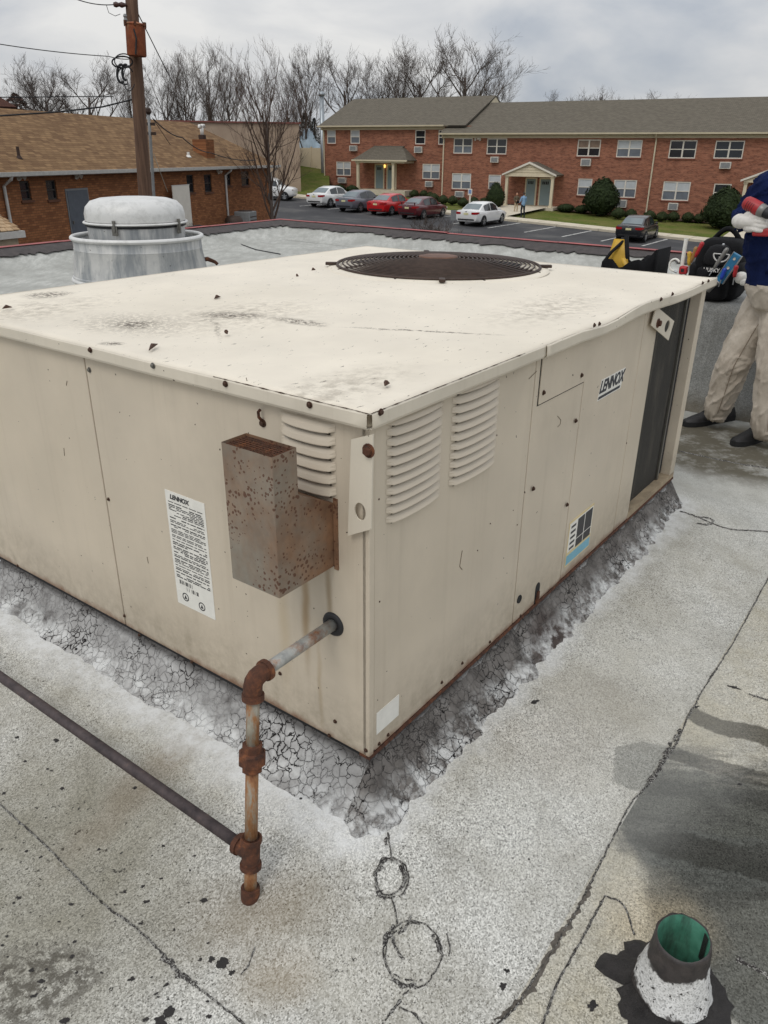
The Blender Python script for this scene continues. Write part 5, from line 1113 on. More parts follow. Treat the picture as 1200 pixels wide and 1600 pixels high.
# ================================================================== things further back
t = newmat('store_wall'); t.out(t.ramp(t.noise(.8, 4), [(.3, s2l(152, 132, 114)), (.7, s2l(172, 152, 132))]), .9); M_STORE = t.m
def backbox(name, label, pts, z0, z1, depth, mat, coping=None):
    a, b = pts; o = empty(name, (a.x, a.y, 0), math.atan2((b-a).y, (b-a).x)); L = (b-a).to_2d().length; tag(o, label, 'building')
    MB().box(0, L, 0, depth, z0, z1).build('wall', mat, o)
    if coping: MB().box(-.15, L+.15, -.15, depth+.15, z1+.001, z1+.12).build('coping', coping, o)
    return o
ra = at_dist(215, 183, 74); rb = at_dist(467, 195, 74); zc1 = (ra.z+rb.z)/2
store = backbox('flat_roofed_store', 'low beige flat roofed building with red coping behind the tan roof', (ra, rb), -4, zc1-.12, 14, M_STORE, plain('coping_brown', s2l(120, 70, 62), .7))
MB().box(2, 2.9, -.03, -.003, -2, zc1-2.3).build('door', M_DOORB, store)
fa = at_dist(425, 231, 92); fb = at_dist(508, 231, 86); fd = (fb-fa); fL = fd.to_2d().length; fo = empty('vinyl_fence', (fa.x, fa.y, 0), math.atan2(fd.y, fd.x)); tag(fo, 'tan vinyl panel fence beyond the lawn', 'fence')
zf1 = at_dist(470, 231, 89).z; zf0 = at_dist(470, 257, 89).z
nf = 4; fx0 = -fL
pan = MB().box(.07, 2*fL/8-.07, -.03, .03, zf0-3.6, zf1).mesh('panel', plain('vinyl_tan', s2l(206, 192, 166), .6, 0, .06, 1)); pst = MB().box(-.069, .069, -.07, .07, zf0-3.8, zf1+.12).mesh('post', MATS['vinyl_tan'])
for k in range(8):
    for nm, me in (('panel', pan), ('post', pst)): o = bpy.data.objects.new(nm, me); COL.objects.link(o); o.parent = fo; o.location = (fx0+k*2*fL/8, 0, 0)
q = at_dist(480, 233, 97); tp = empty('covered_pile', (q.x, q.y, -2)); tag(tp, 'pale blue tarpaulin covered heap behind the tan fence', 'tarpaulin')
ht = at_dist(478, 203, 97).z+2; P = []
for i in range(15):
    row = []
    for j in range(11):
        x = -2.2+4.4*i/14; y = -2+4*j/10; r = max(0, 1-(x/2.2)**2)*max(0, 1-(y/2)**2); row.append((x+.4*r, y, ht*min(1, r**.45)*(1+.12*fbm((x*2, y*2, 1), 3))*(1-.14*(x > .5))))
    P.append(row)
MB().grid(P).build('tarpaulin', plain('tarp_blue', s2l(150, 168, 180), .5, 0, .2, 1.5), tp, smooth=True); MB().box(-1.8, 1.8, -1.6, 1.6, 0, ht*.5).build('heap', M_MULCH, tp)
q0, q1 = at_dist(-90, 166, 60), at_dist(26, 167, 60); gb_ = empty('brown_gable_house', (q0.x, q0.y, 0), math.atan2((q1-q0).y, (q1-q0).x)); tag(gb_, 'dark brown roof of a house at the far left above the tan roof', 'house')
L = (q1-q0).to_2d().length; za = q1.z; zt_ = at_dist(-30, 125, 60).z
roof_mesh([((0-L, 0, za), (L, 0, za), (L*.2, 6, zt_+1), (-L, 6, zt_+1)), ((L, 0, za), (L, 12, za), (L*.2, 6, zt_+1))], .15, 'roof', shingles('brown_shingles', s2l(84, 56, 46), s2l(70, 46, 38), s2l(50, 34, 30)), gb_)
MB().box(-L, L-.6, .5, 11.5, -4, za-.16).build('wall', M_STORE, gb_)

# ================================================================== utility pole, wires
t = newmat('pole_wood'); wn_ = t.noise(1, 5, .7, t.vec((9, 9, .5))); t.out(t.ramp(wn_, [(.3, s2l(70, 52, 42)), (.55, s2l(104, 80, 64)), (.75, s2l(134, 108, 88))]), .95); t.bump(wn_, .5, .03); M_POLE = t.m
PR_ = 25.0; pb = at_dist(227, 305, PR_); ptp = at_dist(203, -60, PR_); pole = empty('utility_pole', (pb.x, pb.y, gzc(pb.x, pb.y)))
tag(pole, 'weathered wooden utility pole with rusty transformer can', 'utility pole')
PO = Vector(pole.location)
def pp(px, py, dr=0.0): return at_dist(px, py, PR_-dr)-PO
top = pp(203, -60); bot = pp(227, 305); ax = (top-bot).normalized(); base = bot - ax*(bot.z/ax.z)
MB().tube([base, bot, pp(216, 150), pp(206, 10), top], [.21, .19, .175, .16, .15], 14).build('pole_shaft', M_POLE, pole, smooth=True)
t = newmat('transformer_rust'); rn = t.noise(3.5, 6, .7); rn2 = t.noise(1, 4, .6, t.vec((4, 4, .8))); t.out(t.mix(t.ramp(rn2, [(.55, 0.0), (.7, .6)]), t.ramp(rn, [(.3, s2l(96, 48, 26)), (.55, s2l(134, 70, 38)), (.8, s2l(160, 102, 62))]), s2l(176, 150, 116)), .8); M_TRF = t.m
tc0 = pp(214, 88, .42); tc1 = pp(211, 38, .42); tx = (tc1-tc0).normalized(); h = (tc1-tc0).length
rot = tx.to_track_quat('Z', 'Y').to_matrix().to_4x4(); M_ = Matrix.Translation(tc0) @ rot
tr = MB().lathe([(0, 0), (.235, 0), (.25, .03), (.25, h*.97), (.27, h*.975), (.27, h), (.24, h+.02), (.1, h+.05), (0, h+.06)], 24, M=M_).build('transformer_can', M_TRF, pole, auto=40)
for k in range(6):
    a = k*math.pi/3; MB().box(-.03, .03, -.03, .03, h-.05, h+.05, M_ @ Matrix.Rotation(a, 4, 'Z') @ Matrix.Translation((.28, 0, 0))).build('lid_lug', M_RUST, tr)
bu = pp(196, 30, .3); MB().lathe([(.035, -.14), (.05, -.1), (.035, -.06), (.055, -.02), (.035, .03), (.055, .07), (.03, .12)], 10, bu).build('fuse_cutout', M_ACG, pole); m = MB(); m.tube([bu+Vector((0, 0, -.05)), pp(203, 38, .2)], .025, 6); m.build('cutout_arm', M_BOLT, pole)
M_WIRE = plain('wire_black', s2l(30, 30, 32), .7); M_INS = plain('insulator_brown', s2l(70, 44, 36), .3)
m = MB(); q0 = pp(178, 7, .2); q1 = pp(198, 8, .1); d = (q1-q0)
for k in range(2): c = q0+d*(.25+.45*k); M2 = Matrix.Translation(c) @ d.normalized().to_track_quat('Z', 'Y').to_matrix().to_4x4(); m.lathe([(0, -.1), (.05, -.09), (.07, -.03), (.05, .03), (.03, .1)], 10, M=M2)
m.tube([q0, q1], .015, 6); m.build('strain_insulator', M_INS, pole)
m = MB(); m.tube([pp(166, 7, .2), pp(170, 20, .25), pp(180, 25, .3), pp(188, 22, .3)], .008, 5); m.tube([pp(209, 45, .66), pp(213, 60, .69), pp(212, 85, .68)], .022, 6); m.build('jumper_wire', M_WIRE, pole)
m = MB()
for (cx, cy, rx, ry, a0, a1, w, k) in ((191, 97, 16, 9, 0, 6.28, .022, .3), (193, 95, 14, 11, .3, 5.5, .016, .35), (196, 118, 12, 14, 1.2, 5.9, .018, .3), (189, 115, 6, 14, 1.0, 5.4, .035, .3), (196, 113, 5, 12, 1.2, 5.2, .035, .28), (202, 122, 9, 20, .5, 4.6, .012, .25)):
    m.tube([pp(cx+rx*math.cos(a), cy+ry*math.sin(a), k) for a in U(18, a0, a1)], w, 6)
m.build('cable_coil', M_WIRE, pole, smooth=True)
def wire(name, label, pts, r=.012, mat=None, n=14, sag=0.0, grp=None):
    P = []
    pts = [at_dist(*p) for p in pts]
    for a, b in zip(pts, pts[1:]):
        for k in range(n): s = k/n; P.append(a.lerp(b, s)-Vector((0, 0, sag*4*s*(1-s))))
    P.append(pts[-1]); o = MB().tube(P, r, 6).build(name, mat or M_WIRE, smooth=True); tag(o, label, 'wire', grp); return o
wire('overhead_wire', 'thin overhead wire reaching the pole near the top edge', [(-60, -22, 24), (120, -1, 25), (180, 7, 25)], .012, sag=.05)
wire('overhead_wire', 'thin overhead wire meeting the pole just below the transformer', [(-60, 63, 22), (0, 69, 23), (170, 88, 25), (207, 92, 25)], .011, sag=.03)
wire('overhead_wire', 'nearly level cable crossing the sky low on the left', [(-60, 153, 22), (0, 152, 23), (110, 151, 24.5), (177, 151, 25)], .013)
wire('overhead_wire', 'thick drooping cable in front of the tan roof left of the pole', [(-60, 184, 22), (0, 181, 23), (90, 175, 24.5), (160, 167, 25), (209, 155, 25)], .022)
wire('guy_wire', 'stranded guy wire slanting down to the right from the pole top', [(212, 12, 25), (216, 22, 25), (270, 130, 30)], .014)
wire('service_wire', 'service drop cable swooping from the mast toward the chimney', [(240, 186, 26), (285, 215, 28), (330, 239, 32), (400, 250, 36)], .016, sag=.1)
wire('service_wire', 'thin service cable falling from the mast onto the tan roof', [(238, 184, 26), (252, 205, 27), (266, 226, 28)], .01)
wire('service_wire', 'pale cable dropping from the gutter toward the white panel', [(240, 240, 26), (250, 268, 26), (262, 300, 26.5)], .012, plain('cable_pale', s2l(150, 140, 126), .7))
ms_ = at_dist(232, 178, 26); ms0 = at_dist(240, 300, 26); mast = empty('service_mast', (ms0.x, ms0.y, gzc(ms0.x, ms0.y))); tag(mast, 'grey electrical service mast standing right beside the wooden pole', 'mast')
mo = Vector(mast.location); m = MB(); m.tube([(0, 0, 0), ms0-mo, at_dist(235, 220, 26)-mo, ms_-mo], .045, 10); m.build('conduit', M_ACG, mast, smooth=True)
c = ms_-mo; m = MB(); m.lathe([(.05, -.02), (.09, .05), (.08, .14), (0, .18)], 10, c); m.build('weather_head', M_GUARD, mast); m = MB(); [m.box(c.x-.16, c.x+.16, c.y-.03, c.y+.03, c.z-.3-k*.25, c.z-.22-k*.25) for k in range(2)]; m.build('wire_holder', M_GUARD, mast)

# ================================================================== cars
CARP = {}
def carpaint(name, col):
    t = newmat(name); t.out(t.ramp(t.noise(2, 3), [(.3, tuple(c*.93 for c in col)), (.7, col)]), .32, 0, .5); t.b.inputs['Coat Weight'].default_value = .6; t.b.inputs['Coat Roughness'].default_value = .12; return t.m
M_CGL = plain('car_glass', s2l(38, 44, 48), .06, 0, .2, 1, 0, .8); M_CGLR = plain('car_rear_glass', s2l(96, 108, 112), .08, 0, .2, 1, 0, .8); M_TYRE = plain('tyre', s2l(26, 26, 27), .85); M_RIM = plain('rim_alloy', s2l(160, 162, 164), .35, .7)
M_TAIL = plain('tail_red', s2l(150, 22, 26), .2, 0, .1, 4, 0, .6); M_PLATE = plain('plate', s2l(214, 208, 160), .5); M_BLK = plain('black_plastic', s2l(28, 28, 30), .6); M_AMBER = plain('lamp_clear', s2l(196, 190, 180), .2)
m = MB(); m.lathe([(.20, -.09), (.30, -.10), (.322, -.07), (.325, 0), (.322, .07), (.30, .10), (.20, .09)], 24, M=Matrix.Rotation(R(90), 4, 'X')); ME_TYRE = m.mesh('tyre', M_TYRE, True)
m = MB(); m.lathe([(.21, .085), (.2, .06), (.06, .05), (.05, .09), (0, .09)], 20, M=Matrix.Rotation(R(90), 4, 'X')); 
for k in range(5): m.box(-.035, .035, -.095, -.055, .05, .205, Matrix.Rotation(k*2*math.pi/5, 4, 'Y'))
ME_RIM = m.mesh('rim', M_RIM)
SED = dict(x=[-2.25, -2.2, -2.05, -1.6, -1.2, -.5, .3, .95, 1.5, 1.95, 2.15, 2.25], hw=[.66, .78, .84, .86, .87, .87, .87, .86, .84, .78, .68, .55], zb=[.42, .32, .28, .22, .2, .2, .2, .2, .22, .26, .32, .4],
           zs=[.84, .90, .91, .90, .88, .86, .85, .83, .77, .69, .6, .52], zd=[.88, 1.0, 1.03, 1.02, .98, .94, .92, .94, .89, .79, .69, .58],
           gh=[(-1.66, .74, .95, .68, 1.0), (-1.02, .80, .91, .59, 1.34), (-.35, .81, .89, .62, 1.45), (.2, .81, .88, .61, 1.43), (.55, .80, .87, .63, 1.29), (1.04, .75, .90, .71, .95)], sw=((-1.12, -.36), (-.28, .62)), axle=(-1.32, 1.32))
SUV = dict(x=[-1.98, -1.94, -1.85, -1.5, -1.2, -.5, .3, .9, 1.35, 1.75, 1.92, 1.98], hw=[.70, .80, .86, .87, .88, .88, .88, .87, .86, .82, .74, .62], zb=[.45, .36, .3, .25, .24, .24, .24, .24, .26, .3, .36, .44],
           zs=[.98, 1.0, 1.0, 1.0, .99, .98, .97, .96, .94, .9, .82, .72], zd=[1.03, 1.06, 1.07, 1.06, 1.05, 1.04, 1.03, 1.06, 1.06, 1.0, .92, .8],
           gh=[(-1.93, .80, 1.0, .76, 1.06), (-1.75, .82, 1.0, .68, 1.55), (-.6, .83, 1.0, .70, 1.64), (.2, .83, 1.0, .69, 1.62), (.55, .82, 1.0, .70, 1.45), (.98, .78, 1.02, .74, 1.08)], sw=((-1.5, -.55), (-.47, .6)), axle=(-1.24, 1.24))
def car(name, label, pos, ang, paint, P=SED, sc=1.0, spoiler=False, decals=False, rimm=None):
    c = empty(name, (pos.x, pos.y, gz(pos.x, pos.y)+.005), ang); c.scale = (sc,)*3; tag(c, label, 'car', 'cars parked along the kerb')
    sl = math.atan(GA*math.cos(ang)+GB*math.sin(ang)); c.rotation_euler = (0, -sl, ang)
    G = []
    for x, hw, zb, zs, zd in zip(P['x'], P['hw'], P['zb'], P['zs'], P['zd']):
        h = [(0, zb), (hw*.8, zb), (hw*.95, zb+.07), (hw*.995, zb+(zs-zb)*.35), (hw, zb+(zs-zb)*.7), (hw*.965, zs), (hw*.88, zs+(zd-zs)*.62), (hw*.5, zd-.005), (0, zd)]
        G.append([(x, y, z) for y, z in h]+[(x, -y, z) for y, z in h[-2:0:-1]])
    m = MB(); n = len(G[0]); m.add([q for g in G for q in g], [(i*n+k, i*n+(k+1) % n, (i+1)*n+(k+1) % n, (i+1)*n+k) for i in range(len(G)-1) for k in range(n)] + [tuple(range(n)), tuple(range((len(G)-1)*n, len(G)*n))])
    body = m.build('body', paint, c, auto=42)
    gh = P['gh']; G = []
    for x, wb, zb, wt, zt in gh: G.append([(x, wb, zb-.08), (x, wb, zb), (x, wt+.02, zt-.03), (x, wt-.06, zt+.005), (x, 0, zt+.02), (x, -wt+.06, zt+.005), (x, -wt-.02, zt-.03), (x, -wb, zb), (x, -wb, zb-.08)])
    m = MB().grid(G); k = len(G[0]); m.add([*G[0]], [tuple(range(k))]); m.add([*G[-1]], [tuple(range(k))]); m.build('roof_pillars', paint, c, auto=40)
    def gp_(x, t_, sg, off=.006):
        for a, b in zip(gh, gh[1:]):
            if a[0] <= x <= b[0]:
                f = (x-a[0])/(b[0]-a[0]); wb, zb, wt, zt = [a[i]+(b[i]-a[i])*f for i in (1, 2, 3, 4)]; return (x, sg*(wb+(wt+.02-wb)*t_+off), zb+(zt-.03-zb)*t_+off*.2)
    for sg in (-1, 1):
        for (xa, xb) in P['sw']:
            mm = MB(); rows = []
            for x in U(5, xa, xb): rows.append([gp_(x, .06, sg), gp_(x, .9, sg)])
            mm.grid(rows); mm.build('side_window', M_CGL, c)
    def end_glass(i, nm, mat, top_f, lo_f):
        a, b = i; rows = []
        for f in U(4, lo_f, top_f):
            x = a[0]+(b[0]-a[0])*f; wt = a[3]+(b[3]-a[3])*f; zt = a[4]+(b[4]-a[4])*f; d = .012 if a[0] < b[0] and a[4] < b[4] else .012
            rows.append([(x+(-d if nm == 'rear_window' else d), y*wt*.9, zt+.012+.018*(1-abs(y))) for y in (-1, -.5, 0, .5, 1)])
        mm = MB().grid(rows); mm.build(nm, mat, c, smooth=True)
    end_glass((gh[0], gh[1]), 'rear_window', M_CGLR, .96, .08); end_glass((gh[5], gh[4]), 'windshield', M_CGLR, .98, .08); 
    hr = P['hw'][1]; xr = P['x'][0]; zr = P['zs'][1]
    for sg in (-1, 1):
        mm = MB(); mm.add([(xr-.006, sg*hr*.52, zr-.13), (xr-.006, sg*hr*.84, zr-.14), (xr+.045, sg*(hr+.008), zr-.13), (xr+.27, sg*(hr+.075), zr-.09), (xr+.27, sg*(hr+.07), zr+.0), (xr+.045, sg*(hr+.004), zr+.015), (xr-.004, sg*hr*.84, zr+.0), (xr-.004, sg*hr*.52, zr-.01)], [(0, 1, 6, 7), (1, 2, 5, 6), (2, 3, 4, 5)]); so = mm.build('taillight', M_TAIL, c).modifiers.new('s', 'SOLIDIFY'); so.thickness = .02; so.offset = 0
        hl_ = MB(); hf = P['hw'][-2]; xf = P['x'][-2]; hl_.box(xf-.08, xf+.03, sg*hf*.92-.1, sg*hf*.92+.1, P['zs'][-2]-.04, P['zs'][-2]+.06); hl_.build('headlight', M_AMBER, c, bevel=.02)
        mr = MB(); mr.box(.62, .74, sg*.92-.08, sg*.92+.08, P['zs'][6]+.06, P['zs'][6]+.18); mr.build('mirror', paint, c, bevel=.025)
        for hx in (-.42, .5): hh = MB(); hh.box(hx-.1, hx+.02, sg*.872-.012, sg*.872+.012, P['zs'][5]-.1, P['zs'][5]-.075); hh.build('door_handle', M_BLK if decals else paint, c)
        for ax_ in P['axle']:
            i = min(range(len(P['x'])), key=lambda i: abs(P['x'][i]-ax_)); hw = P['hw'][i]
            mm = MB(); pts = [(ax_+.36*math.cos(a), sg*(hw+.004), .325+.36*math.sin(a)) for a in U(14, R(-14), R(194))]; mm.add(pts+[(q[0], sg*(hw-.14), q[2]) for q in pts], [tuple(range(15)), tuple(range(15, 30))]+[(k, k+1, 16+k, 15+k) for k in range(14)]); mm.build('wheel_arch', M_BLK, c)
            w = bpy.data.objects.new('wheel', ME_TYRE); COL.objects.link(w); w.parent = c; w.location = (ax_, sg*(hw-.075), .325)
            r = bpy.data.objects.new('rim', ME_RIM); COL.objects.link(r); r.parent = w; r.location = (0, 0, 0); r.rotation_euler = (0, 0, 0 if sg < 0 else math.pi)
    MB().box(xr-.018, xr-.002, -.17, .17, zr-.17, zr-.05).build('licence_plate', M_PLATE, c); MB().box(xr-.01, xr+.08, -.6, .6, P['zb'][0]-.02, P['zb'][0]+.06).build('rear_bumper_trim', M_BLK, c)
    MB().box(xr-.016, xr+.01, -.05, .05, zr+.0, zr+.05).build('badge', M_RIM, c)
    m = MB(); z_ = .32; [m.box(P['axle'][0]+.5, P['axle'][1]-.5, sg*.83-.03, sg*.83+.03, .18, .26) for sg in (-1, 1)]; m.build('sill_trim', M_BLK, c)
    if spoiler: m = MB(); m.box(-2.18, -1.98, -.68, .68, 1.13, 1.16); [m.box(-2.12, -2.04, sg*.55-.03, sg*.55+.03, .98, 1.129) for sg in (-1, 1)]; m.build('spoiler', paint, c, bevel=.008)
    if decals:
        m = MB(); rr = random.Random(4)
        for sg in (-1, 1):
            P_ = [(-1.0+.16*k, sg*.884, .72+.12*math.sin(k*1.9)+.05*rr.random()) for k in range(12)]; m.tube(P_, .016, 5); m.tube([(-.9, sg*.886, .55), (.5, sg*.886, .58)], .022, 5)
        m.build('side_graphic', M_BLK, c)
    return c
CA = R(55)
def carpos(rearL, rearR, back=.93):
    a, b = on_ground(*rearL), on_ground(*rearR); q = (a+b)/2; return q
def cp(px, py, fwd): q = on_ground(px, py); return q + Vector((math.cos(CA), math.sin(CA), 0))*fwd
car('white_sedan', 'white sedan parked under the hip roofed porch at left', cp(503, 323.5, 1.32), CA, carpaint('paint_white', s2l(226, 226, 224)))
car('grey_sedan', 'grey sedan parked between the white sedan and the bright red car', cp(549, 331, 1.32), CA, carpaint('paint_grey', s2l(98, 100, 108)))
car('red_sedan', 'bright red compact sedan between the grey and maroon cars', cp(597, 336, 1.32), CA, carpaint('paint_red', s2l(186, 20, 24)), sc=.97)
car('maroon_coupe', 'dark maroon coupe with rear spoiler', cp(646, 342, 1.32), CA, carpaint('paint_maroon', s2l(84, 18, 26)), spoiler=True, sc=.97)
car('white_compact_sedan', 'white compact sedan parked alone by the blue accessible parking sign', cp(738, 352.5, 1.32), CA, MATS['paint_white'])
car('black_sedan', 'black sedan parked at the right near the big round shrubs', cp(984, 377, 1.32), R(58), carpaint('paint_black', s2l(22, 24, 28)), sc=.98)
sv = on_ground(437, 312) - Vector((.6, 0, 0)); car('white_suv', 'white boxy car with black side graphics partly hidden by the brick corner', sv, R(-8), MATS['paint_white'], SUV, decals=True)

# signs
q = on_ground(733, 330); sg_ = empty('parking_sign', (q.x, q.y, gz(q.x, q.y)), A_RZ); tag(sg_, 'blue and white accessible parking sign behind the white compact sedan', 'sign'); h1 = at_dist(733, 295, q.to_2d().length).z-sg_.location.z
MB().box(-.06, .06, .0, .06, 0, h1-.3).build('post', M_WHITE, sg_); bd_ = MB().box(-.17, .17, -.025, -.001, h1-.46, h1).build('sign_panel', M_WHITE, sg_); m = MB(); m.box(-.11, .11, -.030, -.0255, h1-.34, h1-.08); sym = m.build('blue_field', plain('sign_blue', s2l(38, 108, 176), .5), bd_)
m = MB(); m.lathe([(.0, 0), (.022, 0), (.022, .003), (0, .003)], 12, M=Matrix.Translation((0, -.031, h1-.12)) @ Matrix.Rotation(R(90), 4, 'X')); m.box(-.012, .012, -.034, -.0305, h1-.22, h1-.145); m.box(-.012, .05, -.034, -.0305, h1-.235, h1-.22); m.lathe([(.048, 0), (.06, 0), (.06, .003), (.048, .003)], 20, M=Matrix.Translation((0, -.031, h1-.255)) @ Matrix.Rotation(R(90), 4, 'X')); m.build('wheelchair_symbol', M_WHITE, bd_)
q = at_dist(707, 360, 46); sg2 = empty('grey_signpost', (q.x, q.y, gz(q.x, q.y)), R(25)); tag(sg2, 'small plain grey sign on a post seen from behind, near the roof edge', 'sign'); h1 = at_dist(707, 328, 46).z-sg2.location.z
MB().tube([(0, 0, 0), (0, 0, h1-.05)], .03, 8).build('post', M_ACG, sg2); MB().box(-.17, .17, -.045, -.031, h1-.55, h1).build('sign_panel', M_ACG, sg2)

# ================================================================== trees and shrubs
t = newmat('bark_grey'); bn = t.noise(1, 4, .7, t.vec((2, 2, .6))); t.out(t.ramp(bn, [(.3, s2l(70, 62, 58)), (.7, s2l(104, 94, 88))]), .95, 0, .1); M_BARK = t.m
M_TWIG = plain('twig_brown', s2l(86, 77, 72), .95, 0, .2, .6, 0, .1); M_BARK2 = plain('bark_reddish', s2l(84, 70, 62), .95, 0, .25, 1.5, 0, .1)
def grow_tree(seed, H, upright, levels, r0, fork=.3, n1=9, dens=1.0, twist=.35, minr=.012):
    rnd = random.Random(seed); T, B = MB(), MB()
    def branch(p, d, L, r, lev):
        segs = 5 if lev == 0 else (4 if lev < 3 else 3); pts = [p.copy()]; rad = [r]; dd = d.normalized(); nodes = []
        for i in range(segs):
            w = Vector((rnd.uniform(-1, 1), rnd.uniform(-1, 1), rnd.uniform(-.6, .9)))*(twist if lev else twist*.35)
            dd = (dd + w*.5 + Vector((0, 0, upright*(.22 if lev else .3)))).normalized(); p = p + dd*(L/segs); pts.append(p.copy()); rad.append(max(minr*.6, r*(1-(i+1)/segs*(.72 if lev else .62)))); nodes.append((p.copy(), dd.copy(), rad[-1], (i+1)/segs))
        (T if lev == 0 else B).tube(pts, rad, 8 if lev == 0 else (5 if lev == 1 else 3), caps=lev == 0)
        if lev >= levels: return
        kids = n1 if lev == 0 else max(2, int(round((6.0 if lev == 1 else 6.0 if lev == 2 else 5.0)*dens*rnd.uniform(.75, 1.2))))
        for k in range(kids):
            q = (fork + (1-fork)*(k+rnd.random()*.7)/kids) if lev == 0 else rnd.uniform(.18, 1.0)
            i = min(segs-1, int(q*segs)); a = pts[i].lerp(pts[i+1], q*segs-i) if q < 1 else pts[-1]; base = nodes[i][1]
            az = k*2.4+rnd.uniform(-.6, .6) if lev == 0 else rnd.uniform(0, 6.28); side = base.orthogonal().normalized(); side.rotate(Matrix.Rotation(az, 3, base))
            ang = rnd.uniform(.45, .85) if lev == 0 else rnd.uniform(.35, .95); nd = (base*math.cos(ang) + side*math.sin(ang))
            LL = L*(rnd.uniform(.52, .74) if lev == 0 else rnd.uniform(.36, .62))*(1.0 if lev else (1.15-.45*q)); branch(a, nd, LL, max(minr, rad[i]*(.6 if lev == 0 else .56)), lev+1)
    branch(Vector((0, 0, 0)), Vector((rnd.uniform(-.05, .05), rnd.uniform(-.05, .05), 1)), H*.8, r0, 0)
    return T.mesh('trunk', M_BARK, True), B.mesh('crown', M_TWIG)
PROTO = [grow_tree(11, 16, .45, 4, .34, .28, 8, 1.15, .28, .014), grow_tree(23, 16, .6, 4, .30, .24, 9, 1.15, .27, .014), grow_tree(37, 16, .85, 4, .26, .16, 12, 1.1, .25, .014), grow_tree(51, 16, .4, 4, .36, .3, 8, 1.25, .30, .014)]
NEARP = grow_tree(77, 10, 1.0, 4, .14, .16, 16, .92, .28, .0065)
def pzmax(me): return max(v.co.z for v in me[1].vertices)
def plant_tree(px, ytop, r, proto, label, group=None, rz=0.0, name='bare_tree', wide=1.0, pxb=None):
    q = at_dist(px, ytop, r); g = gzc(q.x, q.y); sc = (q.z-g)/pzmax(proto); e = empty(name, (q.x, q.y, g-.1), rz); e.scale = (sc*wide, sc*wide, sc)
    for nm, me in (('trunk', proto[0]), ('crown', proto[1])): o = bpy.data.objects.new(nm, me); COL.objects.link(o); o.parent = e
    return tag(e, label, 'tree', group)
G1 = 'bare trees along the skyline'
for (x, y, r, k, lb, rz, wd) in ((32, 96, 98, 1, 'bare tree at the far left of the skyline', .3, 1.1), (68, 80, 96, 3, 'spreading bare tree second from the left on the skyline', 2.0, 1.15), (122, 76, 94, 0, 'broad bare tree on the skyline midway between left edge and pole', 1.1, 1.3), (196, 92, 104, 2, 'thin bare tree directly behind the utility pole', 5, 1.0), (248, 72, 100, 1, 'first tall bare tree right of the utility pole', .6, 1.0), (280, 64, 102, 2, 'second tall upright bare tree right of the utility pole', 2.6, .95), (322, 50, 98, 1, 'tallest bare tree between the pole and the near tree', 4.2, 1.05), (352, 82, 108, 2, 'slim bare tree just left of the near tree', 3.1, 1.0), (472, 50, 96, 2, 'narrow bare tree left of the metal flue', .9, .9), (538, 64, 112, 0, 'round headed bare tree above the left end of the apartment roof', 5.2, 1.15), (600, 84, 118, 3, 'first of the bare trees crowded behind the apartment ridge', .8, 1.1), (628, 62, 116, 1, 'bare tree behind the apartment ridge, second in the crowd', 2.2, 1.2), (664, 48, 114, 0, 'bare tree at the middle of the crowd behind the apartment ridge', 3.6, 1.1),
        (738, 28, 112, 0, 'tallest broad bare tree behind the apartment ridge', 3.4, 1.2), (772, 62, 118, 1, 'rightmost of the tall bare trees behind the apartment ridge', 2.9, .9),
        (888, 136, 170, 3, 'first small distant treetop over the right hand roof', .7, 1.3), (932, 128, 165, 0, 'largest distant treetop over the right hand roof', 2.1, 1.4), (1003, 139, 170, 3, 'distant treetop over the roof right of the largest one', 3.3, 1.4), (1084, 143, 180, 0, 'faint distant treetop over the far right of the roof', 4.4, 1.3)):
    plant_tree(x, y, r, PROTO[k], lb, G1, rz, wide=wd)
nt_ = plant_tree(411, 44, 42.5, NEARP, 'slender bare tree growing in front of the orange brick corner', None, .7, wide=1.05)
for o in nt_.children: o.data.materials[0] = M_BARK2 if o.name.startswith('crown') else M_BARK
# leaves
def leaf_cloud(seed, n, size, shape, jitter=.17, core=.86):
    rnd = random.Random(seed); m = MB()
    for _ in range(n):
        d = Vector((rnd.gauss(0, 1), rnd.gauss(0, 1), rnd.gauss(0, 1))).normalized(); p, nn = shape(d, 1-abs(rnd.gauss(0, jitter)))
        a = nn.orthogonal().normalized(); a.rotate(Matrix.Rotation(rnd.uniform(0, 6.28), 3, nn)); tl = (nn + Vector((rnd.uniform(-1, 1), rnd.uniform(-1, 1), rnd.uniform(-.6, 1)))*.8).normalized(); b = tl.cross(a).normalized(); s = size*rnd.uniform(.6, 1.3)
        m.add([p-a*s*.5, p+b*s*.3, p+a*s*.5+tl*s*.25, p-b*s*.3], [(0, 1, 2, 3)])
    return m
def leafmat(name, c1, c2):
    t = newmat(name); n = t.noise(9, 4, .7); n2 = t.noise(1.6, 3, .6); t.out(t.mix(t.ramp(n2, [(.4, 0.0), (.7, .4)]), t.ramp(n, [(.3, c1), (.7, c2)]), tuple(c*.5 for c in c1)), .8, 0, .15); return t.m
M_YEW = leafmat('yew_leaves', s2l(24, 34, 20), s2l(56, 68, 38)); M_BOX = leafmat('boxwood_leaves', s2l(38, 46, 26), s2l(68, 72, 42)); M_CON = leafmat('conifer_needles', s2l(34, 42, 34), s2l(54, 60, 48)); M_BRN = leafmat('dead_leaves', s2l(66, 44, 38), s2l(98, 68, 56))
def egg(w, h, low=.42):
    def f(d, k):
        z = d.z; taper = 1.0-.34*max(0, z)**1.4; p = Vector((d.x*w*taper*k, d.y*w*taper*k, h*low+(z*h*(1-low) if z > 0 else z*h*low)*k)); bump = 1+.12*fbm((d.x*2.3, d.y*2.3, d.z*2.3), 3); return Vector((p.x*bump, p.y*bump, p.z)), d
    return f
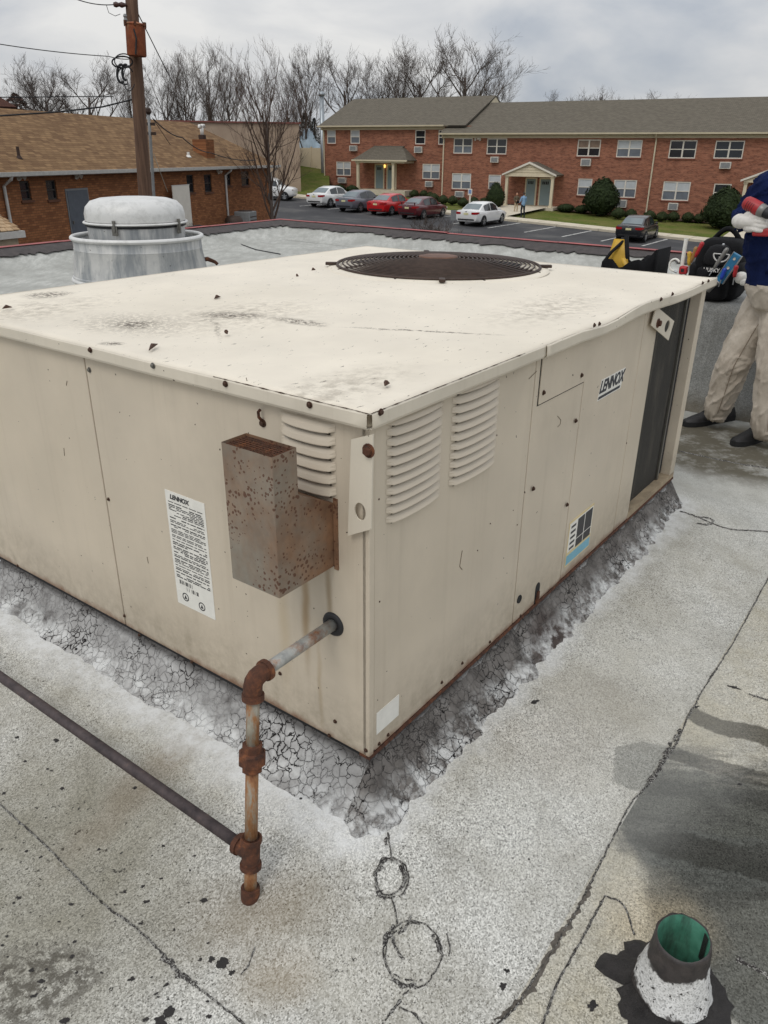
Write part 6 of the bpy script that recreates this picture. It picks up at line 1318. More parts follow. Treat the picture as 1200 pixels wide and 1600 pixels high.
def shrub(px, ybase, wpx, hpx, label, name, mat, n=700, seed=1, group=None, cat='shrub', low=.42):
    q = on_ground(px, ybase); r = q.to_2d().length; w = wpx*r/1330/2; h = at_dist(px, ybase-hpx, r).z-q.z
    e = empty(name, (q.x, q.y, gz(q.x, q.y))); f = egg(w, h, low); c = MB(); P = []
    for i in range(9):
        th = math.pi*i/8; P.append([f(Vector((math.sin(th)*math.cos(a), math.sin(th)*math.sin(a), math.cos(th))), .9)[0] for a in U(14, 0, 2*math.pi)])
    c.grid(P); c.build('inner_growth', M_YEW, e, smooth=True); lf = leaf_cloud(seed, n, max(.11, w*.17), f).build('crown', mat, e); MB().tube([(0, 0, -.1), (0, 0, h*.3)], .06, 6).build('trunk', M_BARK, e)
    return tag(e, label, cat, group)
shrub(773, 326, 31, 43, 'dark clipped egg shaped yew left of the gabled porch', 'clipped_yew', M_YEW, 1600, 1)
shrub(937, 337, 56, 61, 'dark clipped egg shaped yew right of the gabled porch', 'clipped_yew', M_YEW, 2600, 2)
shrub(1127, 357, 63, 67, 'largest dark clipped yew at the right beside the worker', 'clipped_yew', M_YEW, 2600, 3)
GB_ = 'low round bushes along the apartment wall'
bl = ['first low bush right of the hip roofed porch', 'second low bush right of the hip roofed porch', 'third low bush right of the hip roofed porch', 'low bush just left of the downspout at the wall step', 'low bush at the foot of the downspout at the wall step', 'low bush right of the wall step downspout', 'low bush behind the blue parking sign', 'low bush above the white compact sedan roof', 'low bush left of the first clipped yew',
      'low bush touching the right side of the middle yew', 'low bush above the black sedan roof', 'low bush at the foot of the long downspout', 'first low bush right of the long downspout', 'second low bush right of the long downspout', 'third low bush right of the long downspout', 'low bush against the left of the largest yew']
for k, ((x, y, w), lb) in enumerate(zip(((647, 309, 17), (662, 309, 16), (672, 311, 15), (678, 316, 19), (692, 319, 19), (707, 320, 19), (723, 323, 19), (740, 321, 18), (756, 322, 18), (965, 342, 24), (985, 342, 21), (1014, 345, 22), (1033, 346, 21), (1051, 346, 21), (1074, 347, 21), (1092, 348, 20)), bl)):
    shrub(x, y, w, w*.78, lb, 'round_bush', M_BOX, 420, 20+k, GB_, 'bush', .45)
for k, (x, y, w, h, lb) in enumerate(((512, 298, 22, 11, 'first low hedge bush under the left apartment windows'), (530, 299, 24, 11, 'second low hedge bush under the left apartment windows'), (550, 301, 22, 12, 'hedge bush beside the left porch column'), (884, 331, 30, 13, 'flat hedge right of the gabled porch column'), (908, 333, 24, 13, 'flat hedge touching the left of the middle yew'))):
    shrub(x, y, w, h, lb, 'low_hedge', M_YEW, 600, 60+k, None, 'hedge', .5)
def conifer(px, ybase, ytop, r, wpx, label, mat, seed, n=2600):
    q = at_dist(px, ybase, r); g = q.z; h = at_dist(px, ytop, r).z-g; w = wpx*r/1330/2; e = empty('conifer_tree', (q.x, q.y, g)); rnd = random.Random(seed); m = MB()
    for _ in range(n):
        z = rnd.random()**1.3; a = rnd.uniform(0, 6.28); rr = w*(1-z)**.8*(.55+.5*rnd.random())*(1+.3*fbm((math.cos(a), math.sin(a), z*5+seed), 3)); p = Vector((rr*math.cos(a), rr*math.sin(a), h*(.08+.92*z))); dr = Vector((math.cos(a), math.sin(a), rnd.uniform(-.5, .3))).normalized(); s = w*.16*rnd.uniform(.5, 1.2); b = dr.cross(Vector((rnd.uniform(-.4, .4), rnd.uniform(-.4, .4), 1))).normalized()
        m.add([p-b*s*.4, p+dr*s*.9, p+b*s*.4, p-dr*s*.3], [(0, 1, 2, 3)])
    m.build('crown', mat, e); MB().tube([(0, 0, -2), (0, 0, h*.9)], [.3, .04], 8).build('trunk', M_BARK, e); return tag(e, label, 'tree')
conifer(492, 228, 184, 104, 26, 'dark evergreen beside the metal flue', M_CON, 5); conifer(478, 228, 176, 108, 40, 'dark evergreen behind the blue tarpaulin', M_CON, 9)
plant_tree(446, 100, 90, PROTO[1], 'reddish brown bare tree left of the metal flue', None, 2.2, wide=1.0)
conifer(30, 190, 146, 120, 60, 'hazy evergreen low on the skyline at left', M_BRN, 12, 1400)
SHR = grow_tree(91, 2.2, .7, 3, .03, .05, 16, 1.1, .4, .006)
for k, (px, py, r, h, lb) in enumerate(((662, 362, 40, 36, 'bare shrub in front of the maroon coupe'), (690, 364, 39, 30, 'low bare shrub at the foot of the grey signpost'), (20, 392, 26, 22, 'bare brambles against the brick wall under the canopy'), (290, 356, 38, 24, 'bare weeds at the brick wall near the pale downspout'))):
    plant_tree(px, py-h, r, SHR, lb, None, k*1.3, 'bare_shrub', 1.3)

# ================================================================== things on our roof
# exhaust fan
FR = 7.0; fz = lambda y: at_dist(218, y, FR).z
fcx = at_dist(219, 400, FR); Rr_ = (at_dist(322, 370, FR)-at_dist(113, 370, FR)).length/2
fan = empty('exhaust_fan', (fcx.x, fcx.y, 0)); tag(fan, 'round weathered aluminium upblast exhaust fan behind the beige unit', 'exhaust fan')
t = newmat('fan_aluminium'); a1 = t.noise(1, 5, .7, t.vec((7, 7, 1.1))); a2 = t.noise(5, 5, .7)
ac = t.ramp(a2, [(.3, s2l(184, 185, 184)), (.7, s2l(214, 213, 209))]); ac = t.mix(t.ramp(a1, [(.42, 0.0), (.60, .85)]), ac, s2l(136, 141, 145)); ac = t.mix(t.math('GREATER_THAN', t.noise(30, 3, .6), .70), ac, s2l(92, 90, 86)); t.out(ac, .6, .15); t.bump(a2, .15, .01); M_ALU = t.m
t = newmat('fan_dome_alu'); a1 = t.noise(5, 6, .75); t.out(t.mix(t.ramp(a1, [(.48, 0.0), (.66, .6)]), t.ramp(t.noise(2.5, 4, .6), [(.3, s2l(202, 202, 199)), (.7, s2l(222, 221, 218))]), s2l(160, 160, 156)), .5, .1); M_ALUD = t.m
zr_, zb_ = fz(369), fz(433); z1_, z2_ = fz(346), fz(308)
MB().lathe([(Rr_*1.0, zb_), (Rr_*1.035, zb_+.01), (Rr_*1.035, zb_+.03), (Rr_*1.02, zb_+.035), (Rr_*1.02, zb_+.05), (Rr_*.965, zr_-.09), (Rr_*.972, zr_-.085), (Rr_*.965, zr_-.075), (Rr_*.965, zr_-.02), (Rr_*.94, zr_-.02), (Rr_*.93, zb_+.02)], 64).build('wind_band', M_ALU, fan, smooth=True, auto=50)
MB().lathe([(Rr_*.975+.018*math.cos(a), zr_+.018*math.sin(a)) for a in U(10, 0, 2*math.pi)], 64).build('rim', M_ALUD, fan, smooth=True)
MB().lathe([(Rr_*1.035+.016*math.cos(a), zb_+.016*math.sin(a)) for a in U(10, 0, 2*math.pi)], 64).build('lower_rim', M_ALUD, fan, smooth=True)
Rd = Rr_*.745
MB().lathe([(Rd*.985, z1_-.012), (Rd*.965, zr_-.02), (Rd*.94, zb_+.1), (Rd*.4, zb_+.05)], 48).build('motor_housing', M_ALU, fan, smooth=True)
dome_h = z2_-z1_
MB().lathe([(Rd*1.0, z1_+.012), (Rd*1.005, z1_+dome_h*.35), (Rd*.97, z1_+dome_h*.62), (Rd*.86, z1_+dome_h*.86), (Rd*.68, z1_+dome_h*.97), (Rd*.4, z1_+dome_h*1.02), (0, z1_+dome_h*1.03)], 64).build('dome_cap', M_ALUD, fan, smooth=True)
MB().lathe([(Rd*1.02+.013*math.cos(a), z1_+.010*math.sin(a)) for a in U(8, 0, 2*math.pi)], 64).build('clamp_ring', M_ALUD, fan, smooth=True)
MB().lathe([(Rd*1.0, z1_-.028), (Rd*1.012, z1_-.022), (Rd*1.012, z1_-.012), (Rd*.98, z1_-.01)], 64).build('gasket', M_BLK, fan, smooth=True)
for px in (180, 287):
    d = at_dist(px, 350, FR-Rd*.9)-fcx; a = math.atan2(d.y, d.x); a = a if px == 180 else math.atan2(-(fcx.y), -fcx.x)+R(52)
    MM = Matrix.Rotation(a, 4, 'Z') @ Matrix.Translation((Rd*1.03, 0, z1_)); m = MB(); m.box(0, .012, -.022, .022, -.075, -.012, MM); m.box(.005, .02, -.008, .008, -.05, .03, MM); m.box(0, .016, -.012, .012, .015, .035, MM); m.build('latch', M_BOLTG, fan, bevel=.002)
MB().lathe([(Rr_*.62, zb_+.08), (Rr_*.62, .30)], 40).build('throat', M_ALU, fan, smooth=True); MB().box(-Rr_*.8, Rr_*.8, -Rr_*.8, Rr_*.8, 0, .30).build('curb_base', M_ALU, fan, bevel=.01)
dd = (at_dist(326, 408, FR)-fcx); dn = Vector((dd.x, dd.y, 0)).normalized(); m = MB(); p0 = dn*Rr_*.93; m.tube([p0+Vector((0, 0, fz(408))), dn*(Rr_+.02)+Vector((0, 0, fz(407))), dn*(Rr_+.08)+Vector((0, 0, fz(412))), dn*(Rr_+.10)+Vector((0, 0, fz(416)))], [.018, .018, .014, .014], 8); m.build('drain_spout', M_RUST, fan)
def roof_cable(name, label, pts, r, mat=None):
    P = [on_z(x, y, z)+Vector((0, 0, 0)) for x, y, z in pts]; Q = []
    for i in range(len(P)-1):
        for k in range(6): Q.append(P[i].lerp(P[i+1], k/6))
    Q.append(P[-1]); return tag(MB().tube(Q, r, 6).build(name, mat or M_WIRE, smooth=True), label, 'cable')
roof_cable('roof_cable', 'straight black cable lying on the roof left of the exhaust fan', [(-60, 424, .02), (0, 417, .02), (60, 412, .02), (118, 406, .02)], .014)
roof_cable('roof_cable', 'tangled black cable on the roof right of the exhaust fan', [(290, 356, .12), (312, 352, .14), (330, 358, .08), (346, 376, .02), (338, 364, .06), (334, 356, .12), (338, 370, .04), (322, 377, .02), (330, 372, .03), (310, 366, .05)], .014)
roof_cable('roof_cable', 'thin black cable trailing over the far roof toward the unit', [(342, 374, .01), (372, 380, .01), (400, 390, .01), (438, 397, .01)], .008)

# raised curb behind the worker (membrane covered)
cb0 = on_z(1085, 641, 0); cbt = on_plane(1100, 473, cb0, DR).z
curb = empty('raised_curb', cb0, math.atan2(-DL.y, -DL.x)); tag(curb, 'low grey membrane covered curb wall behind the worker, carrying the tool bags', 'curb')
t = newmat('curb_membrane'); c1 = t.noise(3.2, 6, .75); c2 = t.voro(260, out='Color'); c3 = t.noise(1, 5, .75, t.vec((8, 8, 1.2))); sep = t.n.new('ShaderNodeSeparateXYZ'); t.l.new(t.tc.outputs['Object'], sep.inputs[0])
cc = t.mix(.45, t.ramp(c1, [(.3, s2l(96, 97, 94)), (.55, s2l(130, 131, 127)), (.75, s2l(168, 167, 160))]), t.ramp(c2, [(0, s2l(70, 70, 70)), (1, s2l(186, 186, 182))])); cc = t.mix(t.ramp(c3, [(.48, 0.0), (.66, .6)]), cc, s2l(84, 82, 76))
cc = t.mix(t.math('MULTIPLY', t.ramp(t.math('ADD', sep.outputs['Z'], t.math('MULTIPLY', t.noise(6, 5, .7), .2)), [(.12, 1.0), (.26, 0.0)]), .75), cc, s2l(86, 78, 62))
t.out(cc, .9); t.bump(c1, .8, .03); M_CURB = t.m
P = [[(x, y+.012*fbm((x*2, y, z), 3)*(z > .01), z+.008*fbm((x*1.5, 2, y), 2)) for (y, z) in ((-.05, .001), (-.012, .05), (0, .2), (.0, cbt-.05), (.012, cbt-.012), (.05, cbt), (.35, cbt), (.7, cbt), (.74, cbt-.03), (.75, .1), (.8, .001))] for x in U(50, -2.6, 3.4)]
MB().grid(P).build('membrane', M_CURB, curb, smooth=True); MB().box(-2.6, 3.4, .03, .72, .0, cbt-.06).build('core', M_DARK, curb)
for x in (.35, 1.6): MB().grid([[(x+.012*fbm((z*5, 1, x), 2)-.004, -.003+.004*(z < .06)*-1, z), (x+.012*fbm((z*5, 1, x), 2)+.008, -.004, z)] for z in U(20, .06, cbt-.06)]).build('lap_seam', M_TAR, curb)
CUW = lambda x, y, z: cb0 + Vector((-DL.x, -DL.y, 0))*x + DR*y + Vector((0, 0, z))
def cloc(px, py, y): q = on_plane(px, py, cb0+DR*y, DR)-cb0; return q.dot(Vector((-DL.x, -DL.y, 0))), q.z
# ---- remeshed soft bodies
def remesh(mb, voxel, smooth=6, decimate=None):
    me = mb.mesh('tmp', M_DARK); o = bpy.data.objects.new('tmp', me); COL.objects.link(o)
    r = o.modifiers.new('r', 'REMESH'); r.mode = 'VOXEL'; r.voxel_size = voxel
    s = o.modifiers.new('s', 'SMOOTH'); s.iterations = smooth; s.factor = .5
    bpy.context.view_layer.update(); out = bpy.data.meshes.new_from_object(o.evaluated_get(bpy.context.evaluated_depsgraph_get())); bpy.data.objects.remove(o); return out
def limb(mb, pts, rad, n=14, sub=6):
    """rounded tube through pts with smooth radii"""
    P, Q = [], []
    pts = [Vector(p) for p in pts]
    for i in range(len(pts)-1):
        for k in range(sub): P.append(pts[i].lerp(pts[i+1], k/sub)); Q.append(rad[i]+(rad[i+1]-rad[i])*(k/sub))
    P.append(pts[-1]); Q.append(rad[-1])
    a = (P[0]-P[1]).normalized(); b = (P[-1]-P[-2]).normalized(); r0, r1 = Q[0], Q[-1]
    P = [P[0]+a*r0*.95, P[0]+a*r0*.7]+P+[P[-1]+b*r1*.7, P[-1]+b*r1*.95]; Q = [r0*.25, r0*.72]+Q+[r1*.72, r1*.25]; mb.tube(P, Q, n)
def blobm(mb, c, r, n=16):
    c = Vector(c); r = r if isinstance(r, (tuple, list)) else (r,)*3; mb.grid([[(c.x+r[0]*math.sin(th)*math.cos(a), c.y+r[1]*math.sin(th)*math.sin(a), c.z+r[2]*math.cos(th)) for a in U(n, 0, 2*math.pi)] for th in [1e-3]+U(8, 0, math.pi)[1:-1]+[math.pi-1e-3]])
def seg_d(p, a, b):
    ab = b-a; t_ = max(0, min(1, (p-a).dot(ab)/max(1e-9, ab.length_squared))); return (p-(a+ab*t_)).length
def folds(me, bones, amp):
    """cloth folds: wrinkles running round each limb, deepest near joints"""
    me.update(); nrm = [v.normal.copy() for v in me.vertices]
    for v, n in zip(me.vertices, nrm):
        p = v.co
        best = min(bones, key=lambda b: seg_d(p, b[0], b[1])-b[2])
        a, b, r, k = best[0], best[1], best[2], best[4]
        ax = (b-a).normalized(); s = (p-a).dot(ax); L = (b-a).length; j = 1+1.6*max(0, 1-abs(s-L)/.18)+.5*max(0, 1-abs(s)/.14)
        th = (p-a-ax*s); u_ = ax.orthogonal().normalized(); an = math.atan2(th.dot(ax.cross(u_)), th.dot(u_)); sg = 1 if (k*7) % 2 < 1 else -1
        def ridge(q): return 1-min(1, abs(mnoise.noise(q))*3.2)
        r1 = ridge(Vector((math.cos(an)*.9+s*2.2*sg, math.sin(an)*.9, s*5.5+an*.55*sg)))          # long slanting creases
        r2 = ridge(Vector((math.cos(an)*1.4+5, math.sin(an)*1.4, s*13-an*.5)))                     # short creases gathering at the joints
        v.co = p + n*amp*k*(1.15*r1*r1 + .8*r2*r2*min(2, j-.35) - .55 + .8*mnoise.noise(Vector((p.x*4.5, p.y*4.5, p.z*3+7))))
def paint_by_bone(me, bones, mats):
    me.materials.clear(); [me.materials.append(m) for m in mats]; me.update()
    for f in me.polygons:
        c = f.center; best = min(bones, key=lambda b: seg_d(c, b[0], b[1])-b[2]); f.material_index = best[3]
    me.shade_smooth()
# ---- the worker
t = newmat('navy_fleece'); n1 = t.noise(8, 4, .6); t.out(t.ramp(n1, [(.3, s2l(16, 24, 54)), (.7, s2l(28, 40, 80))]), .95, 0, .1); t.bump(t.math('ADD', t.noise(160, 3, .6), t.math('MULTIPLY', t.noise(1, 5, .75, t.vec((18, 18, 9), rot=(.4, .5, 0))), 2.5)), .6, .008); M_NAVY = t.m
t = newmat('khaki_work_cloth'); n1 = t.noise(7, 5, .65); n2 = t.noise(3.2, 5, .7); t.out(t.mix(t.ramp(n2, [(.55, 0.0), (.74, .55)]), t.ramp(n1, [(.3, s2l(170, 159, 145)), (.7, s2l(202, 192, 178))]), s2l(112, 98, 82)), .95, 0, .1); t.bump(t.math('ADD', t.noise(220, 3, .6), t.math('MULTIPLY', t.noise(1, 5, .75, t.vec((26, 26, 11), rot=(.5, .3, 0))), 2.2)), .5, .006); M_KHAKI = t.m
M_SKIN = plain('skin', s2l(186, 136, 110), .6, 0, .08, 20); M_BOOT = plain('boot_black', s2l(38, 37, 38), .55, 0, .25, 30, .4); M_SOLE = plain('sole_rubber', s2l(24, 24, 25), .8); M_GLOVE = plain('glove_white', s2l(216, 212, 206), .9, 0, .08, 40, .5); M_CAP = plain('cap_dark', s2l(40, 40, 46), .9)
W = lambda x, y, r: at_dist(x, y, r)
pel = W(1220, 446, 4.95); wst = W(1222, 412, 4.96); che = W(1226, 330, 4.97); nck = W(1246, 262, 4.99); hed = W(1262, 222, 4.97)
shN = W(1212, 287, 4.86); shF = W(1246, 284, 5.12); elN = W(1170, 334, 4.94); wrN = W(1160, 346, 4.79); elF = W(1240, 352, 5.02); wrF = W(1212, 352, 4.72)
hA = W(1204, 462, 5.0); kA = W(1146, 566, 4.98); aA = W(1121, 640, 5.05); hB = W(1228, 464, 4.9); kB = W(1208, 578, 4.80); aB = W(1197, 668, 4.82)
mb = MB()
limb(mb, [hA, hA.lerp(kA, .5), kA, kA.lerp(aA, .55), aA], [.122, .108, .092, .088, .080]); limb(mb, [hB, hB.lerp(kB, .5), kB, kB.lerp(aB, .55), aB], [.122, .108, .092, .088, .082])
blobm(mb, pel, (.19, .17, .13)); side_ = Vector((shF-shN)).normalized()
for k in (-.5, 0, .5): limb(mb, [pel+side_*.16*k+Vector((0, 0, .0)), wst+side_*.17*k, che+side_*.22*k, che.lerp(nck, .62)+side_*.2*k], [.150, .155, .145, .09])
limb(mb, [shN, shN.lerp(elN, .5), elN, elN.lerp(wrN, .6), wrN], [.092, .085, .074, .066, .052]); limb(mb, [shF, shF.lerp(elF, .5), elF, elF.lerp(wrF, .6), wrF], [.092, .082, .072, .062, .05])
limb(mb, [che.lerp(nck, .7), nck], [.075, .062]); fdir = Vector((-.86, -.5, 0)).normalized()
blobm(mb, hed+Vector((0, 0, .025)), (.082, .088, .112)); blobm(mb, hed+fdir*.03+Vector((0, 0, -.045)), (.06, .06, .062)); limb(mb, [hed+fdir*.075+Vector((0, 0, .015)), hed+fdir*.1+Vector((0, 0, -.018))], [.012, .017])
me = remesh(mb, .0085, 5)
bones = [(hA, kA, .12, 1, 1.0), (kA, aA, .11, 1, 1.3), (hB, kB, .12, 1, 1.0), (kB, aB, .11, 1, 1.3), (pel+Vector((0, 0, .01)), pel-Vector((0, 0, .05)), .15, 1, .6), (wst+Vector((0, 0, .06)), che.lerp(nck, .6), .2, 0, 1.9), (shN, elN, .085, 0, 1.6), (elN, wrN, .07, 0, 1.5), (shF, elF, .085, 0, 1.0), (elF, wrF, .07, 0, 1.0), (nck, hed+Vector((0, 0, .1)), .08, 2, 0.0)]
folds(me, bones, .0068); paint_by_bone(me, bones, [M_NAVY, M_KHAKI, M_SKIN])
fA, fB = on_z(1105, 664), on_z(1172, 694)
person = empty('person', (pel.x, pel.y, 0)); tag(person, 'worker in navy sweatshirt, khaki trousers and white gloves holding a red drill', 'person')
me.transform(Matrix.Translation(-Vector((pel.x, pel.y, 0)))); body = bpy.data.objects.new('body', me); COL.objects.link(body); body.parent = person
PO_ = Vector((pel.x, pel.y, 0))
def shoe(heel, toe):
    heel, toe = flat(heel)-PO_, flat(toe)-PO_; d = (toe-heel).normalized(); s = Vector((-d.y, d.x, 0)); L = (toe-heel).length; m = MB(); G = []
    for q, w, h in ((0, .030, .05), (.03, .036, .10), (.15, .040, .125), (.32, .041, .12), (.48, .044, .092), (.66, .050, .070), (.84, .046, .058), (.95, .034, .048), (1.0, .018, .036)):
        c = heel+d*L*q; G.append([c+s*w*k+Vector((0, 0, z)) for k, z in ((-1.02, .026), (-1.0, h*.55), (-.72, h*.9), (0, h), (.72, h*.9), (1.0, h*.55), (1.02, .026))])
    m.grid(G); o = m.build('boot', M_BOOT, person, smooth=True); ss = o.modifiers.new('s', 'SUBSURF'); ss.levels = 1; ss.render_levels = 1
    m = MB(); pts = [(q, w) for q, w in ((-.02, .02), (.03, .040), (.2, .045), (.45, .046), (.7, .056), (.88, .050), (.99, .030), (1.02, .012))]
    ol = [heel+d*L*q+s*w for q, w in pts]+[heel+d*L*q-s*w for q, w in pts[::-1]]; m.prism([p+Vector((0, 0, .001)) for p in ol], (0, 0, 0), (0, 0, .03)); m.build('boot_sole', M_SOLE, o)
    m = MB()
    for k in range(3): q = .42+.09*k; c = heel+d*L*q; h = .108-.012*k; m.tube([c-s*.03+Vector((0, 0, h-.018)), c+Vector((0, 0, h+.004)), c+s*.03+Vector((0, 0, h-.018))], .003, 5)
    m.build('laces', M_SOLE, o)
for (h_, k_, a_, sg) in ((hA, kA, aA, -1), (hB, kB, aB, -1)):
    out_ = cfv*-1 if False else Vector((-.35, -.93, 0)); P1 = [h_+out_*.128-PO_-Vector((0, 0, .03)), h_.lerp(k_, .5)+out_*.113-PO_, k_+out_*.097-PO_, k_.lerp(a_, .6)+out_*.093-PO_, a_+out_*.085-PO_]
    MB().tube(P1, .0022, 5).build('trouser_seam', plain('seam_thread', s2l(128, 114, 98), .95), body)
shoe(on_z(1143, 654), on_z(1069, 666)); shoe(on_z(1214, 676), on_z(1146, 697))
# cap and hair
hl = hed-PO_; m = MB(); m.lathe([(.092, .0), (.09, .05), (.07, .085), (.03, .105), (0, .108)], 24, hl+Vector((0, 0, .055))); cap = m.build('cap', M_CAP, person, smooth=True)
s_ = Vector((-fdir.y, fdir.x, 0)); m = MB(); m.grid([[hl+fdir*(.07+.1*f_)+s_*(.085*k*(1-.35*f_))+Vector((0, 0, .062-.02*f_-.012*abs(k))) for k in (-1, -.5, 0, .5, 1)] for f_ in (0, .5, 1)]); b_ = m.build('cap_brim', M_CAP, cap, smooth=True); b_.modifiers.new('s', 'SOLIDIFY').thickness = .004
for sg in (-1, 1):
    m = MB(); blobm(m, hl+fdir*.074+s_*.032*sg+Vector((0, 0, .022)), .011, 10); m.build('eye', M_WHITE, person, smooth=True); m = MB(); blobm(m, hl+s_*.088*sg+Vector((0, 0, .01)), (.018, .018, .03), 10); m.build('ear', M_SKIN, person, smooth=True)
m = MB(); m.tube([hl+fdir*.082+s_*-.022+Vector((0, 0, -.052)), hl+fdir*.092+Vector((0, 0, -.054)), hl+fdir*.082+s_*.022+Vector((0, 0, -.052))], .005, 6); m.build('mouth', plain('lips', s2l(150, 88, 78), .6), person)
# gloved hand closed round the drill grip: camera-right is +cr, up is z, towards camera is -cf
cr = Vector((WM.row[0])).normalized() if False else (WM @ Vector((1, 0, 0))).normalized(); cf = Vector((wrN.x, wrN.y, 0)).normalized(); cr = Vector((cf.y, -cf.x, 0)); upv = Vector((0, 0, 1))
hc_ = W(1174, 347, 4.66); D_ = lambda a, b, c: hc_ + cr*a + cf*b + upv*c          # right, away, up (metres)
def hand(base, sgn=1, name='glove'):
    m = MB(); 
    limb(m, [base(-.052, .025, .0), base(-.035, .008, .003), base(.0, .0, .003)], [.032, .036, .034], 14, 4)
    limb(m, [base(-.01, -.002, .028), base(.012, -.006, .02)], [.024, .022], 12, 3); limb(m, [base(-.012, .0, -.028), base(.008, -.004, -.03)], [.024, .021], 12, 3)
    for k, (zz, L) in enumerate(((.030, .92), (.009, 1.0), (-.012, .96), (-.032, .8))):
        limb(m, [base(.006, -.014, zz), base(.006+.034*L, -.030, zz-.004), base(.006+.062*L, -.022, zz-.007), base(.006+.072*L, .002, zz-.009)], [.0125, .0115, .0105, .0095], 10, 4)
    limb(m, [base(-.03, .0, .030), base(-.008, -.012, .052), base(.018, -.012, .062), base(.04, -.004, .060)], [.017, .0145, .0125, .011], 10, 4)
    h = remesh(m, .0038, 3); h.materials.clear(); h.materials.append(M_GLOVE); h.shade_smooth(); h.transform(Matrix.Translation(-PO_)); o = bpy.data.objects.new(name, h); COL.objects.link(o); o.parent = person
    c = MB(); limb(c, [base(-.062, .05, .0), base(-.05, .03, .0)], [.037, .039], 14, 2); c2 = remesh(c, .006, 3); c2.materials.clear(); c2.materials.append(M_GLOVE); c2.shade_smooth(); c2.transform(Matrix.Translation(-PO_)); oc = bpy.data.objects.new('glove_cuff', c2); COL.objects.link(oc); oc.parent = o
    return o
hand(D_)
h2 = W(1216, 352, 4.70); hand(lambda a, b, c: h2 - cr*a + cf*b + upv*c)
# cordless drill
dr = empty('cordless_drill', D_(.03, 0, 0)); tag(dr, 'red and black cordless drill held in the white gloved hand', 'drill'); DO = D_(.03, 0, 0)
M_DRED = plain('drill_red', s2l(156, 34, 38), .45, 0, .12, 20); M_DGREY = plain('drill_grey', s2l(128, 126, 122), .4, .4)
da = W(1164, 315, 4.68)-DO; db = W(1200, 334, 4.62)-DO; ax = (db-da).normalized(); Lb = (db-da).length
Mx = Matrix.Translation(da) @ ax.to_track_quat('Z', 'Y').to_matrix().to_4x4()
MB().lathe([(0, 0), (.026, .002), (.033, .012), (.035, .03), (.035, Lb*.62), (.033, Lb*.66)], 20, M=Mx).build('motor_housing', M_DRED, dr, smooth=True)
MB().lathe([(.033, Lb*.66), (.034, Lb*.7), (.032, Lb*.86), (.028, Lb*.88)], 20, M=Mx).build('gear_collar', M_DGREY, dr, smooth=True)
MB().lathe([(.027, Lb*.88), (.026, Lb*1.02), (.018, Lb*1.18), (.008, Lb*1.22), (0, Lb*1.22)], 16, M=Mx).build('chuck', M_BLK, dr, smooth=True)
MB().lathe([(.004, Lb*1.2), (.003, Lb*1.75), (0, Lb*1.76)], 8, M=Mx).build('drill_bit', M_BOLTG, dr)
g0 = da+ax*Lb*.3; m = MB(); limb(m, [g0, g0+cr*.035+upv*-.05-cf*.004, g0+cr*.05+upv*-.10-cf*.004], [.024, .019, .021], 12, 4); m.build('grip', M_DRED, dr, smooth=True)
q = g0+cr*.058+upv*-.125; MM = Matrix.Translation(q) @ Matrix.Rotation(math.atan2(cr.y, cr.x), 4, 'Z'); MB().box(-.03, .05, -.03, .03, -.022, .018, MM).build('battery_pack', M_DRED, dr, bevel=.008)
m = MB(); MB().box(-.02, .012, -.0362, -.0355, -.0, .0) if False else None
for k in range(4): m.tube([Mx @ Vector((.0355*math.cos(a), .0355*math.sin(a), .03+.012*k)) for a in U(6, R(150), R(260))], .0015, 4)
m.build('vent_slots', M_BLK, dr)

# ---- backpack of tools on the curb
bx0, bz0 = cloc(1066, 470, .1); bx1, _ = cloc(1152, 470, .1); _, bz1 = cloc(1110, 372, .2); bw = bx1-bx0-.04; bh = bz1-cbt
bp = empty('tool_backpack', CUW((bx0+bx1)/2, .22, cbt), math.atan2(-DL.y, -DL.x)); tag(bp, 'bulging black tool backpack lettered HUSKY standing on the grey curb', 'backpack')
M_NYL = plain('black_nylon', s2l(18, 18, 20), .85, 0, .3, 14, .5, .2); M_NYL2 = plain('charcoal_nylon', s2l(30, 30, 32), .85, 0, .25, 20, .4, .2)
def pouch(name, cx, cy, cz, sx, sy, sz, mat, parent, e=.55, lean=0.0, seed=1, taper=.0):
    P = []
    for i in range(13):
        th = math.pi*i/12; row = []
        for a in U(24, 0, 2*math.pi):
            f = lambda c: math.copysign(abs(c)**e, c); x, y, z = f(math.sin(th))*f(math.cos(a)), f(math.sin(th))*f(math.sin(a)), f(math.cos(th)); k = 1-taper*max(0, z); w = 1+.05*fbm((x*2+seed, y*2, z*2), 3)
            row.append((cx+sx*x*k*w, cy+sy*y*k*w, cz+sz*z+lean*x))
        P.append(row)
    return MB().grid(P).build(name, mat, parent, smooth=True)
main = pouch('main_compartment', 0, .02, bh*.5, bw*.5, .16, bh*.52, M_NYL, bp, .38, 0, 1, .12)
pouch('lower_pocket', 0, -.13, bh*.24, bw*.36, .07, bh*.22, M_NYL, bp, .5, 0, 2); fp = pouch('front_pocket', .01, -.12, bh*.74, bw*.28, .065, bh*.19, M_NYL2, bp, .5, 0, 3, .3); pouch('side_pocket', -bw*.43, -.05, bh*.42, bw*.12, .09, bh*.2, M_NYL2, bp, .55, 0, 4); pouch('side_pocket', bw*.43, -.05, bh*.46, bw*.13, .09, bh*.2, M_NYL2, bp, .55, 0, 5)
fl_ = pouch('small_pocket', -bw*.17, -.16, bh*.47, bw*.14, .05, bh*.1, M_NYL2, bp, .6, 0, 6)
m = MB(); m.tube([(-.09+.18*k, .04, bh*.94+.08*math.sin(math.pi*k)) for k in U(12, 0, 1)], .016, 8); m.build('carry_handle', M_NYL, bp, smooth=True)
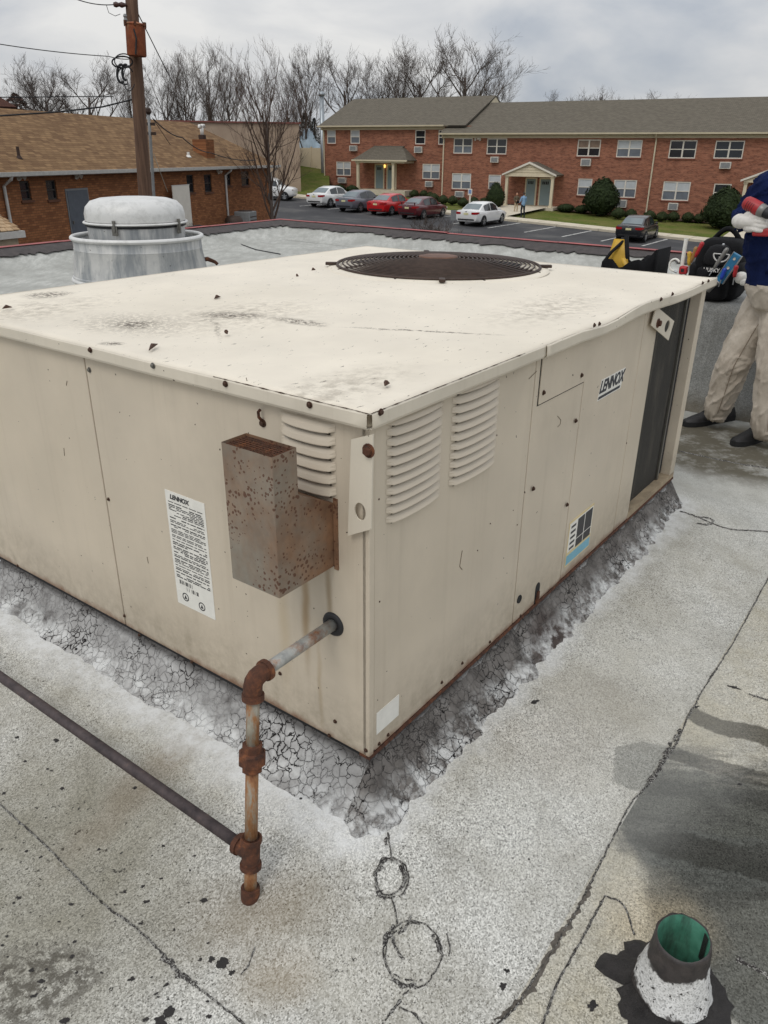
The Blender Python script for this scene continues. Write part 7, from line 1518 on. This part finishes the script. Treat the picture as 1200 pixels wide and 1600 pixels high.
for sg in (-1, 1): m = MB(); m.tube([(sg*.1, .14, bh*.9), (sg*.13, .22, bh*.7), (sg*.13, .21, bh*.3), (sg*.12, .16, bh*.12)], .02, 8); m.build('shoulder_strap', M_NYL2, bp)
m = MB(); m.tube([(-bw*.3, -.09, bh*.86), (-bw*.12, -.14, bh*.9), (bw*.12, -.14, bh*.9), (bw*.3, -.09, bh*.86)], .004, 5); m.build('zip', M_NYL2, bp)
MT = Matrix(((1, 0, 0, bw*.0), (0, 0, -1, -.2012), (0, 1, 0, bh*.535), (0, 0, 0, 1))); lbp = MB().box(-bw*.2, bw*.2, -.2005, -.12, bh*.49, bh*.585).build('name_patch', M_NYL, bp, bevel=.004); text_mesh('lettering', 'HUSKY', bh*.085, plain('white_print', s2l(206, 204, 200), .7), lbp, MT, 0, .0008, .0012)
m = MB(); arc = [(.047*math.cos(a), .047*math.sin(a)) for a in U(16, math.pi, 2*math.pi)]; ctr = (.04, bh*.80)
m.tube([(ctr[0]+x, -.186, ctr[1]+z) for x, z in arc], .0045, 5); m.tube([(ctr[0]-.047, -.186, ctr[1]), (ctr[0]+.047, -.186, ctr[1])], .0035, 5); m.tube([(ctr[0]-.012, -.187, ctr[1]-.02), (ctr[0]+.012, -.187, ctr[1]-.02)], .004, 5); m.build('emblem', MATS['white_print'], fp)
m = MB(); blobm(m, (ctr[0], -.185, ctr[1]+.055), .009, 10); m.build('rivet', M_RIM, fp)
def tool(name, label, cat, px, py, y=-.02): x, z = cloc(px, py, y); e = empty(name, CUW(x, y, z), math.atan2(-DL.y, -DL.x)); tag(e, label, cat); e.scale = (.72,)*3; return e
M_TBLUE = plain('level_blue', s2l(44, 118, 160), .4, 0, .12, 20); M_TRED = plain('tool_red', s2l(172, 34, 40), .4, 0, .1, 20); M_TYEL = plain('tool_yellow', s2l(196, 156, 48), .45, 0, .1, 20)
tl = tool('torpedo_level', 'light blue torpedo level strapped slanting on the backpack', 'level', 1126, 437); MM = Matrix.Rotation(R(25), 4, 'Y')
MB().box(-.036, .036, -.02, .02, -.02, .24, MM).build('level_body', M_TBLUE, tl, bevel=.006); [MB().lathe([(.0, 0), (.009, 0), (.012, .002), (.012, .006)], 16, M=MM @ Matrix.Translation((0, -.022, z)) @ Matrix.Rotation(R(90), 4, 'X')).build('vial_window', M_WHITE, tl) for z in (.04, .115, .20)]; [MB().box(sx-.003, sx+.003, -.0215, .0215, -.02, .24, MM).build('rail', M_RIM, tl) for sx in (-.038, .038)]
tl = tool('tape_measure', 'red box tape measure clipped to the left side of the backpack', 'tape measure', 1068, 422); MB().box(-.035, .035, -.03, .03, -.035, .035).build('case', M_TRED, tl, bevel=.014); MB().box(-.014, .014, -.034, -.0305, -.014, .014).build('badge', M_BLK, tl, bevel=.003); MB().box(.02, .034, -.012, .012, -.043, -.036).build('tape_hook', M_RIM, tl)
tl = tool('hose_loop', 'white plastic tube looping out beside the red tape measure', 'tube', 1054, 414); MB().tube([(.045*math.cos(a)*1.0-.0, 0, .05*math.sin(a)) for a in U(20, R(-80), R(-330))], .009, 8).build('tube', M_LABEL, tl, smooth=True); MB().tube([(.006, 0, -.052), (.03, .0, -.06)], .011, 8).build('tube_end', M_RIM, tl)
tl = tool('plastic_pipe', 'white plastic pipe sticking up left of the backpack', 'pipe', 1066, 412, .0); p1 = Vector((cloc(1075, 357, .0)[0]-cloc(1066, 412, .0)[0], 0, cloc(1075, 357, .0)[1]-cloc(1066, 412, .0)[1])); MB().tube([-p1*.5, p1], .017, 14, caps=False).build('pipe_wall', M_LABEL, tl, smooth=True); MB().tube([p1*.99, p1*1.001], .0145, 12).build('pipe_opening', M_ACG, tl)
for (px, py, nm, lb, mt, ang, L) in ((1077, 404, 'screwdriver', 'yellow handled screwdriver in the left side of the backpack', M_TYEL, -8, .06), (1092, 390, 'pliers', 'red handled pliers in the top left of the backpack', M_TRED, 20, .07), (1084, 398, 'nut_driver', 'brown handled nut driver between the yellow and red handles', plain('tool_amber', s2l(150, 110, 58), .4), 12, .07), (1130, 428, 'wrench_handle', 'blue plastic handle tucked at the right side of the backpack', plain('tool_navy_blue', s2l(24, 62, 168), .4), 10, .05), (1126, 404, 'adjustable_wrench', 'grey steel wrench in the right of the backpack', M_DGREY, 25, .10), (1149, 424, 'marker', 'red marker at the right edge of the backpack', M_TRED, 0, .05)):
    tl = tool(nm, lb, 'tool', px, py, -.06); MM = Matrix.Rotation(R(ang), 4, 'Y'); MB().lathe([(0, -L), (.012, -L*.95), (.018, -L*.4), (.016, L*.2), (.020, L*.7), (.014, L*.95), (0, L)], 10, M=MM).build('handle', mt, tl, smooth=True); MB().tube([MM @ Vector((0, 0, -L)), MM @ Vector((0, 0, -L-.06))], .005, 6).build('shaft', M_RIM, tl)
tl = tool('flashlight', 'small dark steel flashlight hanging low on the backpack', 'flashlight', 1112, 448, -.09); MB().lathe([(0, -.05), (.02, -.048), (.02, .02), (.028, .035), (.028, .06), (.022, .062), (0, .055)], 16, M=Matrix.Rotation(R(35), 4, 'Y')).build('barrel', M_DGREY, tl, smooth=True); MB().lathe([(.024, .0625), (0, .0635)], 16, M=Matrix.Rotation(R(35), 4, 'Y')).build('lens', M_AMBER, tl)
# rag between the backpack and the worker
tl = tool('white_rag', 'crumpled white rag at the right of the backpack', 'rag', 1158, 434, .0); pouch('cloth', 0, 0, 0, .05, .05, .05, M_LABEL, tl, .9, 0, 9); pouch('fold', .03, -.02, -.03, .03, .03, .03, M_LABEL, tl, .8, 0, 12)
# ---- open yellow and black tool bag further along the curb
yx0, _ = cloc(945, 415, .3); yx1, yz = cloc(1033, 415, .3); yb = empty('tool_bag', CUW((yx0+yx1)/2, .36, cbt), math.atan2(-DL.y, -DL.x)); tag(yb, 'open black and yellow canvas tool bag behind the fan end of the unit', 'bag'); yw = (yx1-yx0)*.46
zt1 = cloc(966, 372, .3)[1]-cbt; zt2 = cloc(1028, 390, .3)[1]-cbt
def sheetp(name, pts, mat, th=.008):
    o = MB().grid(pts).build(name, mat, yb, smooth=True); s = o.modifiers.new('s', 'SOLIDIFY'); s.thickness = th; return o
sheetp('side_wall', [[(-yw+2*yw*i/12, -.15+.02*math.sin(i), z*zt2*(.62+.10*math.sin(i*1.1)+(.36*max(0, i-7)/5))) for z in (0, .35, .7, 1)] for i in range(13)], M_NYL)
sheetp('side_wall', [[(-yw+2*yw*i/12, .15+.015*math.sin(i*1.3), z*zt2*(.66+.12*math.sin(i*.9+1)+.3*max(0, i-8)/4)) for z in (0, .5, 1)] for i in range(13)], M_NYL2)
sheetp('end_wall', [[(yw, -.15+.3*i/6, z*zt2*1.02) for z in (0, .5, 1)] for i in range(7)], M_NYL); sheetp('end_wall', [[(-yw, -.15+.3*i/6, z*zt2*.55) for z in (0, .5, 1)] for i in range(7)], M_NYL)
MB().box(-yw, yw, -.15, .15, .002, .02).build('base', M_NYL, yb)
xq = lambda px: cloc(px, 400, .3)[0]-(yx0+yx1)/2
sheetp('yellow_flap', [[(xq(960)+.02*k-.01+.012*(k-1)+.05*(1-f_)*(k-1), -.05-.05*(1-f_), zt1*(f_*.98)) for f_ in (.1, .4, .7, 1.0)] for k in (0, .7, 1.4, 2.1, 2.8)], M_TYEL, .01)
sheetp('yellow_flap', [[(xq(975)+.016*k+.10*(1-f_), -.12, zt1*(f_*.62)) for f_ in (.2, .6, 1.0)] for k in (0, 1, 2)], M_TYEL, .01)
sheetp('black_flap', [[(xq(972)+.014*k+.06*(1-f_), -.07, zt1*(.1+f_*.95)) for f_ in (0, .5, 1.0)] for k in (0, 1, 2)], M_NYL2, .012)
m = MB(); m.tube([(xq(970), -.04, zt1*.95), (xq(958), -.1, zt1*.72), (xq(949), -.12, zt1*.5), (xq(948), -.12, zt1*.3), (xq(956), -.12, zt1*.22), (xq(966), -.1, zt1*.5)], .012, 8); m.build('strap', M_NYL2, yb, smooth=True)
# ---- two people by the porch
def bystander(px, ybase, ytop, label, mats, ang, bag=False):
    q = on_ground(px, ybase); r = q.to_2d().length; e = empty('person', (q.x, q.y, gz(q.x, q.y)+.17), ang); e.location.z = q.z; H = at_dist(px, ytop, r).z-q.z; k = H/1.76; m = MB(); V = Vector
    hip = V((0, 0, .92)); L = []
    jl = [(V((-.09, 0, .90)), V((-.11, .05, .5)), V((-.12, -.02, .09))), (V((.09, 0, .90)), V((.10, -.02, .5)), V((.11, -.08, .09)))]
    for a, b, c in jl: limb(m, [a, b, c], [.088, .066, .05], 10, 4)
    limb(m, [V((0, 0, .92)), V((0, .0, 1.15)), V((0, 0, 1.36))], [.15, .145, .15], 14, 4); limb(m, [V((-.13, 0, 1.38)), V((.13, 0, 1.38))], [.075, .075], 12, 3)
    ar = [(V((-.20, 0, 1.40)), V((-.27, .04, 1.13)), V((-.16, .22, 1.05))), (V((.20, 0, 1.40)), V((.27, .03, 1.13)), V((.15, .24, 1.10)))]
    for a, b, c in ar: limb(m, [a, b, c], [.062, .05, .04], 10, 4); blobm(m, c+V((0, .04, 0)), (.035, .05, .045), 10)
    limb(m, [V((0, 0, 1.42)), V((0, .01, 1.53))], [.06, .055], 10, 2); blobm(m, (0, .015, 1.635), (.078, .092, .112)); blobm(m, (0, .11, 1.62), (.014, .02, .02), 8)
    for a, b, c in jl: limb(m, [c+V((0, -.03, -.04)), c+V((0, .15, -.055))], [.05, .042], 10, 3)
    me = remesh(m, .02, 3); bones = [(jl[0][0], jl[0][1], .08, 1, 1), (jl[0][1], jl[0][2]+V((0, 0, .06)), .06, 1, 1), (jl[1][0], jl[1][1], .08, 1, 1), (jl[1][1], jl[1][2]+V((0, 0, .06)), .06, 1, 1), (V((0, 0, .98)), V((0, 0, 1.4)), .17, 0, 1)]
    for a, b, c in ar: bones += [(a, b, .06, 0, 1), (b, c, .045, 0, 1), (c+V((0, .05, 0)), c+V((0, .07, 0)), .03, 2, 0)]
    bones += [(V((0, 0, 1.5)), V((0, .01, 1.7)), .08, 2, 0)] + [(c+V((0, -.03, -.06)), c+V((0, .15, -.06)), .045, 3, 0) for a, b, c in jl]; paint_by_bone(me, bones, mats); o = bpy.data.objects.new('body', me); COL.objects.link(o); o.parent = e; e.scale = (k, k, k)
    m = MB(); m.grid([[(.088*math.sin(th)*math.cos(a), .0-.0+.1*math.sin(th)*math.sin(a)-.008, 1.655+.108*math.cos(th)) for a in U(14, R(-15 if th < .8 else -200), R(195 if th < .8 else 20))] for th in U(6, .02, 1.55)]); m.build('hair', mats[4], e, smooth=True)
    if bag: pouch('shoulder_bag', -.05, .2, 1.0, .13, .07, .12, M_NYL, e, .6)
    return tag(e, label, 'person', 'people standing on the porch path')
M_HAIR = plain('hair_dark', s2l(34, 28, 26), .8); M_JEAN = plain('dark_jeans', s2l(30, 32, 42), .9); M_SKY = plain('pale_blue_shirt', s2l(126, 158, 188), .9); M_CAMO = plain('camo_brown', s2l(92, 82, 66), .9, 0, .4, 20); M_TANP = plain('tan_trousers', s2l(176, 158, 132), .9)
bystander(805.5, 334, 301, 'person in brown patterned top and tan trousers carrying a dark bag', [M_CAMO, M_TANP, M_SKIN, M_BOOT, plain('hair_fair', s2l(120, 96, 72), .8)], R(200), True)
bystander(816, 340.5, 300, 'person in pale blue shirt and dark jeans on the footpath', [M_SKY, M_JEAN, plain('skin_dark', s2l(104, 72, 58), .6), M_BOOT, M_HAIR], R(30))
